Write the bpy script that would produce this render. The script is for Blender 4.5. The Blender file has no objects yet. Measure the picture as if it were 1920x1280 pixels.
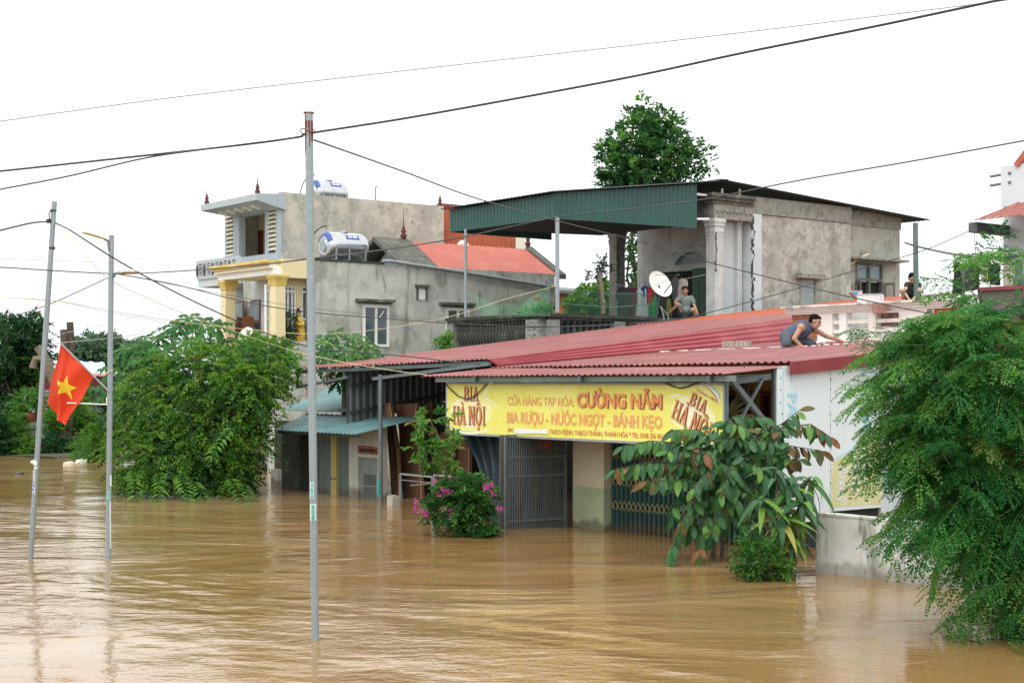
import bpy, bmesh, math, random
import numpy as np
from mathutils import Matrix, Vector, Quaternion
R = math.radians
rnd = random.Random(7)
rng = np.random.default_rng(11)
scene = bpy.context.scene
COL = scene.collection

# ---------------------------------------------------------------- camera, sky, sun, exposure
FOC, HZ, CAMH = 2755.0, 712.0, 2.75        # focal length and horizon row in photo pixels, eye height over the water
cam_d = bpy.data.cameras.new('camera')
cam_d.sensor_width = 36.0
cam_d.lens = 36.0 * FOC / 1920.0
cam_d.shift_y = (HZ - 640.0) / 1920.0
cam_d.clip_start, cam_d.clip_end = 0.1, 3000.0
cam = bpy.data.objects.new('camera', cam_d)
COL.objects.link(cam)
cam.location = (0, 0, CAMH)
cam.rotation_euler = (R(90), 0, 0)
scene.camera = cam

SUN_EL, SUN_ROT = R(58), R(200)
world = bpy.data.worlds.new('World')
scene.world = world
world.use_nodes = True
nt = world.node_tree
nt.nodes.clear()
wo = nt.nodes.new('ShaderNodeOutputWorld')
sky = nt.nodes.new('ShaderNodeTexSky')
sky.sky_type = 'NISHITA'
sky.sun_disc = False
sky.sun_elevation, sky.sun_rotation = SUN_EL, SUN_ROT
sky.dust_density = 4.0
hs = nt.nodes.new('ShaderNodeHueSaturation')
hs.inputs['Saturation'].default_value = 0.15
nt.links.new(sky.outputs[0], hs.inputs['Color'])
bg1 = nt.nodes.new('ShaderNodeBackground')
bg1.inputs['Strength'].default_value = 0.06
nt.links.new(hs.outputs[0], bg1.inputs['Color'])
# closed cloud deck: even white, a little brighter overhead than at the horizon
tc = nt.nodes.new('ShaderNodeTexCoord')
sp = nt.nodes.new('ShaderNodeSeparateXYZ')
nt.links.new(tc.outputs['Generated'], sp.inputs[0])
mr = nt.nodes.new('ShaderNodeMapRange')
mr.inputs['From Min'].default_value, mr.inputs['From Max'].default_value = 0.0, 1.0
mr.inputs['To Min'].default_value, mr.inputs['To Max'].default_value = 0.0, 1.0
nt.links.new(sp.outputs['Z'], mr.inputs['Value'])
cr = nt.nodes.new('ShaderNodeValToRGB')
cr.color_ramp.elements[0].position, cr.color_ramp.elements[0].color = 0.0, (0.90, 0.99, 1.03, 1)
cr.color_ramp.elements[1].position, cr.color_ramp.elements[1].color = 1.0, (1.52, 1.56, 1.57, 1)
e = cr.color_ramp.elements.new(0.08); e.color = (1.16, 1.21, 1.22, 1)
e = cr.color_ramp.elements.new(0.28); e.color = (1.56, 1.60, 1.61, 1)
nt.links.new(mr.outputs[0], cr.inputs[0])
bg2 = nt.nodes.new('ShaderNodeBackground')
bg2.inputs['Strength'].default_value = 0.95
nt.links.new(cr.outputs[0], bg2.inputs['Color'])
ad = nt.nodes.new('ShaderNodeAddShader')
nt.links.new(bg1.outputs[0], ad.inputs[0]); nt.links.new(bg2.outputs[0], ad.inputs[1])
nt.links.new(ad.outputs[0], wo.inputs['Surface'])

sun_d = bpy.data.lights.new('sun', 'SUN')
sun_d.energy, sun_d.angle, sun_d.color = 1.1, R(25), (1.0, 0.985, 0.955)
sun = bpy.data.objects.new('sun', sun_d)
COL.objects.link(sun)
sun.rotation_euler = Vector((-math.sin(SUN_ROT) * math.cos(SUN_EL), -math.cos(SUN_ROT) * math.cos(SUN_EL), -math.sin(SUN_EL))).to_track_quat('-Z', 'Y').to_euler()

vs = scene.view_settings
vs.view_transform, vs.look, vs.gamma, vs.use_curve_mapping = 'Standard', 'None', 1.0, False
vs.exposure = 0.0
scene.cycles.max_bounces = 8
scene.cycles.transparent_max_bounces = 16
scene.cycles.use_denoising = True

# ---------------------------------------------------------------- frames: W is the world, F follows the shop front (x along it, y back from it)
_u = Vector((0.614, -0.789, 0)).normalized()
OX, OY = 1.677, 26.87
FM = Matrix(((_u.x, -_u.y, 0, OX), (_u.y, _u.x, 0, OY), (0, 0, 1, 0), (0, 0, 0, 1)))
FI = FM.inverted()
_cf = FI @ Vector((0, 0, CAMH))
def _ray(px, py):
    return Vector(((px - 960) / FOC, 1.0, (HZ - py) / FOC))
def _hit(px, py, axis, val):
    r = FI.to_3x3() @ _ray(px, py)
    t = (val - _cf[axis]) / r[axis]
    return _cf + r * t
def Fy(px, py, y): return _hit(px, py, 1, y)          # point of the plane y = const behind a photo pixel (frame F)
def Fx(px, py, x): return _hit(px, py, 0, x)
def Fz(px, py, z): return _hit(px, py, 2, z)
def Wy(px, py, Y):                                    # the same in world axes, at distance Y
    r = _ray(px, py); return Vector((0, 0, CAMH)) + r * Y
def Wz(px, py, z):
    r = _ray(px, py); return Vector((0, 0, CAMH)) + r * ((z - CAMH) / r.z)
def F2W(v): return FM @ Vector(v)
def W2F(v): return FI @ Vector(v)

# ---------------------------------------------------------------- building helpers
MW = {}
def tag(o, label=None, cat=None, group=None, kind=None):
    if label: o['label'] = label
    if cat: o['category'] = cat
    if group: o['group'] = group
    if kind: o['kind'] = kind
    return o
def thing(name, label, cat, base=(0, 0, 0), fr='F', group=None):
    o = bpy.data.objects.new(name, None)
    o.empty_display_size = 0.2
    COL.objects.link(o)
    m = (FM if fr == 'F' else Matrix()) @ Matrix.Translation(Vector(base))
    o.matrix_world = m
    MW[o.name] = m.copy()
    return tag(o, label, cat, group)
def link(name, me, mat, parent, m):
    """link a mesh whose vertices are local to m (a world matrix)"""
    o = bpy.data.objects.new(name, me)
    COL.objects.link(o)
    if mat is not None and len(me.materials) == 0:
        for k in (mat if isinstance(mat, (list, tuple)) else [mat]): me.materials.append(k)
    if parent is not None:
        o.parent = parent
        o.matrix_local = MW[parent.name].inverted() @ m
    else:
        o.matrix_world = m
    MW[o.name] = m.copy()
    return o
class MB:
    def __init__(s): s.v, s.f, s.mi, s.cur = [], [], [], 0
    def add(s, vs, fs):
        b = len(s.v)
        s.v += [tuple(p) for p in vs]
        s.f += [tuple(i + b for i in q) for q in fs]
        s.mi += [s.cur] * len(fs)
        return s
    def box(s, x0, x1, y0, y1, z0, z1):
        return s.add([(x0, y0, z0), (x1, y0, z0), (x1, y1, z0), (x0, y1, z0), (x0, y0, z1), (x1, y0, z1), (x1, y1, z1), (x0, y1, z1)],
                     [(0, 3, 2, 1), (4, 5, 6, 7), (0, 1, 5, 4), (1, 2, 6, 5), (2, 3, 7, 6), (3, 0, 4, 7)])
    def hexa(s, a, b):
        """a, b: two quads (4 points each) joined into a solid"""
        return s.add(list(a) + list(b), [(3, 2, 1, 0), (4, 5, 6, 7), (0, 1, 5, 4), (1, 2, 6, 5), (2, 3, 7, 6), (3, 0, 4, 7)])
    def prism(s, pts, d):
        """extrude polygon pts (3-D) by vector d"""
        n = len(pts); d = Vector(d)
        p = [Vector(q) for q in pts]
        return s.add(p + [q + d for q in p], [tuple(range(n - 1, -1, -1)), tuple(range(n, 2 * n))] + [(i, (i + 1) % n, n + (i + 1) % n, n + i) for i in range(n)])
    def bar(s, a, b, w, h=None, up=(0, 0, 1)):
        a, b = Vector(a), Vector(b); h = h or w
        d = (b - a).normalized(); up = Vector(up)
        if abs(d.dot(up)) > 0.95: up = Vector((0, 1, 0))
        x = d.cross(up).normalized() * w / 2; y = x.cross(d).normalized() * h / 2
        q = [-x - y, x - y, x + y, -x + y]
        return s.hexa([a + k for k in q], [b + k for k in q])
    def tube(s, pts, r, seg=8, cap=True):
        pts = [Vector(p) for p in pts]; n = len(pts)
        rs = r if isinstance(r, (list, tuple)) else [r] * n
        vs, fs = [], []
        d0 = (pts[1] - pts[0]).normalized()
        x = d0.orthogonal().normalized()
        for i, p in enumerate(pts):
            d = (pts[min(i + 1, n - 1)] - pts[max(i - 1, 0)]).normalized()
            x = (x - d * x.dot(d)).normalized(); y = d.cross(x)
            for k in range(seg):
                a = 2 * math.pi * k / seg
                vs.append(p + (x * math.cos(a) + y * math.sin(a)) * rs[i])
        for i in range(n - 1):
            for k in range(seg):
                k2 = (k + 1) % seg
                fs.append((i * seg + k, i * seg + k2, (i + 1) * seg + k2, (i + 1) * seg + k))
        if cap:
            fs.append(tuple(range(seg - 1, -1, -1))); fs.append(tuple((n - 1) * seg + k for k in range(seg)))
        return s.add(vs, fs)
    def lathe(s, c, prof, seg=12, axis=(0, 0, 1)):
        """prof: (radius, height) pairs along axis"""
        c = Vector(c); ax = Vector(axis).normalized(); x = ax.orthogonal().normalized(); y = ax.cross(x)
        vs, fs = [], []
        for r, z in prof:
            for k in range(seg):
                a = 2 * math.pi * k / seg
                vs.append(c + ax * z + (x * math.cos(a) + y * math.sin(a)) * max(r, 1e-4))
        for i in range(len(prof) - 1):
            for k in range(seg):
                k2 = (k + 1) % seg
                fs.append((i * seg + k, i * seg + k2, (i + 1) * seg + k2, (i + 1) * seg + k))
        fs.append(tuple(range(seg - 1, -1, -1))); fs.append(tuple((len(prof) - 1) * seg + k for k in range(seg)))
        return s.add(vs, fs)
    def grid(s, fn, nu, nv):
        vs = [fn(i / nu, j / nv) for j in range(nv + 1) for i in range(nu + 1)]
        fs = [(j * (nu + 1) + i, j * (nu + 1) + i + 1, (j + 1) * (nu + 1) + i + 1, (j + 1) * (nu + 1) + i) for j in range(nv) for i in range(nu)]
        return s.add(vs, fs)
    def ellipsoid(s, c, r, seg=12, rings=8, rot=None):
        c = Vector(c); vs, fs = [], []
        for j in range(rings + 1):
            t = math.pi * j / rings
            for k in range(seg):
                a = 2 * math.pi * k / seg
                q = Vector((r[0] * math.sin(t) * math.cos(a), r[1] * math.sin(t) * math.sin(a), r[2] * math.cos(t)))
                if rot: q = rot @ q
                vs.append(c + q)
        for j in range(rings):
            for k in range(seg):
                k2 = (k + 1) % seg
                fs.append((j * seg + k, (j + 1) * seg + k, (j + 1) * seg + k2, j * seg + k2))
        return s.add(vs, fs)
    def sheet(s, a, b, c, d, pitch=0.2, amp=0.022, t=0.006, nv=1, jit=0.0):
        """corrugated sheet: a-b is the profiled edge, ribs run a->d / b->c; real thickness t"""
        a, b, c, d = map(Vector, (a, b, c, d))
        nrm = (b - a).cross(d - a).normalized()
        if nrm.z < 0 and abs(nrm.z) > 0.2: nrm = -nrm
        nr = max(2, int(round((b - a).length / pitch)))
        us, hs = [], []
        for i in range(nr):
            for q, hgt in ((0, 0), (0.42, 0), (0.58, 1), (0.84, 1)):
                us.append((i + q) / nr); hs.append(hgt * amp)
        us.append(1.0); hs.append(0)
        m = len(us); vs = []
        for lay in (0, 1):
            for j in range(nv + 1):
                v = j / nv
                for k in range(m):
                    p = a.lerp(b, us[k]).lerp(d.lerp(c, us[k]), v)
                    o = hs[k] + (rng.normal() * jit if jit else 0) - lay * t
                    vs.append(p + nrm * o)
        L = m * (nv + 1); fs = []
        for j in range(nv):
            for k in range(m - 1):
                i0 = j * m + k
                fs.append((i0, i0 + 1, i0 + m + 1, i0 + m)); fs.append((L + i0 + m, L + i0 + m + 1, L + i0 + 1, L + i0))
        for k in range(m - 1):
            fs.append((k + 1, k, L + k, L + k + 1)); i0 = nv * m + k; fs.append((i0, i0 + 1, L + i0 + 1, L + i0))
        for j in range(nv):
            i0 = j * m; fs.append((i0, i0 + m, L + i0 + m, L + i0)); i0 += m - 1; fs.append((i0 + m, i0, L + i0, L + i0 + m))
        return s.add(vs, fs)
    def build(s, name, mat, parent=None, fr='F', smooth=False, label=None, kind=None, base=None):
        m = FM if fr == 'F' else Matrix()
        if parent is not None: piv = MW[parent.name]
        else:
            if base is None:
                xs = np.array(s.v); base = (xs[:, 0].mean(), xs[:, 1].mean(), xs[:, 2].min())
            piv = m @ Matrix.Translation(Vector(base))
        t = np.array(piv.inverted() @ m)
        v = np.array(s.v, dtype=float) @ t[:3, :3].T + t[:3, 3]
        me = bpy.data.meshes.new(name)
        me.from_pydata(v.tolist(), [], s.f)
        mats = mat if isinstance(mat, (list, tuple)) else [mat]
        for k in mats: me.materials.append(k)
        if len(mats) > 1: me.polygons.foreach_set('material_index', s.mi)
        if smooth:
            me.polygons.foreach_set('use_smooth', [True] * len(me.polygons))
            try: me.set_sharp_from_angle(angle=R(40))
            except Exception: pass
        me.update()
        o = link(name, me, None, parent, piv)
        return tag(o, label, None, None, kind)
def one(mb, name, label, cat, mat, fr='F', group=None, smooth=False, base=None):
    return tag(mb.build(name, mat, None, fr, smooth, base=base), label, cat, group)
def arrmesh(name, V, T, mat, parent=None, kind=None, smooth=False, base=None):
    """numpy triangles/quads in world axes"""
    piv = MW[parent.name] if parent is not None else Matrix.Translation(Vector(base if base is not None else (0, 0, 0)))
    t = np.array(piv.inverted()); V = V @ t[:3, :3].T + t[:3, 3]
    me = bpy.data.meshes.new(name)
    k = T.shape[1]
    me.vertices.add(len(V)); me.vertices.foreach_set('co', V.astype(np.float32).ravel())
    me.loops.add(T.size); me.loops.foreach_set('vertex_index', T.astype(np.int32).ravel())
    me.polygons.add(len(T)); me.polygons.foreach_set('loop_start', np.arange(0, T.size, k, dtype=np.int32))
    me.polygons.foreach_set('use_smooth', np.full(len(T), smooth))
    me.materials.append(mat); me.update(calc_edges=True); me.validate()
    o = link(name, me, None, parent, piv)
    return tag(o, kind=kind)

# ---------------------------------------------------------------- materials
MATS = {}
def mat(name, col, rough=0.7, layers=(), metal=0.0, spec=0.5, bump=None, island=0.0, trans=0.0, alpha=None, orand=0.0, tide=0.0):
    """layers: (colour, scale, lo, hi[, strength]) blended in by noise; scale may be a vector; bump: (scale, strength, dist)"""
    m = bpy.data.materials.new(name); m.use_nodes = True
    n = m.node_tree; N = n.nodes; Lk = n.links.new
    b = N['Principled BSDF']; out = N['Material Output']
    b.inputs['Roughness'].default_value = rough; b.inputs['Metallic'].default_value = metal
    b.inputs['Specular IOR Level'].default_value = spec
    geo = N.new('ShaderNodeNewGeometry')
    rgb = N.new('ShaderNodeRGB'); rgb.outputs[0].default_value = (*col, 1); cur = rgb.outputs[0]
    def noise(scale, detail=5.0, off=0.0):
        mp = N.new('ShaderNodeMapping')
        sc = scale if isinstance(scale, (tuple, list)) else (scale,) * 3
        if sc[0] == 'F':   # along the shop's own axes: x across the roof ribs, y along them
            mp.vector_type = 'TEXTURE'; mp.inputs['Rotation'].default_value = (0, 0, math.atan2(_u.y, _u.x)); sc = tuple(1 / k for k in sc[1:])
        mp.inputs['Scale'].default_value = sc; mp.inputs['Location'].default_value = (off, off * 1.7, off * .6)
        Lk(geo.outputs['Position'], mp.inputs['Vector'])
        t = N.new('ShaderNodeTexNoise'); t.inputs['Scale'].default_value = 1.0; t.inputs['Detail'].default_value = detail
        t.inputs['Roughness'].default_value = 0.62
        Lk(mp.outputs[0], t.inputs['Vector']); return t.outputs['Fac']
    for i, ly in enumerate(layers):
        c2, sc, lo, hi = ly[:4]; st = ly[4] if len(ly) > 4 else 1.0
        r_ = N.new('ShaderNodeMapRange'); r_.interpolation_type = 'SMOOTHSTEP'
        r_.inputs['From Min'].default_value, r_.inputs['From Max'].default_value = lo, hi
        r_.inputs['To Max'].default_value = st
        Lk(noise(sc, off=3.1 * i + len(name)), r_.inputs['Value'])
        mx = N.new('ShaderNodeMix'); mx.data_type = 'RGBA'
        Lk(r_.outputs[0], mx.inputs['Factor']); Lk(cur, mx.inputs[6]); mx.inputs[7].default_value = (*c2, 1); cur = mx.outputs[2]
    if tide:   # wet, silty band left by the flood just above the water
        sx_ = N.new('ShaderNodeSeparateXYZ'); Lk(geo.outputs['Position'], sx_.inputs[0])
        nz_ = noise((2.2, 2.2, .6), 4.0, 7.7)
        ma = N.new('ShaderNodeMath'); ma.operation = 'MULTIPLY_ADD'; Lk(nz_, ma.inputs[0]); ma.inputs[1].default_value = -.55; Lk(sx_.outputs['Z'], ma.inputs[2])
        r4 = N.new('ShaderNodeMapRange'); r4.interpolation_type = 'SMOOTHSTEP'
        r4.inputs['From Min'].default_value, r4.inputs['From Max'].default_value = -.20, -.08
        r4.inputs['To Min'].default_value, r4.inputs['To Max'].default_value = tide, 0.0
        Lk(ma.outputs[0], r4.inputs['Value'])
        mx = N.new('ShaderNodeMix'); mx.data_type = 'RGBA'; Lk(r4.outputs[0], mx.inputs['Factor']); Lk(cur, mx.inputs[6]); mx.inputs[7].default_value = (.10, .072, .035, 1); cur = mx.outputs[2]
    def vary(src, amt):
        nonlocal cur
        h = N.new('ShaderNodeHueSaturation')
        r2 = N.new('ShaderNodeMapRange'); r2.inputs['To Min'].default_value, r2.inputs['To Max'].default_value = 1 - amt, 1 + amt
        Lk(src, r2.inputs['Value']); Lk(r2.outputs[0], h.inputs['Value'])
        r3 = N.new('ShaderNodeMapRange'); r3.inputs['To Min'].default_value, r3.inputs['To Max'].default_value = 0.5 + amt * .06, 0.5 - amt * .06
        Lk(src, r3.inputs['Value']); Lk(r3.outputs[0], h.inputs['Hue'])
        Lk(cur, h.inputs['Color']); cur = h.outputs[0]
    if island: vary(geo.outputs['Random Per Island'], island)
    if orand:
        oi = N.new('ShaderNodeObjectInfo'); vary(oi.outputs['Random'], orand)
    Lk(cur, b.inputs['Base Color'])
    if bump:
        bp = N.new('ShaderNodeBump'); bp.inputs['Strength'].default_value = bump[1]; bp.inputs['Distance'].default_value = bump[2]
        Lk(noise(bump[0], 6.0), bp.inputs['Height']); Lk(bp.outputs[0], b.inputs['Normal'])
    if trans:
        tr = N.new('ShaderNodeBsdfTranslucent'); Lk(cur, tr.inputs['Color'])
        ms = N.new('ShaderNodeMixShader'); ms.inputs[0].default_value = trans
        Lk(b.outputs[0], ms.inputs[1]); Lk(tr.outputs[0], ms.inputs[2]); Lk(ms.outputs[0], out.inputs['Surface'])
    if alpha is not None: b.inputs['Alpha'].default_value = alpha
    MATS[name] = m
    return m
W_ = lambda s, k=0.12: (s, s, s * k)     # noise stretched into vertical streaks
m_grey = mat('weathered_render', (.44, .455, .405), .9, [((.54, .555, .50), 1.3, .4, .62), ((.23, .24, .195), 1.0, .49, .68, .8), ((.105, .112, .088), (2.4, 2.4, .7), .55, .70, .85), ((.20, .205, .17), W_(3.2, .09), .52, .70, .75), ((.15, .14, .09), W_(2.6), .60, .75, .7), ((.55, .54, .5), 7., .6, .75, .5)], bump=(18, .35, .02))
m_grey2 = mat('old_beige_render', (.38, .37, .315), .9, [((.53, .49, .40), 1.4, .42, .66), ((.25, .24, .21), 2.1, .5, .72, .8), ((.6, .56, .47), 7., .56, .70, .7), ((.15, .145, .13), 3.3, .6, .74, .7), ((.21, .2, .17), W_(2.2), .58, .74, .6)], bump=(16, .45, .02))
m_peel = mat('peeling_render', (.36, .36, .32), .9, [((.46, .445, .385), 2.6, .42, .60), ((.22, .22, .195), 2.4, .46, .66, .7), ((.19, .185, .165), 6.5, .53, .66, .7), ((.13, .125, .115), 14., .58, .70, .6), ((.24, .23, .2), W_(2.2, .1), .54, .72, .7)], bump=(14, .6, .025))
m_dirtyw = mat('dirty_white_render', (.47, .49, .475), .85, [((.60, .62, .605), 1.5, .4, .65), ((.33, .34, .31), W_(3.), .52, .72, .7), ((.2, .2, .18), 2.4, .62, .76, .7)], bump=(20, .25, .01))
m_paleblue = mat('pale_blue_wall', (.50, .55, .56), .8, [((.60, .64, .65), 1.0, .4, .7), ((.35, .37, .36), W_(3.), .58, .78, .6)])
m_bluegrey = mat('blue_grey_paint', (.40, .46, .485), .7, [((.30, .34, .35), W_(4.), .55, .75, .6)])
m_dark_c = mat('dark_moss_and_shade', (.042, .046, .036), .95, [((.10, .10, .085), 2.5, .52, .7), ((.022, .026, .02), 4., .5, .7, .8), ((.25, .25, .23), 9., .62, .74, .6)], bump=(24, .5, .02))
m_dark_c2 = mat('mossy_shade_concrete', (.11, .11, .09), .95, [((.22, .21, .17), 2.0, .55, .7), ((.06, .06, .05), 3., .45, .65, .7), ((.42, .4, .32), 5., .64, .74, .7)], bump=(24, .5, .02))
m_relief = mat('grey_relief_concrete', (.27, .27, .24), .95, [((.15, .15, .13), 5., .45, .65, .8)], bump=(20, .5, .02))
m_yellow = mat('cream_yellow_wall', (.74, .635, .38), .75, [((.66, .54, .28), 1.2, .5, .75), ((.42, .34, .2), W_(4.), .62, .8, .5)])
m_yell2 = mat('ochre_trim_paint', (.62, .45, .10), .7, [((.75, .62, .32), 3., .45, .7), ((.25, .2, .1), W_(6.), .6, .78, .6)])
m_cream = mat('cream_paint', (.80, .74, .60), .75, [((.6, .54, .42), W_(3.), .58, .78, .5)])
m_white = mat('white_paint', (.80, .80, .77), .6, [((.62, .62, .57), W_(3.), .55, .78, .6)])
m_offw = mat('aged_white_balustrade', (.76, .73, .65), .75, [((.80, .78, .72), 2., .4, .6), ((.42, .39, .32), (5, 5, 1.2), .58, .74, .7), ((.1, .1, .09), 9., .66, .74, .8)])
m_capd = mat('mouldy_white_capping', (.70, .68, .60), .85, [((.12, .12, .11), 4.5, .5, .66, .9), ((.3, .29, .25), 2., .5, .7, .6)])
m_wwall = mat('low_wall_whitewash', (.56, .565, .53), .85, [((.66, .665, .64), 1.2, .4, .65), ((.30, .30, .25), (2.5, 2.5, .7), .47, .66, .8), ((.13, .12, .075), (2.6, 2.6, .5), .53, .66, .9), ((.2, .19, .14), (8, 8, .9), .58, .74, .6)], bump=(20, .2, .01), tide=.45)
m_red = mat('red_roof_paint', (.25, .070, .064), .44, [((.32, .105, .098), .8, .4, .7), ((.40, .16, .15), (3., 3., 3.), .55, .72, .6), ((.15, .045, .042), 1.3, .56, .74, .6), ((.12, .05, .042), ('F', 7, .22, 1), .54, .70, .6), ((.46, .24, .22), ('F', 4, .18, 1), .56, .74, .5), ((.17, .075, .04), ('F', 3, .6, 1), .62, .76, .7)], spec=.5, orand=.09)
m_redside = mat('deep_red_sheet', (.27, .032, .042), .38, [((.33, .06, .065), 1.2, .45, .7)], spec=.5)
m_redfas = mat('maroon_flashing', (.21, .028, .032), .4, [((.26, .045, .045), 1.5, .45, .7)], spec=.45)
m_orange = mat('orange_roof_paint', (.40, .088, .034), .5, [((.35, .072, .03), 1.2, .45, .7), ((.43, .13, .06), 3., .55, .72, .5)])
m_coral = mat('coral_roof_paint', (.40, .095, .06), .5, [((.46, .13, .09), 1.2, .45, .7)])
m_brickred = mat('orange_red_cladding', (.44, .10, .04), .55, [((.36, .075, .03), 1.5, .45, .7)])
m_green = mat('green_cladding', (.012, .074, .062), .40, [((.016, .10, .08), 1.4, .45, .7), ((.009, .05, .045), W_(3.), .55, .75, .7)], spec=.5)
m_greenroof = mat('teal_roof_paint', (.105, .215, .215), .5, [((.16, .28, .275), 1.2, .42, .7), ((.09, .18, .155), 3., .55, .72, .6)])
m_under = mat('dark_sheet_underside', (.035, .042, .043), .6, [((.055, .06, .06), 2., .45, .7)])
m_carport = mat('grey_cladding', (.085, .10, .10), .55, [((.055, .062, .062), W_(2.5), .48, .7), ((.115, .13, .128), 1.3, .5, .75)])
m_steel = mat('galvanised_steel', (.30, .355, .375), .45, [((.28, .315, .325), W_(8., .05), .42, .66), ((.46, .49, .50), 14., .55, .72, .6)], metal=.35)
m_steel2 = mat('dull_grey_steel', (.135, .17, .178), .5, [((.10, .125, .13), 6., .45, .7)], metal=.3)
m_dsteel = mat('dark_steel', (.05, .055, .055), .5)
m_rust = mat('rusty_red_primer', (.16, .035, .028), .8, [((.28, .10, .08), 9., .5, .7)])
m_black = mat('black_rubber', (.022, .027, .028), .55)
m_cable = mat('cable_sheath', (.030, .040, .042), .5)
m_cord = mat('pale_yellow_cord', (.62, .54, .26), .7)
m_cordw = mat('faded_grey_wire', (.45, .46, .47), .6)
m_glass = mat('window_glass', (.075, .11, .115), .08, [((.16, .20, .2), .9, .45, .7)], spec=.8)
m_glassb = mat('frosted_blue_glass', (.16, .24, .27), .25, spec=.7)
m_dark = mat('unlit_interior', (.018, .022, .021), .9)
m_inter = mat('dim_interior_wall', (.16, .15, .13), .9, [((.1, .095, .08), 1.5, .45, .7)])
m_beige = mat('beige_interior', (.80, .70, .53), .85)
m_wood = mat('dark_red_wood', (.15, .035, .018), .5, [((.22, .055, .025), (9, 9, 1.2), .45, .7)])
m_woodb = mat('orange_brown_wood', (.27, .075, .028), .5, [((.19, .05, .02), (9, 9, 1.2), .45, .7)])
m_slab = mat('rough_sawn_timber', (.12, .058, .03), .85, [((.20, .10, .05), (6, 6, .5), .45, .7), ((.07, .033, .018), (10, 10, .5), .55, .75, .7)], bump=((20, 20, 2), .3, .01))
m_sap = mat('pale_sapwood', (.38, .24, .13), .85)
m_gdoor = mat('green_door_paint', (.045, .11, .07), .55, [((.06, .14, .085), (8, 8, 1), .45, .7)])
m_brick = mat('fired_brick', (.40, .135, .06), .9, [((.30, .09, .045), 9., .45, .7)], orand=.22, bump=(40, .4, .01))
m_mortar = mat('mortar', (.42, .38, .31), .95)
m_panel = mat('white_sheet_panel', (.66, .725, .74), .42, [((.72, .77, .78), .7, .4, .7), ((.55, .62, .63), W_(1.5), .55, .75, .6)])
m_pblue = mat('faded_blue_print', (.36, .62, .76), .5)
m_pyel = mat('faded_yellow_print', (.60, .58, .30), .5, [((.70, .71, .56), 1.4, .45, .65), ((.55, .48, .16), 1.8, .55, .72)])
m_pgrey = mat('faded_grey_print', (.66, .70, .70), .5)
m_sign = mat('yellow_banner', (.80, .76, .15), .45, [((.85, .83, .34), .6, .45, .70, .9), ((.70, .60, .06), .9, .52, .72, .7), ((.52, .45, .14), (5., 5., 1.2), .64, .80, .5)], bump=(2.2, .25, .05))
m_sorange = mat('orange_print', (.76, .35, .13), .5)
m_sorange2 = mat('strong_orange_print', (.74, .26, .09), .5)
m_sdark = mat('dark_outline_print', (.26, .12, .06), .5)
m_spale = mat('cream_print', (.86, .85, .55), .5)
m_sred = mat('brick_red_print', (.64, .23, .10), .5)
m_swhite = mat('white_print', (.82, .82, .78), .5)
m_tarp = mat('navy_tarpaulin', (.018, .034, .045), .55, [((.03, .05, .065), 2.5, .45, .7)])
m_cw = mat('cream_shop_wall', (.60, .525, .38), .85, [((.50, .42, .29), 1.5, .45, .7), ((.30, .25, .17), W_(4.), .62, .8, .5)])
m_gw = mat('mint_dado_paint', (.40, .46, .29), .85, [((.34, .40, .245), 1.8, .45, .7), ((.26, .26, .15), W_(4.), .6, .8, .5)], tide=.7)
m_ochre = mat('ochre_shop_wall', (.40, .245, .085), .85, [((.33, .2, .07), 1.5, .45, .7)])
m_shut = mat('dark_green_shutter', (.018, .055, .05), .5, [((.028, .075, .066), 3., .45, .7), ((.07, .06, .04), (6, 6, .6), .62, .78, .6)], tide=.6)
m_brass = mat('worn_brass_lattice', (.36, .29, .155), .55)
m_gshut = mat('grey_blue_shutter', (.17, .215, .195), .55, [((.11, .12, .10), W_(4.), .52, .72, .8)], tide=.6)
m_cpost = mat('mustard_post_paint', (.40, .33, .10), .6)
m_redp = mat('red_paper', (.50, .03, .02), .6)
m_tank = mat('brushed_stainless', (.52, .53, .545), .26, [((.45, .46, .475), (3, 3, 9), .45, .65)], metal=.9)
m_tanklogo = mat('tank_blue_print', (.05, .09, .33), .5)
m_finial = mat('maroon_finial', (.11, .022, .022), .5)
m_gold = mat('golden_robe', (.66, .42, .03), .5)
m_skin = mat('skin', (.42, .225, .14), .55)
m_skin2 = mat('pale_skin', (.52, .32, .225), .55)
m_hair = mat('black_hair', (.006, .006, .006), .9, spec=.15)
m_vest = mat('slate_blue_vest', (.075, .098, .15), .85, [((.05, .066, .105), 7., .45, .65)], bump=((9, 9, 16), .9, .03))
m_trous = mat('slate_trousers', (.075, .095, .115), .85, [((.05, .063, .08), 7., .45, .65)], bump=((10, 10, 14), .9, .03))
m_dress = mat('printed_grey_green_cloth', (.13, .165, .15), .85, [((.27, .31, .28), 38., .5, .6, .9), ((.05, .07, .062), 30., .56, .66, .9)], bump=((9, 9, 13), .8, .03))
m_dress2 = mat('black_striped_cloth', (.015, .018, .018), .85, [((.30, .31, .29), (30., 30., 6.), .62, .68, .9)])
m_flag = mat('red_flag_cloth', (.70, .055, .012), .7, trans=.25)
m_star = mat('yellow_star_cloth', (.85, .62, .03), .7, trans=.25)
m_pipew = mat('ivory_plastic', (.62, .55, .40), .5)
m_block = mat('hollow_block', (.44, .40, .33), .95, [((.3, .28, .23), 14., .45, .65)])
m_paper = mat('white_paper', (.80, .80, .78), .7)
m_carton = mat('white_carton', (.74, .76, .77), .7)
m_cartonb = mat('blue_carton_print', (.05, .32, .55), .6)
m_bark = mat('bark', (.085, .065, .045), .95, [((.14, .115, .085), 6., .45, .65), ((.045, .036, .026), 12., .5, .65)], bump=(22, .8, .03))
m_barkp = mat('pale_bark', (.20, .165, .11), .95, [((.11, .09, .06), 7., .45, .65)], bump=(22, .6, .02))
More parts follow.
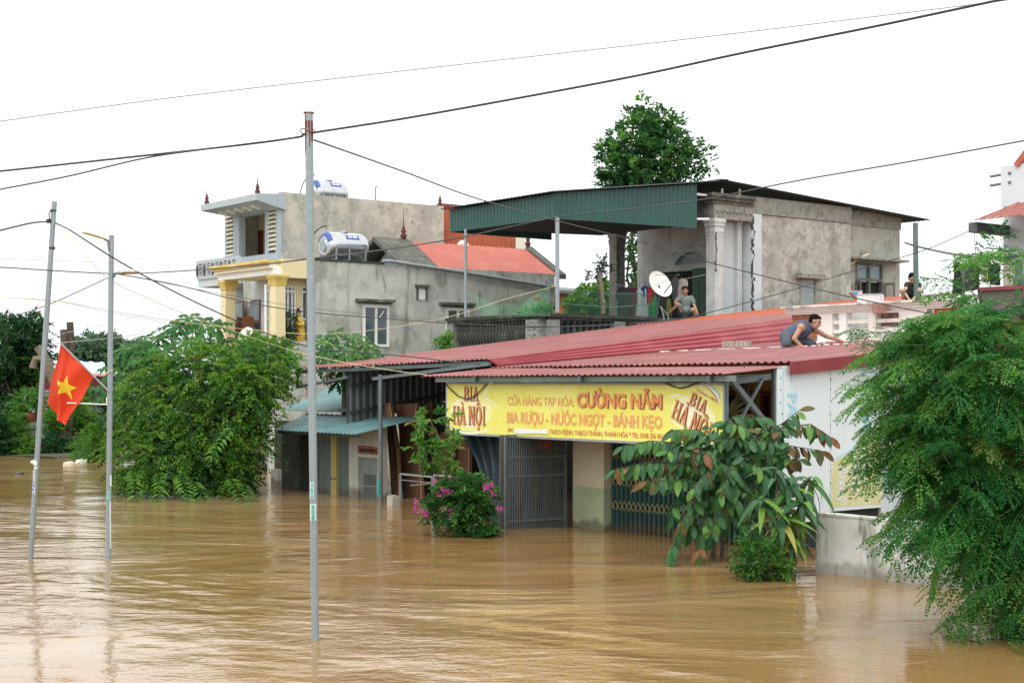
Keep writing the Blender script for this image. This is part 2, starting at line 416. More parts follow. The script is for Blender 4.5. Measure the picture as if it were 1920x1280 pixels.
m_pot = mat('terracotta', (.26, .085, .045), .85)
m_foam = mat('old_foam_board', (.55, .46, .32), .9, [((.72, .66, .52), 4., .45, .65)])
m_sticker = mat('sticker_white', (.74, .80, .79), .5)
m_stgreen = mat('sticker_green_print', (.02, .36, .29), .5)
m_stblue = mat('sticker_blue_print', (.04, .12, .42), .5)
m_net = mat('green_netting', (.10, .42, .22), .8, alpha=.22)
m_wire = mat('green_wire_mesh', (.09, .22, .15), .6)
m_dish = mat('white_dish_paint', (.76, .75, .70), .5, [((.50, .30, .12), 9., .68, .76, .8)])
m_farwall = mat('pale_shed_wall', (.42, .48, .52), .8)
m_farroof = mat('pale_blue_shed_roof', (.40, .49, .56), .5, [((.47, .55, .61), 1.2, .45, .65)])
m_bottle = mat('clear_plastic', (.72, .76, .80), .12, alpha=.55)
# ---------------------------------------------------------------- water and ground
def water_material():
    m = bpy.data.materials.new('muddy_flood_water'); m.use_nodes = True
    n = m.node_tree; N = n.nodes; Lk = n.links.new; b = N['Principled BSDF']
    b.inputs['Roughness'].default_value = 0.07; b.inputs['IOR'].default_value = 1.42
    geo = N.new('ShaderNodeNewGeometry')
    def noise(scale, detail=3.0, rough=.5, loc=(0, 0, 0), rot=0.0, dist=0.0):
        mp = N.new('ShaderNodeMapping'); mp.inputs['Scale'].default_value = scale; mp.inputs['Location'].default_value = loc
        mp.inputs['Rotation'].default_value = (0, 0, rot)
        Lk(geo.outputs['Position'], mp.inputs['Vector'])
        t = N.new('ShaderNodeTexNoise'); t.inputs['Scale'].default_value = 1; t.inputs['Detail'].default_value = detail; t.inputs['Roughness'].default_value = rough
        t.inputs['Distortion'].default_value = dist
        Lk(mp.outputs[0], t.inputs['Vector']); return t.outputs['Fac']
    def mr(src, lo, hi, a=0.0, c=1.0):
        r = N.new('ShaderNodeMapRange'); r.interpolation_type = 'SMOOTHSTEP'
        for k, v in (('From Min', lo), ('From Max', hi), ('To Min', a), ('To Max', c)): r.inputs[k].default_value = v
        Lk(src, r.inputs['Value']); return r.outputs[0]
    def mth(op, a, c):
        t = N.new('ShaderNodeMath'); t.operation = op
        for i, k in enumerate((a, c)):
            if isinstance(k, (int, float)): t.inputs[i].default_value = k
            else: Lk(k, t.inputs[i])
        return t.outputs[0]
    silt = noise((.10, .22, 1), 4, .6, (3, 1, 0), .3, .8)
    mx = N.new('ShaderNodeMix'); mx.data_type = 'RGBA'
    mx.inputs[6].default_value = (.265, .153, .055, 1); mx.inputs[7].default_value = (.315, .207, .104, 1)
    Lk(mr(silt, .42, .66), mx.inputs['Factor']); Lk(mx.outputs[2], b.inputs['Base Color'])
    calm = mr(noise((.09, .17, 1), 4, .6, (11, 4, 0), .2, .9), .40, .60, .30, 1.25)   # eddies: smoother and rougher patches
    h = mth('MULTIPLY', noise((.40, .80, 1), 2, .5, (0, 0, 0), .15, .8), .8)
    h = mth('ADD', h, mth('MULTIPLY', noise((1.7, 2.6, 1), 4, .55, (5, 2, 0), -.1, .9), .26))
    h = mth('ADD', h, mth('MULTIPLY', noise((6.0, 8.0, 1), 3, .55, (1, 7, 0), .1, .6), .13))
    h = mth('MULTIPLY', h, calm)
    bp = N.new('ShaderNodeBump'); bp.inputs['Strength'].default_value = 1.0; bp.inputs['Distance'].default_value = 0.056
    Lk(h, bp.inputs['Height']); Lk(bp.outputs[0], b.inputs['Normal'])
    return m
m_water = water_material()
wb = MB(); wb.add([(-240, -20, 0), (240, -20, 0), (240, 400, 0), (-240, 400, 0)], [(0, 1, 2, 3)])
tag(wb.build('flood_water', m_water, None, 'W', base=(0, 0, 0)), 'brown flood water standing over the whole street', kind='structure')
m_soil = mat('wet_soil', (.05, .045, .03), .95, [((.06, .08, .03), 2., .45, .65)])
def bank(u, v):
    x = -90 + 150 * u; y = 52 + 340 * v * v + 3.0 * math.sin(x * .21) + 1.5 * math.sin(x * .57 + 1)
    return (x * (1 + 1.6 * v), y, -.4 + min(v * 60, 1) * .46 + .05 * math.sin(x * .8))
wb = MB(); wb.grid(bank, 60, 24)
tag(wb.build('far_bank_ground', m_soil, None, 'W', base=(0, 0, 0)), 'ground of the far bank above the flood', kind='structure')

# ---------------------------------------------------------------- shop: long low building with red roofs
A = Fy(550, 692, .2); Bp = Fy(905, 674, .2); C2 = Fy(915, 690, .2); D2 = Fy(1484, 680, .2)
xA, xC, xD = A.x, C2.x, D2.x
rb = Fx(1200, 610, xA); yB = rb.y
k1 = (rb.z - A.z) / (rb.y - .2); k2 = .0755
zR2 = (C2.z + D2.z) / 2
def Froof(px, py, z0=None, k=k2, y0=.2):
    z0 = zR2 if z0 is None else z0
    r = FI.to_3x3() @ _ray(px, py)
    t = (z0 + k * (_cf.y - y0) - _cf.z) / (r.z - k * r.y)
    return _cf + r * t
def zr2(y): return zR2 + k2 * (y - .2)
shop = thing('shop_house', 'long low grocery shop with dark red ribbed metal roofs standing in flood water', 'shop', (0, 0, 0))
# roofs
def roof_sheets(nm, a, b, c, d, n, pitch, amp, nv, mt, par):
    a, b, c, d = map(Vector, (a, b, c, d))
    for i in range(n):   # separate sheets, each lapping 4 cm over its neighbour and lying a little differently
        f0, f1 = i / n, (i + 1) / n + (.035 / (b - a).length if i < n - 1 else 0); o = Vector((0, 0, .004 * (i % 2) + rnd.uniform(0, .006))); e0_, e1_ = Vector((0, rnd.uniform(-.035, .02), 0)), Vector((0, 0, rnd.uniform(0, .012)))
        mb = MB(); mb.sheet(a.lerp(b, f0) + o + e0_, a.lerp(b, f1) + o + e0_, d.lerp(c, f1) + o + e1_, d.lerp(c, f0) + o + e1_, pitch, amp, nv=nv); mb.build(nm, mt, par)
roof_sheets('upper_roof_sheet', A, (xC - .02, .2, Bp.z), (xC - .02, yB, Bp.z + k1 * (yB - .2)), (xA, yB, rb.z), 8, .17, .024, 4, m_red, shop)
mb = MB(); z0a, z1a = Bp.z, Bp.z + k1 * (yB - .2)
a_, b_, c_, d_ = (xC, .18, z0a), (xC + .30, .22, zR2 + .03), (xC + .55, yB, zr2(yB) + .03), (xC, yB, z1a)
mb.sheet(a_, b_, c_, d_, (Vector(b_) - Vector(a_)).length / 4.0, .030, nv=8, jit=.0015)
mb.build('roof_side_cladding', m_redside, shop)
roof_sheets('lower_roof_sheet', (xC + .05, .2, C2.z), (xD, .2, D2.z), (xD, yB, zr2(yB)), (xC + .05, yB, zr2(yB)), 8, .155, .026, 4, m_red, shop)
xw_ = Fy(1470, 690, .1).x
aw0 = Fy(790, 706, -1.5); aw1 = Fy(1357, 702, -1.5)
roof_sheets('awning_sheet', aw0, aw1, (xw_ - .04, .30, aw1.z + .12), (aw0.x, .45, aw0.z + .16), 8, .155, .022, 2, m_red, shop)
mb = MB(); mb.bar((aw0.x + .35, -1.38, aw0.z - .06), (aw1.x + .12, -1.38, aw1.z - .06), .06, .09)
mb.build('awning_purlin', m_gshut, shop)
mb = MB(); y1f = 6.2
mb.hexa([(xD + .01, .15, zR2 - .17), (xD + .05, .15, zR2 - .17), (xD + .05, y1f, zr2(y1f) - .17), (xD + .01, y1f, zr2(y1f) - .17)],
        [(xD + .01, .15, zR2 + .035), (xD + .05, .15, zR2 + .035), (xD + .05, y1f, zr2(y1f) + .035), (xD + .01, y1f, zr2(y1f) + .035)])
mb.build('roof_flashing', m_redfas, shop)
# roofing screws, tiny dark washers, too small to pick apart
mb = MB()
for roof, x0, x1, zf in ((0, xA, xC, lambda x, y: A.z + (Bp.z - A.z) * (x - xA) / (xC - xA) + k1 * (y - .2)), (1, xC + .5, xD, lambda x, y: zr2(y))):
    for j in range(9):
        y = .45 + j * 1.12
        for i in range(int((x1 - x0) / .34)):
            x = x0 + .13 + i * .34 + rnd.uniform(-.03, .03); z = zf(x, y) + .018
            mb.lathe((x, y + rnd.uniform(-.05, .05), z), [(.013, 0), (.013, .008), (.004, .014)], 5)
mb.build('roof_screws', mat('screw_washers', (.06, .025, .025), .6), shop, kind='stuff')
# eave framing of the left wing
for nm, p, q, w in (('eave_beam', (xA + .15, .3, A.z - .07), (xC - .1, .3, Bp.z - .07), .08), ('hanger_strut', Fy(558, 694, .3), Fy(558, 726, .3), .05),
                    ('hanger_rail', Fy(557, 726, .3), Fy(652, 707, .3), .06), ('hanger_strut', Fy(646, 690, .3), Fy(646, 708, .3), .05),
                    ('hanger_rail', Fy(700, 710, .2), Fy(920, 682, .2), .07)):
    mb = MB(); mb.bar(p, q, w); mb.build(nm, m_steel2, shop)
for px in (752, 830, 890):
    mb = MB(); t = Fy(px, 678, .3); mb.bar(t, (t.x, .3, t.z - .22), .05); mb.build('hanger_strut', m_steel2, shop)
# dark ribbed gable wall hung along the left side of the carport
g0 = Fy(650, 693, .35); g1 = Fy(650, 798, .35); xg = g0.x
mb = MB(); mb.sheet((xg, .35, g1.z), (xg, 6.2, g1.z + 1.15), (xg, 6.2, g0.z + k1 * 5.9), (xg, .35, g0.z), .19, .03)
mb.build('gable_sheet', m_carport, shop)
for i, dz in enumerate((.32, .95)):
    mb = MB(); mb.bar((xg + .06, .4, g1.z + dz), (xg + .06, 6.0, g1.z + dz + .85), .05, .07); mb.build('batten', m_dsteel, shop)
# carport back and side walls, in the dark
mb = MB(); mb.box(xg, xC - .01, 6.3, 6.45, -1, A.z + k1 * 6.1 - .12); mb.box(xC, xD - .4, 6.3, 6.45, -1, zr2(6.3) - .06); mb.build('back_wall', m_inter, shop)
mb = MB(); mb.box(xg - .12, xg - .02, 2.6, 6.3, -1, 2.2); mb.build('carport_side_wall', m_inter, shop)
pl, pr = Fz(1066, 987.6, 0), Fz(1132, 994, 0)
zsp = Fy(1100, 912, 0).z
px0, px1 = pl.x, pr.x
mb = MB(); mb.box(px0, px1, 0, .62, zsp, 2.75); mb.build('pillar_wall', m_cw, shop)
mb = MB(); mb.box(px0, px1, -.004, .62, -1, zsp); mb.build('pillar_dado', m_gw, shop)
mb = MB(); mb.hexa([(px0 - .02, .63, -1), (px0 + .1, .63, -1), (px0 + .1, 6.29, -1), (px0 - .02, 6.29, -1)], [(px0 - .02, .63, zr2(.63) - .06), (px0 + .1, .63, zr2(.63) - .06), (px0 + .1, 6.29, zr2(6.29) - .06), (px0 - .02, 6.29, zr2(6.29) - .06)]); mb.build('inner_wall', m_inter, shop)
# wall with dark windows above and behind the folding shutter
xw = xw_
zt = Fy(1200, 820, .2).z + .12
wx = [Fy(1362, 740, .9).x, Fy(1414, 740, .9).x, Fy(1428, 740, .9).x, Fy(1450, 740, .9).x]; wx = [min(a_, xw_ - .12 - .02 * (3 - i_)) for i_, a_ in enumerate(wx)]
wzt = Fy(1400, 733, .9).z
mb = MB(); mb.box(px1, wx[0], .9, 1.05, 1.2, 3.1); mb.box(wx[0], xw_ - .1, .9, 1.05, wzt, 3.1); mb.box(wx[1], wx[2], .9, 1.05, 1.2, wzt)
mb.build('shop_front_wall', m_ochre, shop)
for x0, x1 in ((wx[0], wx[1]), (wx[2], wx[3])):
    mb = MB()
    mb.box(x0, x0 + .07, .86, .98, 1.0, wzt); mb.box(x1 - .07, x1, .86, .98, 1.0, wzt); mb.box(x0 + .07, x1 - .07, .86, .98, wzt - .08, wzt)
    w = mb.build('window', m_wood, shop)
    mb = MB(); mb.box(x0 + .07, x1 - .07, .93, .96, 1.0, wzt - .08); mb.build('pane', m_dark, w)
# folding shutter
sh = thing('folding_shutter', 'dark green folding metal shutter with brass scissor lattice behind the leafy tree', 'shutter', (px1, .2, 0))
n_sl = 34; x_end = xw - .1; st = (x_end - px1) / n_sl
sm = None
for i in range(n_sl):
    if sm is None:
        mb = MB(); x = px1 + .01
        mb.add([(x, .22, -1), (x + st * .25, .15, -1), (x + st * .7, .15, -1), (x + st * .95, .22, -1), (x, .22, zt), (x + st * .25, .15, zt), (x + st * .7, .15, zt), (x + st * .95, .22, zt)],
               [(0, 1, 5, 4), (1, 2, 6, 5), (2, 3, 7, 6), (0, 4, 7, 3), (4, 5, 6, 7)])
        sm = mb.build('slat', m_shut, sh)
    else:
        o = sm.copy(); COL.objects.link(o); o.parent = sh
        o.matrix_basis = sm.matrix_basis @ Matrix.Translation((i * st, 0, 0))
mb = MB()
for py in (850, 902, 948):
    zz = Fy(1220, py + 4, .15).z
    for i in range(n_sl - 1):
        x = px1 + (i + .5) * st; hh = .085
        mb.bar((x, .135, zz - hh), (x + st * .92, .135, zz + hh), .014, .010); mb.bar((x, .120, zz + hh), (x + st * .92, .120, zz - hh), .014, .010)
mb.build('scissor_lattice', m_brass, sh, kind='stuff')
mb = MB(); mb.box(px1, xw - .06, .12, .28, zt, zt + .12); mb.build('head_rail', m_dsteel, sh)
# grille gate standing out from the pillar
ga, gb = Fz(948, 994, 0), Fz(1060, 987, 0)
ztop = Fy(948, 813, -1.35).z - .03
gr = thing('grille_gate', 'grey barred metal grille beside the cream pillar under the banner', 'gate', (ga.x, ga.y, 0))
dv = (gb - ga)
for i in range(27):
    p = ga + dv * (i / 26.0); big = i in (0, 26)
    mb = MB(); mb.bar((p.x, p.y, -.8), (p.x, p.y, ztop), .045 if big else .012, .045 if big else .012); mb.build('gate_post' if big else 'bar', m_steel2, gr)
for z in (.16, .98, ztop - .4, ztop):
    mb = MB(); mb.bar((ga.x, ga.y, z), (gb.x, gb.y, z), .035, .03); mb.build('rail', m_steel2, gr)
m_oldboard = mat('flaking_board', (.105, .10, .08), .85, [((.16, .14, .10), W_(3., .05), .46, .62), ((.06, .06, .05), W_(5., .1), .5, .66), ((.42, .43, .41), (7., 7., .9), .66, .72)])
mb = MB(); o_ = Vector((-.28, .1, 0))
for i in range(9):
    p, q = ga + dv * (i / 9.) + o_, ga + dv * ((i + .94) / 9.) + o_
    off = Vector((-.015 * (i % 2), 0, 0)); p, q = p + off, q + off
    mb = MB(); t = Vector((-.03, 0, 0))
    mb.hexa([(p.x, p.y, -.8), (q.x, q.y, -.8), (q.x + t.x, q.y, -.8), (p.x + t.x, p.y, -.8)], [(p.x, p.y, ztop), (q.x, q.y, ztop), (q.x + t.x, q.y, ztop), (p.x + t.x, p.y, ztop)])
    mb.build('board', m_oldboard, gr)
# red wall calendar behind the banner's lower edge
c0 = ga + dv * .58 + Vector((-.10, .03, 0)); c1 = ga + dv * .78 + Vector((-.10, .03, 0))
mb = MB(); zc0, zc1 = Fy(1010, 842, -.6).z, Fy(1010, 812, -.6).z
mb.hexa([(c0.x, c0.y, zc0), (c1.x, c1.y, zc0), (c1.x - .02, c1.y, zc0), (c0.x - .02, c0.y, zc0)], [(c0.x, c0.y, zc1), (c1.x, c1.y, zc1), (c1.x - .02, c1.y, zc1), (c0.x - .02, c0.y, zc1)])
one(mb, 'wall_calendar', 'small red paper calendar hung behind the grille just under the banner', 'calendar', m_redp)
# navy tarpaulin
def tarp(u, v):
    a0, a1 = Fy(862, 812, -.75), Fy(948, 812, -.75); b0, b1 = Fy(925, 990, -.9), Fy(945, 996, -1.1)
    p = a0.lerp(a1, u).lerp(b0.lerp(b1, u), v ** .9)
    sag = math.sin(math.pi * v) * .16 * (1 - u)
    w = .07 * (1 - .3 * v) * math.sin(u * 24 + 1.2 * math.sin(v * 3)) + .03 * math.sin(u * 51 + v * 4)
    return (p.x + sag + .03 * math.sin(v * 7), p.y + w, p.z + .02 * math.sin(u * 9) - (.25 * v if v > .98 else 0))
mb = MB(); mb.grid(tarp, 60, 24)
one(mb, 'tarpaulin', 'dark navy tarpaulin gathered and hanging beside the grille gate', 'tarpaulin', m_tarp, smooth=True)
# steel post of the carport, with a printed sticker
pb = Fz(714, 945, 0); zt2 = Fy(712, 702, pb.y).z
po = thing('carport_post', 'grey steel post in front of the dark timber slabs of the carport', 'post', (pb.x, pb.y, 0))
mb = MB(); mb.tube([(pb.x, pb.y, -1), (pb.x - .02, pb.y, zt2)], .048, 10); mb.build('pole', m_steel2, po, smooth=True)
mb = MB(); za, zb_ = Fy(714, 930, pb.y).z, Fy(714, 900, pb.y).z; mb.box(pb.x - .035, pb.x + .035, pb.y - .064, pb.y - .058, za, zb_); mb.build('sticker', m_stgreen, po)
# leaning timber slabs
SL = [([(722, 758), (762, 756), (763, 800), (777, 855), (795, 948), (760, 948), (742, 870), (734, 810)], 1.3, 'rough reddish timber slab with pale edge leaning tallest in the carport'),
      ([(701, 757), (711, 755), (736, 850), (750, 948), (738, 948), (724, 880)], .9, 'narrow split timber slab leaning beside the grey carport post'),
      ([(770, 760), (790, 752), (800, 850), (806, 948), (782, 948)], 2.2, 'brown timber slab standing behind the tallest leaning slab'),
      ([(803, 815), (832, 800), (838, 948), (806, 948)], 1.8, 'wide brown timber slab behind the thin sapling'),
      ([(842, 770), (862, 775), (878, 948), (850, 948)], 2.0, 'dark timber slab leaning next to the navy tarpaulin'),
      ([(884, 840), (905, 835), (912, 948), (890, 948)], 2.3, 'short timber slab half hidden behind the navy tarpaulin')]
for pts, y, lab in SL:
    zs = [Fy(a, b, y).z for a, b in pts]; z0_, z1_ = min(zs), max(zs)
    P = []
    for (a, b) in pts:
        q = Fy(a, b, y); P.append((q.x, y + .5 * (q.z - z0_) / (z1_ - z0_) * .6, q.z - (.6 if b > 940 else 0)))
    sl = thing('timber_slab', lab, 'timber', (P[0][0], y, 0), group='timber slabs leaning in the carport')
    mb = MB(); mb.prism(P, (.01, .07, 0)); mb.build('plank_face', m_slab, sl)
    mb = MB()
    for i in range(1, len(P) - 1):
        if P[i][2] > .1 and i < 5: mb.bar(Vector(P[i]) + Vector((-.015, -.006, 0)), Vector(P[i + 1 if i + 1 < len(P) else 0]) + Vector((-.015, -.006, 0)), .025, .012, (0, 1, 0))
    if mb.v: mb.build('sapwood_edge', m_sap, sl)
# thin gate frames in the carport mouth
for (l, r, t, lab) in ((751, 811, 888, 'thin empty grey metal gate frame standing in water in the carport'), (814, 872, 890, 'second thin metal gate frame half hidden by the flowering bush')):
    y = .15; x0, x1, zt_ = Fy(l, 940, y).x, Fy(r, 940, y).x, Fy(l, t, y).z
    gf = thing('gate_frame', lab, 'gate', (x0, y, 0), group='thin gate frames in the carport')
    for nm, p, q in (('upright', (x0, y, -.8), (x0, y, zt_)), ('upright', (x1, y, -.8), (x1, y, zt_)), ('top_bar', (x0, y, zt_), (x1, y, zt_)), ('cross_bar', (x0, y, zt_ - .13), (x1, y, zt_ - .13))):
        mb = MB(); mb.bar(p, q, .035 if nm != 'cross_bar' else .015); mb.build(nm, m_steel, gf)
bq = Fz(737, 948, 0); mb = MB(); mb.box(bq.x - .09, bq.x + .13, bq.y - .1, bq.y + .1, -.3, .22)
mb.box(bq.x - .05, bq.x + .09, bq.y - .06, bq.y + .06, .22, .235)
one(mb, 'concrete_footing', 'small pale concrete footing block beside the empty gate frame', 'block', m_block)

# white boarded side wall
sw = thing('boarded_side_wall', 'white sheet panel side wall with faded blue and yellow print under the maroon flashing', 'wall', (xw, 0, 0))
pY0 = Fx(1457, 700, xw).y; pY1 = Fx(1557, 700, xw).y; pY2 = Fx(1652, 700, xw).y; pY3 = Fx(1700, 700, xw).y
zb1, zb2 = Fx(1545, 975, xw).z, Fx(1600, 955, xw).z
def topz(y): return zr2(y) - .03
for y0, y1, zb, nm in ((pY0, pY1 - .006, zb1, 'panel'), (pY1 + .006, pY2, zb2, 'panel')):
    mb = MB(); mb.hexa([(xw - .03, y0, zb), (xw, y0, zb), (xw, y1, zb), (xw - .03, y1, zb)], [(xw - .03, y0, topz(y0)), (xw, y0, topz(y0)), (xw, y1, topz(y1)), (xw - .03, y1, topz(y1))])
    mb.build(nm, m_panel, sw)
mb = MB(); mb.box(xw - .3, xw - .01, pY2 + .01, pY3, -1, topz(pY2)); mb.build('corner_pier', m_paleblue, sw)
mb = MB(); mb.box(xw - .14, xw - .06, pY0 + .02, pY2, -1, zb1 + .5); mb.build('dark_gap_board', m_dark, sw)
mb = MB(); mb.bar((xw - .05, pY0 - .03, -1), (xw - .05, pY0 - .03, topz(pY0)), .05); mb.build('corner_post', m_dsteel, sw)
mb = MB()
for i in range(14):
    for y in (pY1, pY0 + .1, pY2 - .05):
        z = zb2 + .1 + i * .19 + rnd.uniform(-.02, .02)
        mb.lathe((xw, y + rnd.uniform(-.02, .02), z), [(.012, 0), (.012, .006)], 6, (1, 0, 0))
mb.build('panel_screws', m_dsteel, sw, kind='stuff')
# yellow print block, blue lines
y0, y1 = pY1 + .03, pY2 - .01
zq = [Fx(1560, 950, xw).z, Fx(1652, 945, xw).z, Fx(1652, 815, xw).z, Fx(1560, 868, xw).z]
mb = MB(); mb.prism([(xw + .001, y0, zq[0]), (xw + .001, y1, zq[1]), (xw + .001, y1, zq[2]), (xw + .001, y0, zq[3])], (.003, 0, 0)); mb.build('yellow_print', m_pyel, sw)
mb = MB(); mb.bar((xw + .003, y0, zq[3] + .04), (xw + .003, y1, zq[2] + .04), .022, .004, (1, 0, 0))
mb.bar((xw + .003, Fx(1468, 700, xw).y, topz(pY0) - .02), (xw + .003, Fx(1468, 700, xw).y, zb1 + .9), .012, .004, (1, 0, 0))
mb.bar((xw + .003, Fx(1641, 700, xw).y, topz(pY1) - .02), (xw + .003, Fx(1641, 700, xw).y, zq[2] + .1), .012, .004, (1, 0, 0)); mb.build('blue_print_line', m_pblue, sw)

# low whitewashed wall in front
lw = Fz(1530, 1070, 0); lz = Fy(1530, 964, lw.y).z
mb = MB(); mb.box(lw.x, lw.x + 7.5, lw.y, lw.y + .16, -1, lz); mb.box(lw.x - .005, lw.x + 7.5, lw.y - .012, lw.y + .172, lz, lz + .03)
one(mb, 'low_wall', 'low stained whitewashed wall standing in the water below the printed panels', 'wall', m_wwall)

# ---------------------------------------------------------------- lettering
def text_mesh(s, bold=0.0, shear=0.0, extrude=.004, spacing=1.0):
    c = bpy.data.curves.new('t', 'FONT'); c.body = s; c.offset = bold; c.shear = shear; c.extrude = extrude; c.space_character = spacing
    c.resolution_u = 3
    o = bpy.data.objects.new('t', c); COL.objects.link(o)
    bpy.context.view_layer.update()
    me = bpy.data.meshes.new_from_object(o.evaluated_get(bpy.context.evaluated_depsgraph_get()))
    bpy.data.objects.remove(o); bpy.data.curves.remove(c)
    return me
def put_text(name, s, mt, parent, org, ax, ay, w, h, **kw):
    """fit text s into a w x h box; org is its lower-left corner, ax / ay unit vectors (frame F)"""
    me = text_mesh(s, **kw)
    v = np.empty(len(me.vertices) * 3, dtype=np.float32); me.vertices.foreach_get('co', v); v = v.reshape(-1, 3)
    lo, hi = v.min(0), v.max(0)
    ax, ay, org = Vector(ax).normalized(), Vector(ay).normalized(), Vector(org)
    az = ax.cross(ay)
    L = ((v[:, 0] - lo[0]) / (hi[0] - lo[0]) * w); H = ((v[:, 1] - lo[1]) / (hi[1] - lo[1]) * h); D = v[:, 2] - lo[2]
    P = np.outer(L, ax) + np.outer(H, ay) + np.outer(D, az) + np.array(org)
    t = np.array(MW[parent.name].inverted() @ FM); P = P @ t[:3, :3].T + t[:3, 3]
    me.vertices.foreach_set('co', P.astype(np.float32).ravel()); me.update()
    me.materials.clear()
    return link(name, me, mt, parent, MW[parent.name].copy())
def serif(mb, ch, x, w, h, org, ax, ay, az, lift):
    """slab-serif capital built of overlapping strokes, each a hair proud of the last"""
    k = [0]
    def poly(pts):
        k[0] += 1; e = lift + .0006 * k[0]
        P = [Vector(org) + Vector(ax) * (x + a * w) + Vector(ay) * (b * h) + Vector(az) * e for a, b in pts]
        mb.prism(P, Vector(az) * .003)
    def rect(a0, a1, b0, b1): poly([(a0, b0), (a1, b0), (a1, b1), (a0, b1)])
    def ring(cx, cy, rx, ry, tx, ty, a0=0, a1=360, n=14):
        for i in range(n):
            p, q = R(a0 + (a1 - a0) * i / n), R(a0 + (a1 - a0) * (i + 1) / n)
            poly([(cx + rx * math.cos(p), cy + ry * math.sin(p)), (cx + rx * math.cos(q), cy + ry * math.sin(q)), (cx + (rx - tx) * math.cos(q), cy + (ry - ty) * math.sin(q)), (cx + (rx - tx) * math.cos(p), cy + (ry - ty) * math.sin(p))]); k[0] -= 1
        k[0] += 1
    def stem(a, t=.19, s=.08, b0=0, b1=1):
        rect(a, a + t, b0, b1); rect(a - s, a + t + s, b0, b0 + .09); rect(a - s, a + t + s, b1 - .09, b1)
    if ch == 'I': stem(.34, .32, .16)
    elif ch == 'B':
        stem(.12, .20); ring(.5, .74, .42, .26, .22, .10, -90, 90); ring(.5, .27, .48, .27, .24, .10, -90, 90); rect(.2, .52, .9, 1); rect(.2, .52, 0, .1); rect(.2, .52, .46, .56)
    elif ch == 'H': stem(.08, .19); stem(.72, .19); rect(.25, .74, .44, .56)
    elif ch == 'N': stem(.08, .18); stem(.76, .16); poly([(.08, 1), (.32, 1), (.92, 0), (.72, 0)])
    elif ch == 'A':
        poly([(.0, 0), (.16, 0), (.54, 1), (.40, 1)]); poly([(.66, 0), (.96, 0), (.58, 1), (.42, 1)]); rect(.22, .74, .26, .36); rect(-.08, .26, 0, .09); rect(.56, 1.06, 0, .09)
    elif ch == 'O': ring(.5, .5, .5, .52, .25, .13, n=22)
    elif ch == 'grave': poly([(.2, 1.22), (.42, 1.22), (.62, 1.06), (.48, 1.06)])
    elif ch == 'circ': poly([(.18, 1.06), (.34, 1.06), (.54, 1.22), (.46, 1.22)]); poly([(.82, 1.06), (.66, 1.06), (.46, 1.22), (.54, 1.22)])
    elif ch == 'dot': rect(.38, .62, -.24, -.09)
# ---------------------------------------------------------------- yellow banner
ys = -1.2
s0, s1 = Fy(838, 720, ys), Fy(1355, 722, ys); zb_ = Fy(1355, 835, ys).z; zt_ = s1.z
SW, SH = s1.x - s0.x, zt_ - zb_
sg = thing('shop_banner', 'long yellow shop banner with orange lettering hung under the red awning', 'sign', (s0.x, ys, zb_))
mb = MB(); mb.box(s0.x, s1.x, ys, ys + .05, zb_, zt_); mb.build('banner_sheet', m_sign, sg)
for p, q in (((s0.x - .02, ys + .02, zb_ - .02), (s1.x + .02, ys + .02, zb_ - .02)), ((s0.x - .02, ys + .02, zt_ + .02), (s1.x + .02, ys + .02, zt_ + .02)),
             ((s0.x - .02, ys + .02, zb_ - .0405), (s0.x - .02, ys + .02, zt_ + .0405)), ((s1.x + .02, ys + .02, zb_ - .0405), (s1.x + .02, ys + .02, zt_ + .0405))):
    mb = MB(); mb.bar(p, q, .04); mb.build('frame_bar', m_steel, sg)
AX, AZ = (1, 0, 0), (0, 0, 1)
def sx(px, py):   # photo pixel on the banner's face
    q = Fy(px, py, ys); return q.x, q.z
def line(name, s, px0, px1, pyT, pyB, mt, lift=.004, **kw):
    x0, x1 = Fy(px0, 760, ys).x, Fy(px1, 760, ys).x
    xm = (px0 + px1) / 2
    z1, z0 = Fy(xm, pyT, ys).z, Fy(xm, pyB, ys).z
    put_text(name, s, mt, sg, (x0, ys - lift, z0), AX, AZ, x1 - x0, z1 - z0, extrude=.002, **kw)
line('lettering', 'CỬA HÀNG TẠP HÓA:', 952, 1077, 739, 765, m_sorange, bold=.014)
line('lettering', 'CƯỜNG NĂM', 1083.5, 1243, 729.5, 767, m_sdark, lift=.003, bold=.034)
line('lettering', 'CƯỜNG NĂM', 1082, 1241.5, 728, 765, m_sorange2, lift=.009, bold=.034)
line('lettering', 'BIA RƯỢU - NƯỚC NGỌT - BÁNH KẸO', 951, 1242, 768, 804, m_sorange, bold=.032)
line('lettering', 'Đ/C:', 953, 965, 802, 809, m_sred, bold=.01)
line('lettering', 'THẠCH ĐỊNH, THẠCH THÀNH, THANH HÓA * TEL: 0348 356 061', 1031, 1243, 806, 820.5, m_sred, bold=.01)
def pxp(px, py): q = Fy(px, py, ys); return Vector((q.x, ys, q.z))
def spatch(name, pix, mt, lift, th=.002):
    mb = MB(); P = [pxp(a, b) + Vector((0, -lift, 0)) for a, b in pix]; mb.prism(P, (0, -th, 0)); return mb.build(name, mt, sg)
spatch('white_patch', [(965, 804), (985, 803), (1005, 805), (1027, 804), (1028, 813), (1000, 812), (980, 813), (966, 812)], m_swhite, .012)
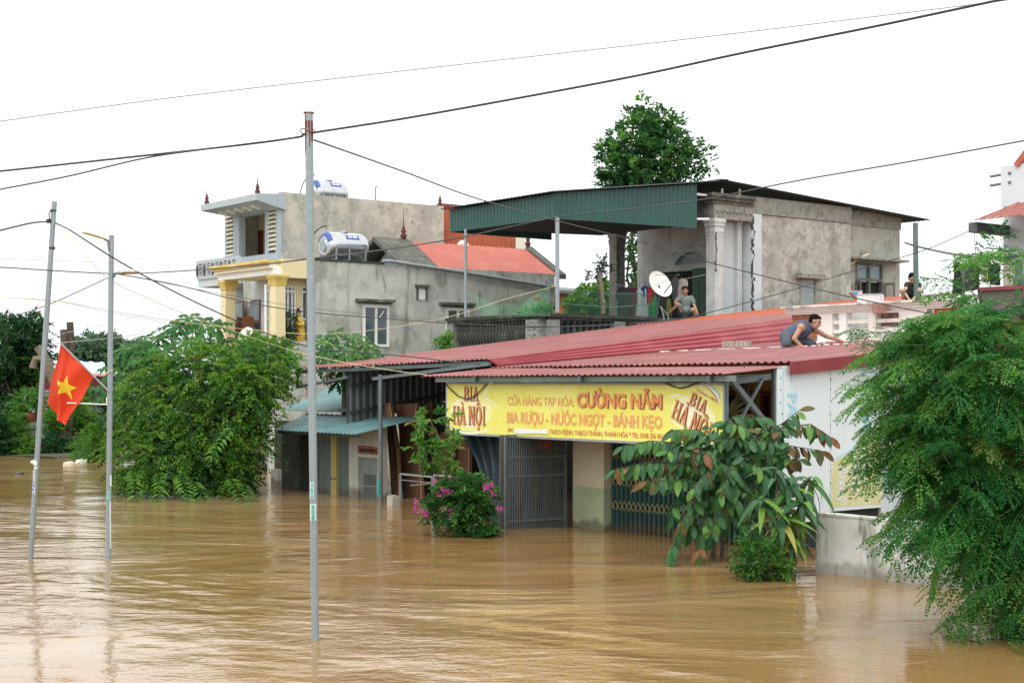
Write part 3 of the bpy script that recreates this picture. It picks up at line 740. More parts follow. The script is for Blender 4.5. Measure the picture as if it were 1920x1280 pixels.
# beer emblem: cream glow, swirls, slab-serif capitals with a dark edge
def swoosh(pix, wpx, mt=m_spale, lift=.003):
    mb = MB(); P = [pxp(a, b) for a, b in pix]; n = len(P); vs = []
    for i, p in enumerate(P):
        d = (P[min(i + 1, n - 1)] - P[max(i - 1, 0)]).normalized(); nn = Vector((-d.z, 0, d.x)); w = wpx * .010 * math.sin(math.pi * (i + .35) / (n - .3))
        vs += [p + nn * w + Vector((0, -lift, 0)), p - nn * w + Vector((0, -lift, 0))]
    fs = [(2 * i, 2 * i + 1, 2 * i + 3, 2 * i + 2) for i in range(n - 1)]
    m = len(vs); vs2 = [v + Vector((0, .0015, 0)) for v in vs]
    mb.add(vs + vs2, fs + [tuple(m + j for j in reversed(f)) for f in fs]); mb.build('emblem_swirl', mt, sg)
def arc(cx, cy, rx, ry, a0, a1, n=14): return [(cx + rx * math.cos(R(a0 + (a1 - a0) * i / n)), cy - ry * math.sin(R(a0 + (a1 - a0) * i / n))) for i in range(n + 1)]
m_sglow = mat('pale_yellow_print', (.86, .82, .30), .5, [((.87, .86, .62), 3., .42, .62)])
def emblem(word_rows, glow, swirls):
    spatch('emblem_glow', glow, m_sglow, .0012, .001)
    for pix, w in swirls: swoosh(pix, w)
    for mt, lift, gx, gz in ((m_sdark, .005, .008, -.008), (m_sred, .018, 0, 0)):
        mb = MB()
        for s, org, ax, ay, wl, hl, gap in word_rows:
            ax, ay = Vector(ax).normalized(), Vector(ay).normalized(); x = 0
            for ch in s:
                if ch == ' ': x += wl * .38; continue
                base, acc = {'À': ('A', ['grave']), 'Ộ': ('O', ['circ', 'dot'])}.get(ch, (ch, []))
                ww = wl * (.55 if base == 'I' else 1.0)
                for c_ in [base] + acc: serif(mb, c_, x, ww, hl, Vector(org) + Vector((gx, 0, gz)), ax, ay, (0, -1, 0), lift)
                x += ww + gap
        mb.build('emblem_lettering', mt, sg)
def wl_of(p0, p1, n, gapf): return (Vector(p1) - Vector(p0)).length / n
o1 = pxp(870.5, 751); o2 = pxp(850.5, 795)
emblem([('BIA', o1, AX, AZ, .166, .275, .02), ('HÀ NỘI', o2, AX, AZ, .198, .36, .018)],
       [(a, b) for a, b in arc(884, 772, 40, 30, 0, 360, 24)][:-1],
       [(arc(880, 745, 44, 18, 200, 330), 2.2), (arc(900, 790, 40, 45, 20, 95), 2), (arc(885, 785, 48, 26, 190, 330), 3.0), (arc(960, 770, 55, 75, 115, 170), 2.5), (arc(884, 782, 52, 26, 175, 300), 2.0)])
th = R(-24); ax2 = (math.cos(th), 0, math.sin(th)); ay2 = (-math.sin(th), 0, math.cos(th))
o1 = pxp(1292, 757); o2 = pxp(1259, 781)
emblem([('BIA', o1, ax2, ay2, .135, .22, .02), ('HÀ NỘI', o2, ax2, ay2, .17, .31, .02)],
       [(a + (b - 776) * -.35, b + (a - 1300) * .42) for a, b in arc(1300, 776, 40, 26, 0, 360, 24)][:-1],
       [([(a, b + (a - 1290) * .4) for a, b in arc(1290, 770, 40, 24, 60, 175)], 2.2), ([(a, b + (a - 1300) * .45) for a, b in arc(1300, 792, 48, 22, 185, 330)], 2.6), ([(a, b) for a, b in arc(1300, 800, 40, 60, -10, 30)], 2)])
swoosh([(1326, 724), (1338, 732), (1346, 742), (1350, 757)], 2.6, m_swhite, .006); swoosh([(1330, 722), (1341, 729), (1348, 738), (1351, 748)], 1.2, m_pblue, .010); swoosh([(1322, 723), (1334, 733), (1343, 744), (1347, 758)], 1.2, m_sred, .010)
q0 = pxp(1306, 727); put_text('lettering', 'THÀNH VIÊN', m_sred, sg, q0 + Vector((0, -.006, -.05)), (math.cos(R(-22)), 0, math.sin(R(-22))), (math.sin(R(22)), 0, math.cos(R(22))), .46, .05, extrude=.002)
# brackets carrying banner and awning
for px in (892, 1090, 1336):
    q = Fy(px, 714, -1.45); q.x = min(q.x, xw - .12); mb = MB(); mb.bar((q.x, -1.5, zt_ + .10), (q.x, .5, zt_ + .14), .06, .10); mb.build('banner_bracket', m_steel2, shop)
xb = min(s1.x + .10, xw - .06)
for p, q, w in ((Fx(1368, 708, xb), Fx(1440, 800, xb), .085), (Fx(1430, 710, xb + .03), Fx(1386, 792, xb + .03), .04), (Fx(1362, 716, xb - .05), Fx(1452, 704, xb - .05), .10), (Fx(1362, 708, xb), Fx(1362, 830, xb), .05)):
    mb = MB(); mb.bar(p, q, w, w); mb.build('brace', m_steel2, shop)
mb = MB(); pts = [pxp(a, b) + Vector((0, -.03, .02)) for a, b in ((838, 722), (848, 733), (862, 745), (880, 750), (892, 745), (905, 732), (915, 722))]; mb.tube(pts, .012, 6)
one(mb, 'loose_rope', 'dark loose rope looped across the left end of the yellow banner', 'rope', m_cable)
mb = MB(); pts = [pxp(a, b) + Vector((0, -.03, .02)) for a, b in ((1250, 720), (1262, 726), (1278, 730), (1294, 726), (1312, 719))]; mb.tube(pts, .012, 6)
one(mb, 'loose_rope', 'short dark cable sagging over the right top edge of the yellow banner', 'rope', m_cable)
mb = MB(); a0 = Fy(1392, 722, -.4)
for k in range(5): mb.tube([a0 + Vector((.05 * k - .1, 0, 0)), a0 + Vector((.07 * k - .14, 0, -.15)), a0 + Vector((.11 * k - .22, .02, -.26))], .012, 5)
mb.ellipsoid(a0, (.09, .06, .08)); mb.tube([a0, a0 + Vector((0, .05, .35))], .01, 5)
one(mb, 'cable_tangle', 'tangle of black cable hanging under the awning behind the steel brace', 'cable', m_black)
# printing on the white panels (reads downwards)
DY, DZ = (0, 1, 0), (0, 0, -1)
def vtext(s, px, py0, py1, wpx, mt, up=False, **kw):
    q0, q1 = Fx(px, py0, xw), Fx(px, py1, xw); h = (Fx(px + wpx, py0, xw).y - q0.y)
    if not up: put_text('print', s, mt, sw, (xw + .005, q0.y, q0.z), DZ, DY, q0.z - q1.z, h, extrude=.0015, **kw)
    else: put_text('print', s, mt, sw, (xw + .005, q0.y + h, q1.z), (0, 0, 1), (0, -1, 0), q0.z - q1.z, h, extrude=.0015, **kw)
vtext('-  PA', 1477, 702, 782, 17, m_pblue, bold=.03)
vtext('S - DEM', 1615, 684, 808, 17, m_pblue, bold=.03)
vtext('Sương', 1566, 872, 942, 24, m_pgrey, up=True, shear=.35)
vtext('Hàm', 1592, 874, 922, 18, m_pgrey, up=True, shear=.35)

# bricks and loose papers on the roof
for i, px in enumerate((1368, 1394)):
    q = Froof(px, 652); bk = thing('hollow_block', ['grey hollow brick lying on the red roof, the one farther from the man', 'grey hollow brick lying on the red roof, the one nearer the man'][i], 'brick', (q.x, q.y, q.z), group='hollow bricks on the roof')
    x0, x1 = q.x - .16, q.x + .16; z = q.z + .02
    mb = MB(); mb.box(x0, x1, q.y - .07, q.y + .07, z, z + .13); mb.build('brick_body', m_block, bk)
    for dx in (-.08, .08):
        for dz in (.04, .09):
            mb = MB(); mb.lathe((q.x + dx * .8, q.y - .07, z + dz), [(.016, 0), (.016, .002)], 8, (0, -1, 0)); mb.build('hole', m_dark, bk)
PP = [((1000, 678), (1120, 668), 'long white paper strip laid along the left part of the lower roof'), ((1130, 667), (1290, 659), 'pale paper strip in the middle of the lower roof'), ((1300, 659), (1470, 653), 'pale strip lying left of the crouching man'),
      ((1478, 653), (1532, 651), 'white paper sheet under the crouching man'), ((1530, 645), (1548, 645), 'crumpled white sheet beside the knee of the crouching man'), ((1534, 650), (1600, 647), 'white sheet under the outstretched arm of the crouching man'), ((1590, 646), (1680, 645), 'white papers beyond the reaching hand of the crouching man')]
for i, (a, b, lab) in enumerate(PP):
    p, q = Froof(*a), Froof(*b); d = (q - p); L_ = d.length; w = .05 if i < 3 else .16
    nn = Vector((-d.y, d.x, 0)).normalized()
    def fn(u, v, p=p, d=d, nn=nn, w=w, i=i):
        r = p + d * u + nn * (v - .5) * w * (1 + .5 * math.sin(u * 9 + i)); return (r.x, r.y, zr2(r.y) + .032 + .012 * math.sin(u * 23 + v * 5 + i) * (1 if i > 2 else .6))
    mb = MB(); mb.grid(fn, 24, 3)
    one(mb, 'paper_sheet', lab, 'paper', m_paper, group='papers drying on the roof')
# ---------------------------------------------------------------- small lean-to store with teal roof
YS = Fz(712, 938, 0).y
st_ = thing('lean_to_store', 'small flooded lean-to store with two teal ribbed roof sheets and grey shutters', 'shed', (Fz(640, 930, 0).x, YS, 0))
def sxx(px): return Fy(px, 900, YS).x
e0, e1 = Fy(512, 806, YS - .9), Fy(664, 817, YS - .9)
mb = MB(); mb.sheet(e0, (e1.x, YS - .9, e0.z), (e1.x, YS + .9, e0.z + .34), (e0.x - 1.6, YS + .9, e0.z + .34), .17, .022); mb.build('lower_roof_sheet', m_greenroof, st_)
mb = MB(); mb.sheet((e0.x - 2.6, YS + .75, e0.z + .42), (xg - .14, YS + .75, e0.z + .42), (xg - .14, YS + 4.3, e0.z + 1.25), (e0.x - 5.0, YS + 4.3, e0.z + 1.25), .17, .022, nv=3); mb.build('upper_roof_sheet', m_greenroof, st_)
mb = MB(); mb.bar((e0.x, YS - .75, e0.z - .05), (e1.x, YS - .75, e0.z - .05), .06); mb.build('eave_beam', m_dsteel, st_)
ze = e0.z + .02; m_stw = mat('lean_to_plaster', (.36, .36, .32), .9, [((.44, .44, .40), 1.5, .4, .65), ((.2, .2, .17), W_(3.), .5, .72, .8)], tide=.7)
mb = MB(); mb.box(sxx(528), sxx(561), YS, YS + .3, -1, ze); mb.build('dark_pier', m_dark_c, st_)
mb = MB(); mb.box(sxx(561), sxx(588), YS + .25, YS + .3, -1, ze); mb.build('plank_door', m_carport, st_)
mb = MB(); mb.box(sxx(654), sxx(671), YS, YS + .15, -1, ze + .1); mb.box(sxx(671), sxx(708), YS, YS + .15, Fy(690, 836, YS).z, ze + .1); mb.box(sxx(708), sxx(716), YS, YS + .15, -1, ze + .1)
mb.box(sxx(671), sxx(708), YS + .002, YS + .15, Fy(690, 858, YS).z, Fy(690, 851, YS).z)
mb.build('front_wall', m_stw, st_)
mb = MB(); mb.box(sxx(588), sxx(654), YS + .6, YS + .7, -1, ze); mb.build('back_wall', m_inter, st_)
mb = MB(); mb.box(sxx(440), sxx(528), YS + 1.2, YS + 1.3, -1, ze + .1); mb.build('side_bay_shade_panel', m_dark_c, st_)  # dark panel added to stand in for the shaded void beside the store
mb = MB(); mb.box(sxx(476), sxx(527), YS + .5, YS + .6, -1, .42); mb.build('low_bay_wall', m_stw, st_)
n = 20; x0, x1 = sxx(590), sxx(652); xm0, xm1 = sxx(619), sxx(629)
for i in range(n):
    x = x0 + (x1 - x0) * i / n
    if xm0 - .02 < x + .05 and x < xm1: continue
    mb = MB(); w = (x1 - x0) / n; mb.prism([(x, YS + .22, -1), (x + w * .15, YS + .06, -1), (x + w * .55, YS + .06, -1), (x + w * .7, YS + .22, -1)], (0, 0, ze + 1 - .08)); mb.build('shutter_slat', m_gshut, st_)
mb = MB(); mb.box(xm0, xm1, YS + .02, YS + .10, -1, ze - .05); mb.build('centre_post', m_cpost, st_)
for px in (621, 627):
    mb = MB(); mb.lathe((sxx(px), YS + .02, Fy(px, 897, YS).z), [(.02, 0), (.02, .03)], 8, (0, -1, 0)); mb.build('lock', m_dsteel, st_)
xd0, xd1 = sxx(672), sxx(707); zd = Fy(690, 859, YS).z
dr = MB(); dr.box(xd0, xd1, YS + .06, YS + .10, -1, zd); d_ = dr.build('door', m_gshut, st_)
for a, b in ((.35, .60), (.05, .30)):
    mb = MB(); mb.box(xd0 + .15, xd1 - .15, YS + .045, YS + .06, zd * a, zd * b); mb.build('door_panel', m_carport, d_)
mb = MB(); z0, z1 = Fy(690, 850, YS).z, Fy(690, 837, YS).z
mb.box(xd0, xd1, YS - .02, YS + .05, z1 - .05, z1); mb.box(xd0, xd1, YS - .02, YS + .05, z0, z0 + .04); mb.box(xd0, xd0 + .05, YS - .02, YS + .05, z0 + .04, z1 - .05); mb.box(xd1 - .05, xd1, YS - .02, YS + .05, z0 + .04, z1 - .05)
tr = mb.build('transom', m_woodb, st_)
mb = MB(); mb.box(xd0 + .05, xd1 - .05, YS + .01, YS + .03, z0 + .04, z1 - .05); mb.build('pane', m_dark, tr)

# ---------------------------------------------------------------- generic pieces
def finial(p, h=.55, par=None, lab=None, grp=None):
    h *= .95; e = h * .95; mb = MB(); mb.lathe(p, [(.13 * e, 0), (.13 * e, .05 * h), (.17 * e, .09 * h), (.17 * e, .22 * h), (.10 * e, .25 * h), (.10 * e, .32 * h), (.14 * e, .35 * h), (.12 * e, .45 * h), (.07 * e, .48 * h), (.09 * e, .54 * h), (.05 * e, .62 * h), (.03 * e, .72 * h), (.008, h), (.006, h * 1.5)], 10)
    return mb.build('finial', m_finial, par, smooth=True)
def side_window(par, x, y0, y1, z0, z1, fr=.07, mull=(.5,), mt=m_white, glass=m_glass, proud=.03):
    mb = MB()
    mb.box(x - .05, x + proud, y0, y0 + fr, z0, z1); mb.box(x - .05, x + proud, y1 - fr, y1, z0, z1)
    mb.box(x - .05, x + proud, y0 + fr, y1 - fr, z0, z0 + fr); mb.box(x - .05, x + proud, y0 + fr, y1 - fr, z1 - fr, z1)
    for k in mull: ym = y0 + (y1 - y0) * k; mb.box(x - .05, x + proud - .008, ym - fr * .5, ym + fr * .5, z0 + fr, z1 - fr)
    w = mb.build('window', mt, par)
    ks = [0] + list(mull) + [1]
    for a, b in zip(ks[:-1], ks[1:]):
        mb = MB(); mb.box(x - .035, x - .02 + .012, y0 + (y1 - y0) * a + fr * .6, y0 + (y1 - y0) * b - fr * .6, z0 + fr, z1 - fr); mb.build('pane', glass, w)
    return w

# ---------------------------------------------------------------- grey house with yellow porch (its long side wall faces us)
X0 = Fx(1015, 587, xA - .9).x - 7.0                      # plane of the side wall
gp = lambda px, py: Fx(px, py, X0)
gc = gp(590, 487); YG0 = gc.y; YG1 = gp(1040, 515).y
zpar = gc.z
gh = thing('grey_house', 'stained grey rendered house with cream yellow columned porch and white side windows', 'house', (X0, YG0, 0))
wins = [(680, 729, 572, 650), (836, 880, 578, 655)]
ys_ = [(gp(a, c).y, gp(b, c).y, gp((a + b) / 2, d).z, gp((a + b) / 2, c).z) for a, b, c, d in wins]
# side wall cut around the windows
mb = MB(); zw0, zw1 = ys_[0][2], ys_[0][3]
cuts = [YG0] + [q for w in ys_ for q in w[:2]] + [YG1]
WT = .22
mb.box(X0 - WT, X0, YG0, YG1, -1, zw0); mb.box(X0 - WT, X0, YG0, YG1, zw1, zpar - .02)
for i in range(0, len(cuts), 2): mb.box(X0 - WT, X0, cuts[i], cuts[i + 1], zw0, zw1)
ya = gp(720, 492).y
mb.box(X0 - WT - 4.5, X0 - WT, YG0, YG0 + .2, -1, zpar - .02); mb.box(X0 - 4.9, X0 - 4.68, YG0 + .2, YG1, -1, zpar - .02); mb.box(X0 - 4.68, X0 - WT, YG1 - .2, YG1, -1, zpar - .02)
mb.build('wall', m_grey, gh)
mb = MB(); mb.box(X0 - WT - .03, X0 + .03, YG0, ya, zpar - .02, zpar + .05); mb.build('coping', m_dark_c, gh)
mb = MB(); mb.box(X0 - 4.68, X0 - WT - .03, YG0 + .2, YG1 - .2, zpar - .5, zpar - .3); mb.build('flat_roof', m_dark_c2, gh)
for (y0, y1, z0, z1) in ys_:
    w = side_window(gh, X0 + .01, y0, y1, z0, z1, .085)
    mb = MB(); mb.box(X0, X0 + .22, y0 - .28, y1 + .12, z1 + .09, z1 + .18); mb.box(X0, X0 + .12, y0 - .18, y1 + .06, z1 + .05, z1 + .09); mb.build('window_hood', m_dark_c2, gh)
y0, y1, z0, z1 = ys_[0]; ym = y0 + (y1 - y0) * .55
mb = MB(); mb.bar((X0 + .05, ym + .06, z0 + .95), (X0 + .05, ym + .22, z0 + 1.15), .03); mb.build('window_handle', m_white, gh)
v0 = gp(783, 545); v1 = gp(797, 562)
mb = MB(); mb.box(X0, X0 + .10, v0.y - .12, v1.y + .12, v0.z + .12, v0.z + .20); mb.box(X0, X0 + .06, v0.y - .06, v0.y, v1.z, v0.z + .12); mb.box(X0, X0 + .06, v1.y, v1.y + .06, v1.z, v0.z + .12); mb.build('vent_hood', m_dark_c2, gh)
mb = MB(); mb.box(X0 + .002, X0 + .02, v0.y, v1.y, v1.z, v0.z + .05); mb.build('vent_opening', m_white, gh)
mb = MB(); pts = [gp(715, 490), gp(730, 490), gp(900, 516), gp(1040, 539)]; mb.tube([p + Vector((.07, 0, 0)) for p in pts], .055, 8); mb.build('drain_pipe', m_steel, gh, smooth=True)
pk = gp(640, 740)
mb = MB(); yk0, yk1 = gp(572, 740).y, gp(590, 740).y; mb.box(X0, X0 + .08, yk0, yk1, -1, gp(580, 700).z); mb.build('pink_pier', mat('faded_pink_pier', (.42, .27, .21), .85, [((.36, .3, .25), 2., .45, .65)]), gh)
# roof: concrete gable end and coral metal roof behind the parapet
rg0 = gp(755, 455)
YR0 = gp(690, 490).y + 1.3; zr0 = zpar - .05
ridge_x = X0 - 2.5; hw = 1.95
zrd = Fx(745, 450, ridge_x).z; YRa = Fx(700, 450, ridge_x).y; YRb = Fx(768, 452, ridge_x).y; YRc = Fx(985, 466, ridge_x).y
hgt = zrd - zr0
mb = MB()
for sgn in (1, -1):
    q = [(ridge_x, YRa, zrd + .06), (ridge_x + sgn * hw, YRa, zr0), (ridge_x + sgn * hw, YRa, zr0 - .12), (ridge_x, YRa, zrd - .10)]
    mb.prism(q, (0, YRb - YRa, 0))
mb.build('gable_slab', m_dark_c2, gh)
mb = MB(); mb.prism([(ridge_x - hw + .3, YRa + .7, zr0 - .3), (ridge_x + hw - .3, YRa + .7, zr0 - .3), (ridge_x, YRa + .7, zrd - .2)], (0, .1, 0)); mb.build('gable_infill', m_bluegrey, gh)
mb = MB()
for sgn in (1, -1):
    mb.sheet((ridge_x, YRb + .002, zrd - .02), (ridge_x, YRc, zrd - .02), (ridge_x + sgn * hw, YRc, zr0), (ridge_x + sgn * hw, YRb + .002, zr0), .19, .025)
mb.build('metal_roof', m_coral, gh)
mb = MB(); mb.prism([(ridge_x, YRc, zrd + .10), (ridge_x + hw, YRc, zr0 + .10), (ridge_x + hw, YRc, zr0 - .08), (ridge_x, YRc, zrd - .1)], (0, .32, 0)); mb.build('rake_coping', m_dark_c2, gh)
finial((ridge_x, YRb - .25, zrd + .05), .75, gh); finial((ridge_x, YRc + .12, zrd + .1), .7, gh)
# porch on the street end
ypf = gp(516, 520).y                                   # front plane of the porch (corner column)
wp = X0 - Fy(411, 520, ypf).x                          # its width
zc1 = gp(515, 486).z; zc0 = gp(520, 512).z; zfl = gp(520, 640).z
xL = X0 - wp
mb = MB(); mb.box(xL + .25, X0 - .02, ypf + .25, YG0, zc0 - .02, zc1 - .1); mb.build('porch_slab', m_yellow, gh)
for dz, o, hh, mt in ((0, .26, .09, m_yell2), (.0905, .20, .07, m_yell2), (.161, .13, .10, m_cream)):
    mb = MB(); mb.box(xL - o, X0 - .10, ypf - o, ypf + .24, zc1 - dz - hh, zc1 - dz); mb.build('cornice', mt, gh)
mb = MB(); mb.box(xL - .05, X0 - .05, ypf - .02, ypf + .24, zc0 - .03, zc1 - .262); mb.build('porch_beam', m_white, gh)
mb = MB(); mb.box(X0 - .24, X0 + .012, ypf + .245, YG0 - .002, zc0 - .12, zc1 + .03); mb.build('porch_side_beam', m_yellow, gh)
for (cx_, cy_, mt) in ((X0 - .20, ypf + .20, m_yellow), (xL + .22, ypf + .20, m_yellow)):
    cbase = zfl - .2; ct = zc0 - .035
    mb = MB(); mb.box(cx_ - .17, cx_ + .17, cy_ - .17, cy_ + .17, cbase, ct - .34); c_ = mb.build('column', mt, gh)
    mb = MB()
    for dz, o, hh in ((.34, .185, .05), (.289, .195, .08), (.208, .21, .07), (.137, .235, .06), (.076, .26, .07)): mb.box(cx_ - o, cx_ + o, cy_ - o, cy_ + o, ct - dz, ct - dz + hh)
    mb.build('capital', m_yell2, c_)
# recessed porch walls: blue-grey front wall with red doors, cream side wall with glazed doors
XS = X0 - .52
ysw = ypf + .12
mb = MB()
yq = [Fx(a, 560, XS).y for a in (497, 509, 532, 555, 565, 577, 592)]
mb.box(XS - .15, XS, ysw, YG0, zfl - .3, zfl + .02)
zt3 = Fx(545, 535, XS).z
mb.box(XS - .15, XS, ysw, YG0, zt3, zc0 - .02)
opens = []
def pan(a, b): return Fx(a, 560, XS).y, Fx(b, 560, XS).y
o1_ = pan(499, 508); o2_ = pan(533, 556); o3_ = pan(566, 588)
last = ysw
for (a, b) in (o1_, o2_, o3_):
    if a > last: mb.box(XS - .15, XS, last, a, zfl + .02, zt3)
    last = max(b, last)
if last < YG0: mb.box(XS - .15, XS, last, YG0, zfl + .02, zt3)
mb.build('porch_side_wall', m_yellow, gh)
for (a, b), mul in ((o1_, ()), (o2_, (.35, .7)), (o3_, (.5,))):
    if b - a < .1: continue
    w = side_window(gh, XS - .06, a, b, zfl + .02, zt3 - .003, .06, mul, m_white, m_glass)
    mb = MB(); mb.box(XS - .10, XS - .025, a + .06, b - .06, zfl + 1.55, zfl + 1.62); mb.box(XS - .10, XS - .025, a + .06, b - .06, zfl + .7, zfl + .76); mb.build('glazing_bar', m_white, w)
YF = YG0 - .17
mb = MB(); mb.box(xL, XS - .152, YF, YF + .15, zfl - .3, zc0 - .03); mb.build('porch_front_wall', m_paleblue, gh)
zdt = Fy(450, 565, YF).z
for a, b, mt, open_ in ((438, 458, m_dark, 0), (470, 489, m_dark, 0)):
    xa_, xb_ = Fy(a, 600, YF).x, Fy(b, 600, YF).x
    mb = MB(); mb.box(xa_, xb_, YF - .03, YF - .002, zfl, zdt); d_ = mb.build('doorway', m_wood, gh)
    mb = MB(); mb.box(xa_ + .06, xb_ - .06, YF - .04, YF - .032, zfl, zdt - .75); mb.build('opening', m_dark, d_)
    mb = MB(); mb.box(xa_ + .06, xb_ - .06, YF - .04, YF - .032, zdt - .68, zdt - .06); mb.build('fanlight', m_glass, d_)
for px, mt, ang in ((452, m_wood, 40), (474, m_woodb, 60), (408, m_wood, 20)):
    q = Fy(px, 600, YF - .62); w_ = .62; dx, dy = math.cos(R(ang)) * w_, -math.sin(R(ang)) * w_
    zt4 = zdt - .6
    mb = MB(); mb.hexa([(q.x, q.y, zfl), (q.x + dx, q.y + dy, zfl), (q.x + dx - .02, q.y + dy + .05, zfl), (q.x - .02, q.y + .05, zfl)], [(q.x, q.y, zt4), (q.x + dx, q.y + dy, zt4), (q.x + dx - .02, q.y + dy + .05, zt4), (q.x - .02, q.y + .05, zt4)])
    d_ = mb.build('door_leaf', mt, gh)
    for a, b in ((.12, .42), (.52, .92)):
        mb = MB(); H_ = zt4 - zfl
        p1, p2 = Vector((q.x + dx * .2, q.y + dy * .2, 0)), Vector((q.x + dx * .8, q.y + dy * .8, 0)); nrm = Vector((dy, -dx, 0)).normalized() * .02
        if nrm.y > 0: nrm = -nrm
        mb.hexa([p1 + Vector((0, 0, zfl + H_ * a)), p2 + Vector((0, 0, zfl + H_ * a)), p2 + nrm + Vector((0, 0, zfl + H_ * a)), p1 + nrm + Vector((0, 0, zfl + H_ * a))],
                [p1 + Vector((0, 0, zfl + H_ * b)), p2 + Vector((0, 0, zfl + H_ * b)), p2 + nrm + Vector((0, 0, zfl + H_ * b)), p1 + nrm + Vector((0, 0, zfl + H_ * b))]); mb.build('raised_panel', mt, d_)
# porch floor, parapet
mb = MB(); mb.box(xL - .1, X0 - .02, ypf, YG0 - .01, zfl - .35, zfl - .301); mb.build('porch_floor', m_cream, gh)
mb = MB(); mb.box(xL, X0 - .4, ypf - .05, ypf + .02, -1, zfl - .05); mb.build('porch_front_base', m_dark_c2, gh)  # coloured dark so the deep shadow on this base is painted in
mb = MB(); mb.box(xL - .12, X0 - .4, ypf - .14, ypf + .06, zfl - .05, zfl + .05); mb.box(xL - .06, X0 - .4, ypf - .10, ypf + .03, zfl - .12, zfl - .051); mb.build('porch_rail', m_yell2, gh)
pz = gp(560, 640).z
mb = MB(); mb.box(X0 - .4, X0 + .01, ypf - .05, YG0 - .001, -1, pz); mb.build('grey_base_wall', m_grey, gh)
# robed statue on the porch
sq = Fx(560, 632, X0 - .25)
stt = thing('robed_statue', 'small golden robed standing statue on the yellow porch', 'statue', (sq.x, sq.y, pz))
mb = MB(); k = 1.08; mb.lathe((sq.x, sq.y, pz), [(.09 * k, 0), (.10 * k, .05 * k), (.085 * k, .2 * k), (.10 * k, .4 * k), (.105 * k, .52 * k), (.10 * k, .66 * k), (.05 * k, .72 * k)], 14); mb.build('robe', m_gold, stt, smooth=True)
mb = MB()
for i in range(5): mb.tube([(sq.x + .14, sq.y - .10 + .05 * i, pz + .62 - .05 * i), (sq.x + .17, sq.y - .05 + .04 * i, pz + .3 - .03 * i), (sq.x + .13, sq.y - .09 + .05 * i, pz + .05)], .016, 5)
mb.build('robe_fold', m_gold, stt, smooth=True)
mb = MB(); mb.ellipsoid((sq.x, sq.y, pz + .84), (.075, .08, .10)); mb.build('head', m_skin2, stt, smooth=True)
mb = MB(); mb.ellipsoid((sq.x - .02, sq.y + .01, pz + .92), (.08, .085, .07)); mb.ellipsoid((sq.x - .03, sq.y, pz + 1.0), (.05, .05, .05)); mb.build('hair', m_hair, stt, smooth=True)
mb = MB(); mb.tube([(sq.x + .08, sq.y - .13, pz + .62), (sq.x + .17, sq.y - .05, pz + .5), (sq.x + .17, sq.y + .02, pz + .55)], .035, 6); mb.tube([(sq.x + .08, sq.y + .13, pz + .62), (sq.x + .17, sq.y + .06, pz + .48), (sq.x + .17, sq.y + .02, pz + .55)], .035, 6); mb.build('arm', m_gold, stt, smooth=True)
# little dish on the yellow porch rail
dq = Fy(463, 628, ypf - .4)
di = thing('small_dish', 'small white satellite dish on the yellow porch rail', 'satellite dish', tuple(dq))
def dishmesh(c, axis, r, depth, mt, par, nm='reflector'):
    mb = MB(); prof = [(r * i / 8, depth * (i / 8) ** 2) for i in range(9)] + [(r * 1.01, depth + .005)] + [(r * i / 8, depth * (i / 8) ** 2 - .012) for i in range(8, -1, -1)]
    mb.lathe(c, prof, 28, axis); return mb.build(nm, mt, par, smooth=True)
dishmesh(dq, (.2, -.7, .5), .27, .07, m_dish, di)
mb = MB(); mb.tube([dq, dq + Vector((0, .1, -.5))], .02, 6); mb.build('mast', m_steel, di)

# ---------------------------------------------------------------- tall house behind
XT = X0 - 5.1
tp = lambda px, py: Fx(px, py, XT)
tq = tp(520, 359); YT0 = tq.y; zT = tq.z; YT1 = tp(832, 378).y
th_ = thing('tall_house', 'tall beige rendered house with louvred front panels and upswept canopy', 'house', (XT, YT0, 0))
wT = XT - Fy(421, 400, YT0).x
mb = MB(); mb.box(XT - .22, XT, YT0 + .15, YT1, -1, zT); mb.box(XT - wT, XT - wT + .22, YT0 + .15, YT1, -1, zT); mb.box(XT - wT + .22, XT - .22, YT1 - .2, YT1, -1, zT); mb.build('wall', m_grey2, th_)
zbT = Fy(470, 480, YT0).z; zhT = Fy(480, 384, YT0).z
xs = [Fy(p, 440, YT0).x for p in (421, 437, 443, 498, 503, 517)]
mb = MB(); mb.box(XT - wT, XT, YT0, YT0 + .15, -1, zbT)
for a, b in ((XT - wT, xs[0] + .12), (xs[1], xs[2] + .22), (xs[3] - .05, xs[4]), (xs[5], XT)): mb.box(a, b, YT0, YT0 + .25, zbT, zhT)
mb.box(XT - wT, XT, YT0 + .02, YT0 + .25, zhT, zT - .12); mb.build('front_frame', m_bluegrey, th_)
for a, b in ((xs[0] + .12, xs[1]), (xs[4], xs[5])):
    for i in range(11):
        z = zbT + .1 + (zhT - zbT - .15) * i / 10.5
        mb = MB(); mb.hexa([(a, YT0 - .02, z), (b, YT0 - .02, z), (b, YT0 + .22, z + .13), (a, YT0 + .22, z + .13)], [(a, YT0 - .02, z + .05), (b, YT0 - .02, z + .05), (b, YT0 + .22, z + .18), (a, YT0 + .22, z + .18)]); mb.build('louvre_slat', m_cream, th_)
mb = MB(); yr = YT0 + 1.3; mb.box(XT - wT + .22, XT - .22, yr, yr + .1, -1, zT - .2); mb.build('loggia_back_wall', m_beige, th_)
mb = MB(); xa_, xb_ = Fy(474, 455, yr).x, Fy(494, 455, yr).x; mb.box(xa_, xb_, yr - .05, yr - .002, zbT - .5, Fy(480, 434, yr).z); mb.build('door', m_wood, th_)
mb = MB(); mb.box(XT - wT + .22, XT - .22, YT0 + .25, yr, zT - .35, zT - .25); mb.build('loggia_ceiling', m_cream, th_)
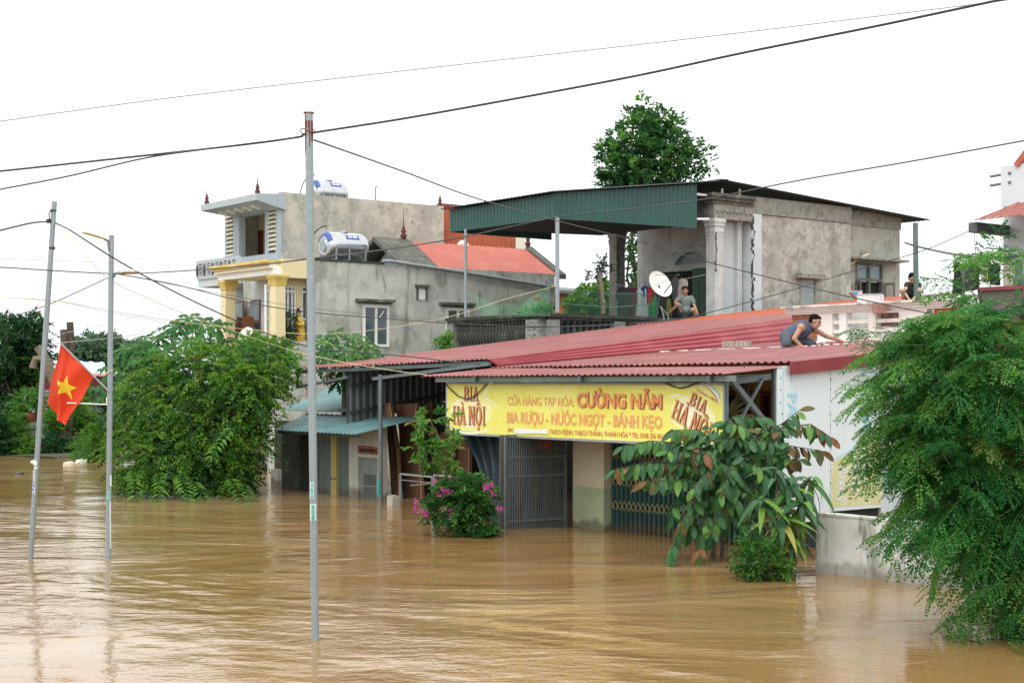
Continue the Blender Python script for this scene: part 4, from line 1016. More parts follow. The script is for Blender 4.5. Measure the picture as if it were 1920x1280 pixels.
# upswept canopy slab
yc0 = YT0 - 1.1; zl0, zl1 = Fy(376, 386, yc0).z, Fy(474, 362, yc0).z
xc0, xc1 = Fy(376, 386, yc0).x, Fy(474, 362, yc0).x
P_ = [(xc0, zl0), (xc0 + .2, zl0 - .02), (xc1, zl1 - .02)]
zk = (zl0 + zl1) / 2
mb = MB(); mb.hexa([(xc0, yc0, zk - .22), (XT + .55, yc0, zk - .22), (XT + .06, YT0 + .3, zk - .42), (xc0 + .3, YT0 + .3, zk - .42)], [(xc0, yc0, zk), (XT + .55, yc0, zk), (XT + .06, YT0 + .3, zk + .14), (xc0 + .3, YT0 + .3, zk + .14)]); mb.build('canopy_slab', m_bluegrey, th_)
for i in range(5):
    x = xc0 + .7 + i * (XT - xc0 - .6) / 5
    mb = MB(); mb.hexa([(x, yc0 + .35, zk - .34), (x + .14, yc0 + .35, zk - .34), (x + .14, yc0 + .65, zk - .41), (x, yc0 + .65, zk - .41)], [(x, yc0 + .35, zk - .25), (x + .14, yc0 + .35, zk - .25), (x + .14, yc0 + .65, zk - .30), (x, yc0 + .65, zk - .30)]); mb.build('canopy_bracket', m_cream, th_)
finial((xc0 + .2, yc0 + .15, zk), .62, th_); finial((XT + .35, yc0 + .15, zk), .62, th_); finial((XT - .1, YT1 - .1, zT), .6, th_)
# balcony
yb0 = YT0 - 1.5; xb0 = Fy(368, 515, yb0).x; zb0, zb1 = Fy(368, 525, yb0).z, Fy(368, 490, yb0).z
mb = MB(); mb.box(xb0 + .05, XT, yb0 + .05, YT0, zb0 - .27, zb0); mb.build('balcony_slab', m_paleblue, th_)
mb = MB(); mb.box(xb0, XT, yb0, yb0 + .12, zb1 - .12, zb1); mb.box(xb0, XT, yb0, yb0 + .12, zb0, zb0 + .12)
n_b = 5; bw = (XT - xb0) / n_b
for i in range(n_b + 1): x = xb0 + i * bw; mb.box(x if i == 0 else x - .14, x + .2, yb0 - .004, yb0 + .124, zb0 + .12, zb1 - .12)
mb.box(xb0, xb0 + .12, yb0 + .125, YT0, zb0, zb1); mb.build('balcony_rail', m_bluegrey, th_)
for i in range(n_b):
    x = xb0 + i * bw
    for z in (zb0 + .30, zb0 + .46):
        mb = MB(); mb.box(x + .2, x + bw - .14, yb0 + .03, yb0 + .09, z, z + .05); mb.build('rail_slat', m_bluegrey, th_)
    if i: mb = MB(); mb.ellipsoid((x + .03, yb0 - .02, (zb0 + zb1) / 2), (.10, .02, .22)); mb.build('red_oval', m_finial, th_, smooth=True)
    else: mb = MB(); mb.ellipsoid((x + .1, yb0 - .02, (zb0 + zb1) / 2), (.10, .02, .22)); mb.build('red_oval', m_finial, th_, smooth=True)
mb = MB(); a_ = tp(718, 372); mb.tube([(XT - .5, a_.y, zT - .1), (XT - .5, a_.y, zT + .55), (XT - .48, a_.y + .1, zT + .6)], .035, 6); mb.build('vent_pipe', m_steel, th_)
# orange-red clad building behind it
XO = XT - .5
oq0, oq1, oq2 = Fx(832, 388, XO), Fx(965, 400, XO), Fx(965, 465, XO)
oc = thing('clad_building', 'orange red ribbed metal clad upper storey far behind the coral roof', 'building', (XO, oq0.y, 0))
mb = MB(); mb.sheet((XO, oq0.y, 0), (XO, oq1.y, 0), (XO, oq1.y, oq0.z), (XO, oq0.y, oq0.z), .22, .03); mb.build('cladding', m_brickred, oc)
mb = MB(); mb.box(XO - 4, XO - .1, oq0.y, oq1.y, -1, oq0.z - .1); mb.build('body', m_beige, oc)
mb = MB(); mb.box(XO - 4, XO + .08, oq0.y - .05, oq1.y + .05, oq0.z, oq0.z + .12); mb.build('top_flashing', m_redfas, oc)
mb = MB(); mb.box(XO - .3, XO + .02, oq1.y + .051, oq1.y + .5, -1, Fx(968, 442, XO).z); mb.build('end_pier', m_cream, oc)
# pale gable peeping over the coral roof
oq = gp(872, 458); tb = thing('dormer', 'tiny pale triangular gable peeping over the coral roof', 'dormer', (X0 - 4, oq.y + 3, zpar))
xq = X0 - 4.2; c_ = Fx(872, 450, xq); mb = MB(); mb.prism([(xq, c_.y - .8, c_.z - .7), (xq, c_.y + .8, c_.z - .7), (xq, c_.y, c_.z)], (-.3, 0, 0)); mb.build('gable', m_cream, tb)

# ---------------------------------------------------------------- steel water tanks
def tank(y0, x, z, L_, r, lab, flip=False):
    t = thing('water_tank', lab, 'water tank', (x, y0, z), group='stainless water tanks on the roofs')
    c = Vector((x, y0, z + r + .06))
    prof = [(r * .0, -.02), (r * .45, -.015), (r * .5, .01), (r * .62, .0), (r * .86, .05), (r * .97, .13), (r, .24)] + [(r, .24 + (L_ - .48) * k / 8 + (.0 if k % 2 else 0.0)) for k in range(1, 9)] + [(r * .97, L_ - .13), (r * .86, L_ - .05), (r * .5, L_), (.0, L_)]
    mb = MB(); mb.lathe(c, prof, 36, (0, 1, 0)); mb.build('shell', m_tank, t, smooth=True)
    mb = MB(); mb.lathe(c, [(r * .40, -.03), (r * .42, -.012)], 24, (0, 1, 0)); mb.build('end_cap', m_steel, t)
    # printed blue arc round the end and badge on the flank
    mb = MB(); N_ = 18
    for i in range(N_):
        a0, a1 = R(20 + 140 * i / N_), R(20 + 140 * (i + 1) / N_)
        p = lambda a, rr, yy: (c.x + rr * math.cos(a), c.y + yy, c.z + rr * math.sin(a))
        mb.add([p(a0, r * .66, -.008), p(a1, r * .66, -.008), p(a1, r * .975, .115), p(a0, r * .975, .115), p(a0, r * .88, .045), p(a1, r * .88, .045)], [(0, 1, 5, 4), (4, 5, 2, 3)])
    mb.build('blue_arc', m_tanklogo, t)
    mb = MB(); y1, y2 = y0 + L_ * .42, y0 + L_ * .74
    for i in range(6):
        a0, a1 = R(28 + 3.6 * i), R(31.6 + 3.6 * i); q = lambda a, yy: (c.x + (r + .006) * math.cos(a), yy, c.z + (r + .006) * math.sin(a))
        mb.add([q(a0, y1), q(a0, y2), q(a1, y2), q(a1, y1)], [(0, 1, 2, 3)])
    mb.build('badge', m_tanklogo, t)
    am = R(39); nn = Vector((math.cos(am), 0, math.sin(am))); uu = Vector((-math.sin(am), 0, math.cos(am)))
    put_text('lettering', 'SHB', m_swhite, t, c + nn * (r + .008) + Vector((0, L_ * .47, 0)) - uu * r * .09, (0, 1, 0), tuple(uu), L_ * .22, r * .18, bold=.02, extrude=.004)
    mb = MB()
    for yy in (y0 + .2, y0 + L_ * .45, y0 + L_ - .22):
        mb.bar((x + r + .02, yy, z), (x + r + .02, yy, z + r * 1.05), .04); mb.bar((x - r - .02, yy, z), (x - r - .02, yy, z + r * 1.05), .04); mb.bar((x - r, yy, z + .08), (x + r, yy, z + .08), .04)
    for xx in (x + r + .02, x - r - .02):
        mb.bar((xx, y0 + .2, z + r * 1.05), (xx, y0 + L_ - .22, z + r * 1.05), .04); mb.bar((xx, y0 + .2, z + .04), (xx, y0 + L_ - .22, z + .04), .04)
    mb.build('stand', m_steel, t)
    mb = MB(); mb.tube([c + Vector((0, .12 - .62 * math.sin(a) ** 1.0 if a < 1.57 else -.5 - .06 * (a - 1.57), -.25 + (r + .42) * math.cos(a) if a < 1.57 else -.25 - .5 * (a - 1.57))) for a in np.linspace(0, 2.6, 16)], .02, 6); mb.build('hose', m_black, t)
    mb = MB(); mb.lathe(c + Vector((0, L_ * .5, r - .01)), [(.16, 0), (.16, .05), (.05, .07)], 16); mb.build('lid', m_tank, t)
zt_g = zpar + .03
q = gp(601, 480)
tank(Fx(606, 470, X0 - .75).y, X0 - .75, zt_g - .02, 1.5, .46, 'steel water tank with blue badge standing on the stained grey parapet')
tank(tp(596, 355).y + .7, XT - 1.6, zT - .2, 1.35, .46, 'upper steel water tank half hidden behind the tall beige wall top')
# ---------------------------------------------------------------- house with green clad canopy and balustraded terrace
XG = xA - .9
G = lambda px, py: Fx(px, py, XG)
cr_ = G(1015, 587); YC = cr_.y; zrl = cr_.z
xFL = Fy(842, 598, YC).x
Yl = G(1340, 400).y; Yw = G(1395, 400).y; Yk = G(1427, 372).y; Ym = G(1595, 388).y; Ye = G(1700, 400).y
zP = (G(1430, 372).z + G(1595, 388).z) / 2
zfl_ = zrl - 1.05
hg = thing('terrace_house', 'weathered concrete house with green ribbed canopy and dark balustraded terrace', 'house', (XG, YC, 0))
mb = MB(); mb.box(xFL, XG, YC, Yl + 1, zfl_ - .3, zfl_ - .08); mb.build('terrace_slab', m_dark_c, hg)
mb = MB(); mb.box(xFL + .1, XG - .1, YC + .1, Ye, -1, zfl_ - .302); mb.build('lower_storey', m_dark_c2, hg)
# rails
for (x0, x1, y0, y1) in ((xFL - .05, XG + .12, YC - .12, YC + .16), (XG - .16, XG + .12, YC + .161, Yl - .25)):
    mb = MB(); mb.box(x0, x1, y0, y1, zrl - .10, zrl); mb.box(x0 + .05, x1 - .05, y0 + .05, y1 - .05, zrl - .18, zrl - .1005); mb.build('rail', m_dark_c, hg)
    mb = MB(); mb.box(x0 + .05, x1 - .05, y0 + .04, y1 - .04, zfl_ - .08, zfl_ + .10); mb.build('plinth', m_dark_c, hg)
bp_ = [(.05, 0), (.075, .03), (.045, .08), (.04, .14), (.085, .30), (.09, .38), (.05, .52), (.035, .62), (.07, .68), (.05, .74)]
zb_l = zfl_ + .10; hb = zrl - .18 - zb_l
bm = None
def baluster(x, y):
    global bm
    if bm is None:
        mb = MB(); mb.lathe((x, y, zb_l), [(r, z / .74 * hb) for r, z in bp_], 10); bm = mb.build('baluster', m_dark_c, hg, smooth=True); bm['bx'] = x; bm['by'] = y
    else:
        o = bm.copy(); COL.objects.link(o); o.parent = hg; o.matrix_basis = bm.matrix_basis @ Matrix.Translation((x - bm['bx'], y - bm['by'], 0))
nf = 22
for i in range(nf): baluster(xFL + .55 + (XG - xFL - 1.25) * i / (nf - 1), YC + .02)
y = YC + .75
while y < Yl - .6:
    if abs(y - G(1160, 600).y) > .35: baluster(XG - .02, y)
    y += .245
mb = MB(); mb.grid(lambda u, v: (xFL + .4 + (XG - .5 - xFL) * u, YC + .26 + .03 * math.sin(u * 60), zfl_ - .05 + (zrl - zfl_ - .1) * v), 60, 2); mb.grid(lambda u, v: (XG - .26 + .03 * math.sin(u * 70), YC + .4 + (Yl - YC - .5) * u, zfl_ - .05 + (zrl - zfl_ - .1) * v), 60, 2); mb.build('shade_net', mat('dark_green_shade_net', (.012, .045, .028), .9, [((.02, .10, .05), 6., .55, .66)]), hg)
# posts with cast relief
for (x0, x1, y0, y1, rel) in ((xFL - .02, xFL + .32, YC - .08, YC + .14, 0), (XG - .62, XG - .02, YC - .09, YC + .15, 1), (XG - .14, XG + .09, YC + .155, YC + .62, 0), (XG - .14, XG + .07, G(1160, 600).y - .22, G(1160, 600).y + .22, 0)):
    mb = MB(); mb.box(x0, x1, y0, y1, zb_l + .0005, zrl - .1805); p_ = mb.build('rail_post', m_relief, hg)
    if y0 < YC:
        xm = (x0 + x1) / 2
        mb = MB(); zc = (zb_l + zrl - .18) / 2
        mb.box(x0 + .03, x1 - .03, y0 - .012, y0 - .001, zb_l + .05, zb_l + .08); mb.box(x0 + .03, x1 - .03, y0 - .012, y0 - .001, zrl - .26, zrl - .23)
        mb.ellipsoid((xm, y0 - .004, zc - .08), (.05, .03, .22), 8, 6)
        for s_ in (-1, 1):
            for k in range(3): mb.ellipsoid((xm + s_ * .11, y0 - .004, zc - .18 + k * .16), (.09, .025, .05), 8, 6, Matrix.Rotation(-s_ * .6, 3, 'Y'))
        mb.ellipsoid((xm, y0 - .004, zc + .22), (.07, .03, .07), 8, 6)
        mb.build('cast_relief', m_relief, p_, smooth=True)
# loggia front wall with arched window and doorway
xR, xLw = XG - .28, Fy(1195, 450, Yw).x
a0, a1 = Fy(1265, 500, Yw).x, Fy(1327, 500, Yw).x
za0, za1 = Fy(1290, 497, Yw).z, Fy(1300, 474, Yw).z
d0, d1 = Fy(1222, 560, Yw).x, Fy(1312, 560, Yw).x; zdh = Fy(1270, 508, Yw).z
zTop = zP - .35
mb = MB(); mb.box(xLw, d0, Yw, Yw + .2, zfl_ - .1, zdh); mb.box(d1, xR, Yw, Yw + .2, zfl_ - .1, zdh); mb.box(xLw, xR, Yw, Yw + .2, zdh, za0); mb.box(xLw, a0, Yw, Yw + .2, za0, zTop); mb.box(a1, xR, Yw, Yw + .2, za0, zTop)
n_ = 10; arc_ = [(a0 + (a1 - a0) * i / n_, za0 + .30 * (za1 - za0) + (za1 - za0) * .7 * math.sin(math.pi * i / n_) ** .7 * 1.2) for i in range(n_ + 1)]
for (p, q) in zip(arc_[:-1], arc_[1:]): mb.hexa([(p[0], Yw, p[1]), (q[0], Yw, q[1]), (q[0], Yw + .2, q[1]), (p[0], Yw + .2, p[1])], [(p[0], Yw, zTop), (q[0], Yw, zTop), (q[0], Yw + .2, zTop), (p[0], Yw + .2, zTop)])
mb.build('loggia_wall', m_dirtyw, hg)
mb = MB(); mb.box(a0, a1, Yw + .1, Yw + .14, za0, max(z for _, z in arc_)); w_ = mb.build('arched_window', m_glassb, hg)
mb = MB(); mb.tube([(x, Yw - .01, z) for x, z in arc_], .03, 6); mb.tube([(x + (.2 if i > 5 else -.2) * (abs(i - 5) / 5), Yw - .01, z + .22) for i, (x, z) in enumerate(arc_)], .035, 6); mb.bar((a0, Yw - .01, za0), (a1, Yw - .01, za0), .05); mb.build('arch_moulding', m_dirtyw, w_)
mb = MB(); mb.box(d0, d1, Yw + .21, Yw + .25, zfl_ - .1, zdh); mb.build('doorway', m_dark, hg)
g0_, g1_ = Fy(1299, 560, Yw - .12).x, Fy(1327, 560, Yw - .12).x
mb = MB(); mb.box(g0_, g1_, Yw - .14, Yw - .08, zfl_ - .08, zdh + .02); d_ = mb.build('door_leaf', m_gdoor, hg)
for a, b in ((.1, .45), (.55, .9)):
    mb = MB(); mb.box(g0_ + (g1_ - g0_) * a, g0_ + (g1_ - g0_) * b, Yw - .15, Yw - .141, zfl_ + .25, zdh - .15); mb.build('door_panel', m_gdoor, d_)
mb = MB(); mb.box(xLw + .3, xR, Yl + .1, Yw, zTop - .1, zTop); mb.build('loggia_ceiling', m_dirtyw, hg)
# columns, brackets, frieze
def col(x, y, nm='column', mt=m_dirtyw):
    zc = zP - 1.35
    mb = MB(); mb.box(x - .19, x + .19, y - .19, y + .19, zfl_ - .08, zc); c_ = mb.build(nm, mt, hg)
    mb = MB()
    for k, (o, dz) in enumerate(((.20, 0), (.215, .10), (.205, .20), (.235, .30), (.26, .42))): mb.box(x - o, x + o, y - o, y + o, zc + dz, zc + dz + .12 - .0005)
    mb.build('capital', mt, c_)
    mb = MB()
    for i in range(12): mb.ellipsoid((x + .20, y - .14 + rnd.uniform(-.04, .05), zc + .1 - i * .11), (.015, rnd.uniform(.02, .06), rnd.uniform(.05, .10)), 7, 5)
    mb.build('stucco_ornament', m_dark_c2, c_, smooth=True)
col(XG - .2, Yl + .2); col(Fy(1157, 450, Yl + .2).x, Yl + .2, mt=m_relief)
yl2 = Yl + .2
mb = MB(); mb.box(XG - .42, XG + .02, yl2 - .25, Yk - .42, zP - .82, zP - .35); mb.box(Fy(1145, 450, yl2).x, XG - .42, yl2 - .2, yl2 + .2, zP - .82, zP - .35); mb.build('architrave', m_relief, hg)
for dz, o in ((.35, .05), (.24, .11), (.13, .18)):
    mb = MB(); mb.box(XG - .4, XG + o, yl2 - .3 - o, Yk - .43, zP - dz + .0005, zP - dz + .105); mb.build('cornice', m_dark_c2, hg)
for i in range(int((Yk - yl2) / .22)):
    mb = MB(); mb.ellipsoid((XG + .03, yl2 - .1 + i * .22, zP - .55), (.03, .09, .09), 8, 6); mb.build('frieze_relief', m_relief, hg, smooth=True)
mb = MB(); mb.box(XG - .75, XG - .43, yl2 + .4, Yk, zfl_ - .1, zP - .83); mb.build('loggia_side_wall', m_paleblue, hg)
# corner pier and long side wall
mb = MB(); mb.box(XG - .42, XG + .03, Yk - .42, Yk - .002, -1, zP - .55); mb.build('corner_pier', m_paleblue, hg)
mb = MB()
for i in range(40): mb.ellipsoid((XG + .015, Yk - .41 + rnd.uniform(-.06, .07), zP - .7 - i * .11), (.03, rnd.uniform(.02, .07), rnd.uniform(.05, .14)), 7, 5)
mb.build('stucco_ornament', m_dark_c, hg, smooth=True)
jw = [G(1499, 560).y, G(1530, 560).y, G(1515, 580).z - .3, G(1515, 524).z]
mb = MB(); zs0, zs1 = jw[2], jw[3]
for (y0, y1, z0, z1) in ((Yk, Ym, -1, zs0), (Yk, Ym, zs1, zP - .56), (Yk, jw[0], zs0, zs1), (jw[1], Ym, zs0, zs1)): mb.box(XG - .25, XG, y0, y1, z0, z1)
mb.build('side_wall', m_peel, hg)
mb = MB(); mb.box(XG - .27, XG + .04, Yk - .45, Ym, zP - .545, zP); mb.build('parapet_band', m_relief, hg)
mb = MB(); mb.box(XG, XG + .28, jw[0] - .25, jw[1] + .2, zs1 + .02, zs1 + .17); mb.hexa([(XG, jw[0] - .1, zs1 + .1705), (XG + .2, jw[0] - .1, zs1 + .1705), (XG + .2, jw[1] + .1, zs1 + .1705), (XG, jw[1] + .1, zs1 + .1705)], [(XG, jw[0], zs1 + .42), (XG + .01, jw[0], zs1 + .42), (XG + .01, jw[1], zs1 + .32), (XG, jw[1], zs1 + .32)]); mb.build('window_hood', m_relief, hg)
mb = MB(); mb.box(XG - .12, XG + .012, jw[0], jw[0] + .07, zs0, zs1); mb.box(XG - .12, XG + .012, jw[1] - .07, jw[1], zs0, zs1); jwn = mb.build('window', m_relief, hg)
m_jal = mat('dusty_jalousie_glass', (.27, .33, .31), .3, [((.33, .38, .35), 3., .45, .65)])
for i in range(9):
    z = zs0 + (zs1 - zs0) * i / 9; mb = MB(); mb.hexa([(XG - .10, jw[0] + .07, z + .03), (XG - .10, jw[1] - .07, z + .03), (XG - .02, jw[1] - .07, z), (XG - .02, jw[0] + .07, z)], [(XG - .10, jw[0] + .07, z + .18), (XG - .10, jw[1] - .07, z + .18), (XG - .02, jw[1] - .07, z + .15), (XG - .02, jw[0] + .07, z + .15)]); mb.build('glass_louvre', m_jal, jwn)
# set-back rear part
XB = XG - .3
w2 = [Fx(a, 520, XB).y for a in (1604, 1655)]; wz = [Fx(1630, 565, XB).z - .4, Fx(1630, 493, XB).z]
mb = MB()
for (y0, y1, z0, z1) in ((Ym + .002, Ye, -1, wz[0]), (Ym + .002, Ye, wz[1], zP - .56), (Ym + .002, w2[0], wz[0], wz[1]), (w2[1], Ye, wz[0], wz[1])): mb.box(XB - .25, XB, y0, y1, z0, z1)
mb.build('rear_side_wall', mat('rear_render', (.34, .33, .29), .9, [((.40, .39, .34), 1.3, .4, .65), ((.2, .2, .175), 2.2, .5, .7, .8)], bump=(16, .4, .02)), hg)
mb = MB(); mb.box(XB - .27, XB + .04, Ym + .002, Ye + .03, zP - .555, zP - .03); mb.build('rear_parapet_band', m_relief, hg)
mb = MB(); mb.box(XB, XB + .55, w2[0] - .5, w2[1] + .8, wz[1] + .06, wz[1] + .14); mb.build('window_canopy', m_relief, hg)
mb = MB(); m_gwood = mat('grey_window_wood', (.13, .125, .11), .7)
zm = wz[1] - .55
mb.box(XB - .1, XB + .02, w2[0], w2[0] + .08, wz[0], wz[1]); mb.box(XB - .1, XB + .02, w2[1] - .08, w2[1], wz[0], wz[1]); mb.box(XB - .1, XB + .02, w2[0] + .08, w2[1] - .08, wz[1] - .08, wz[1]); mb.box(XB - .1, XB + .02, w2[0] + .08, w2[1] - .08, zm - .10, zm); ym = (w2[0] + w2[1]) / 2; mb.box(XB - .1, XB + .02, ym - .05, ym + .05, wz[0], wz[1] - .08); w_ = mb.build('window', m_gwood, hg)
for (a, b) in ((w2[0] + .08, ym - .05), (ym + .05, w2[1] - .08)):
    mb = MB(); mb.box(XB - .07, XB - .05, a, b, zm, wz[1] - .08); mb.build('pane', m_glassb, w_)
mb = MB(); mb.box(XB - .22, XB - .18, w2[0], w2[1], wz[0], zm - .1); mb.build('opening', m_dark, w_)
for (hy, dr_) in ((w2[0] - .02, 0), (w2[1] + .02, 1)):
    L_ = .40; dy = (-L_ * .35 if dr_ == 0 else L_ * .5)
    p, q = Vector((XB + .03, hy, 0)), Vector((XB + .03 + L_ * .8, hy + dy, 0))
    mb = MB(); t = Vector((0, .04, 0))
    def lf(f0, f1, z0, z1): 
        P, Q = p.lerp(q, f0), p.lerp(q, f1); mb.hexa([P + Vector((0, 0, z0)), Q + Vector((0, 0, z0)), Q + t + Vector((0, 0, z0)), P + t + Vector((0, 0, z0))], [P + Vector((0, 0, z1)), Q + Vector((0, 0, z1)), Q + t + Vector((0, 0, z1)), P + t + Vector((0, 0, z1))])
    z0, z1 = wz[0], zm - .12
    lf(0, .18, z0, z1); lf(.82, 1, z0, z1); lf(.18, .82, z1 - .1, z1); lf(.18, .82, z0, z0 + .1); s_ = mb.build('shutter_leaf', m_gwood, w_)
mb = MB(); pts = [Fx(1585, 498, XB) , Fx(1600, 488, XB), Fx(1622, 477, XB), Fx(1620, 470, XB)]; mb.tube([p_ + Vector((.12, 0, 0)) for p_ in pts], .05, 8); mb.build('waste_pipe', m_pipew, hg, smooth=True)
# canopy
yE = G(1055, 362).y - .35; zE = G(1055, 362).z; yRd = G(1345, 340).y; zRd = G(1345, 340).z; yBk = G(1732, 397).y; zBk = zRd - .55
xCL = Fy(843, 400, yE).x; xCR = XG + .28
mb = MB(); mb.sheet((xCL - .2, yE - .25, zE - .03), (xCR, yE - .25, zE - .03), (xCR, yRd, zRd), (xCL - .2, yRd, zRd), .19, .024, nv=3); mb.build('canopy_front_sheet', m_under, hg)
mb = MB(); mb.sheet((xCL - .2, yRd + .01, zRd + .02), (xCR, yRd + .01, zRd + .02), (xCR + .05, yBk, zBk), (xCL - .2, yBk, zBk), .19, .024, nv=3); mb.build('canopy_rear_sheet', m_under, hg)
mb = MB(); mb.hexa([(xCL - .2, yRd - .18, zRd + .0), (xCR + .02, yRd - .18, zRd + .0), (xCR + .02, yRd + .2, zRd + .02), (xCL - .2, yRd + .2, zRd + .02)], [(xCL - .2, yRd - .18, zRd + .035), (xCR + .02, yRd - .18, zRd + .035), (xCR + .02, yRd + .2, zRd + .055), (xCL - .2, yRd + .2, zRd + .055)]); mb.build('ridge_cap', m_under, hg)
zfb = G(1055, 412).z
mb = MB(); mb.sheet((xCL, yE, zfb + .02), (xCR - .245, yE, zfb + .02), (xCR - .245, yE, zE - .04), (xCL, yE, zE - .04), .17, .026); mb.build('front_fascia', m_green, hg)
ys0, ys1 = yE + .002, G(1305, 400).y; xs_ = xCR - .24
tS = lambda y: zE + (zRd - zE) * (y - yE + .25) / (yRd - yE + .25) - .06
zfb1 = G(1305, 428).z
mb = MB(); mb.sheet((xs_, ys0, zfb), (xs_, ys1, zfb1), (xs_, ys1, tS(ys1)), (xs_, ys0, tS(ys0)), .19, .028); mb.build('side_fascia', m_green, hg)
mb = MB(); mb.sheet((xCL, yE + .01, zfb + .02), (xCL, yE + 4.2, zfb + .02), (xCL, yE + 4.2, zE + .2), (xCL, yE + .01, zE - .04), .19, .026); mb.build('far_fascia', m_green, hg)
for y in (yE + 1.6, yE + 3.4, yE + 5.2):
    mb = MB(); mb.bar((xCL, y, tS(y) - .12), (xs_ - .06, y, tS(y) - .12), .06, .08); mb.build('purlin', m_dsteel, hg)
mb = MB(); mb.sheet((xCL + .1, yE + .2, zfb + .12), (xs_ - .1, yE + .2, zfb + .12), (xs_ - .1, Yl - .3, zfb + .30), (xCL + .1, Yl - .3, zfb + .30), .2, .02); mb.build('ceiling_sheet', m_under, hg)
for px, lab in ((873, 0), (1045, 1)):
    q = Fy(px, 585, YC + .02); mb = MB(); mb.tube([(q.x, q.y, zrl), (q.x, q.y, zfb - .02)], .045 if px < 900 else .06, 10); mb.build('canopy_post', m_steel, hg, smooth=True)
# white steel rails above the cornice
for p, q in ((G(1305, 363), G(1395, 373)), (G(1305, 410), G(1333, 410))):
    mb = MB(); mb.bar(p + Vector((-.1, 0, 0)), q + Vector((-.1, 0, 0)), .07); mb.build('tie_bar', m_white, hg)
for px in (1358, 1391):
    a = G(px, 362); mb = MB(); mb.bar((XG - .1, a.y, a.z + .15), (XG - .1, a.y, a.z - .35), .05); mb.build('tie_strut', m_white, hg)
# ---------------------------------------------------------------- orange roof behind the red one
oe = G(1585, 562); kO = (oe.z - rb.z - .04) / (oe.y - yB); yO = oe.y
def zor(y): return rb.z + .04 + kO * (y - yB)
def Forange(px, py): return Froof(px, py, rb.z + .04, kO, yB)
xO1 = Fy(1800, 552, yO).x
mb = MB(); mb.sheet((xA - .1, yB - .15, zor(yB - .15)), (xO1, yB - .15, zor(yB - .15)), (xO1, yO, zor(yO)), (xA - .1, yO, zor(yO)), .17, .024, nv=4)
orf = thing('orange_shed', 'low shed with faded orange ribbed roof behind the red shop roof', 'shed', (xA, yB, 0))
mb.build('roof', m_orange, orf)
mb = MB(); mb.box(xA + .1, xO1 - .3, yB + .6, yO - .3, -1, zor(yB) - .1); mb.build('wall', m_inter, orf)
# ---------------------------------------------------------------- white balustrade with brick infill
yW = Froof(1535, 643).y
q = lambda px, py: Fy(px, py, yW)
zw0 = q(1600, 640).z - .1; zr_ = q(1600, 572).z + .04
bx0, bx1 = q(1480, 580).x, q(1805, 570).x
bl = thing('white_balustrade', 'aged white parapet with brick infill and mouldy capping behind the crouching man', 'balustrade', (bx0, yW, zw0))
mb = MB(); mb.box(bx0 - .12, bx1, yW - .18, yW + .25, zr_ - .05, zr_); mb.build('capping', m_capd, bl)
for dz, h_, o in ((.0505, .05, .13), (.101, .05, .09), (.1515, .045, .05)):
    mb = MB(); mb.box(bx0 - o * .5, bx1, yW - o, yW + .2, zr_ - dz - h_, zr_ - dz); mb.build('moulding', m_offw, bl)
zr_ -= .197
mb = MB(); mb.box(bx0, bx1, yW - .06, yW + .2, zw0 - .3, zw0 + .13); mb.build('base_rail', m_offw, bl)
zb_ = zw0 + .13
xb = [q(p_, 600).x for p_ in (1484, 1534, 1562, 1575, 1588, 1630, 1643, 1687, 1739, 1750)]
for a, b in ((xb[1], xb[2]), (xb[3], xb[4]), (xb[5], xb[6]), (xb[7], xb[8])):
    mb = MB(); mb.box(a, b, yW - .03, yW + .17, zb_, zr_); mb.build('upright', m_offw if a != xb[3] else m_white, bl)
for a, b in ((xb[2], xb[3]), (xb[4], xb[5]), (xb[6], xb[7]), (xb[8], xb[9])):
    for f_ in (.33, .66):
        mb = MB(); z = zb_ + (zr_ - zb_) * f_; mb.box(a + .001, b - .001, yW + .01, yW + .15, z - .04, z + .04); mb.build('cross_slat', m_offw, bl)
mb = MB(); mb.box(xb[0], xb[1] - .002, yW + .03, yW + .14, zb_, zr_); mb.box(xb[9], bx1, yW + .03, yW + .14, zb_, zr_); mb.build('mortar_bed', m_mortar, bl)
bkm = None
for (a, b) in ((xb[0], xb[1]), (xb[9], bx1)):
    nz = 6; hz = (zr_ - zb_) / nz; lx = .25
    for j in range(nz):
        x = a + .01 - (lx / 2 if j % 2 else 0)
        while x < b - .03:
            x0_, x1_ = max(x, a + .01), min(x + lx - .012, b - .01)
            if x1_ - x0_ > .05:
                mb = MB(); o_ = rnd.uniform(-.006, .004); mb.box(x0_, x1_, yW + .005 + o_, yW + .08, zb_ + j * hz + .006, zb_ + (j + 1) * hz - .006); mb.build('brick', m_brick, bl)
            x += lx
mb = MB(); mb.box(xb[1] - .3, bx1, yW + .9, yW + 1.0, -1, zr_ + .1); one(mb, 'inner_wall', 'stained white wall seen through the gaps of the white balustrade', 'wall', m_dirtyw)
def cloth(u, v, pa, pb, pc, pd, amp, fq):
    p = pa.lerp(pb, u).lerp(pd.lerp(pc, u), v); return (p.x + .01 * math.sin(v * 9), p.y - .02 + amp * math.sin(u * fq + v), p.z)
m_brownc = mat('brown_cloth', (.36, .21, .16), .9, [((.28, .15, .11), 5., .45, .65)])
qq = lambda px, py, d: Fy(px, py, yW - d)
for pts, lab in ((((1634, 568), (1664, 568), (1660, 588), (1636, 589)), 'faded brown cloth draped over the white balustrade capping'), (((1648, 586), (1688, 586), (1688, 612), (1652, 612)), 'dusty brown mat hanging behind the gap of the white balustrade')):
    P_ = [qq(a, b, .2 if pts[0][1] < 580 else -.2) for a, b in pts]
    mb = MB(); mb.grid(lambda u, v: cloth(u, v, *P_, .035, 14), 24, 8); one(mb, 'draped_cloth', lab, 'cloth', m_brownc, smooth=True)
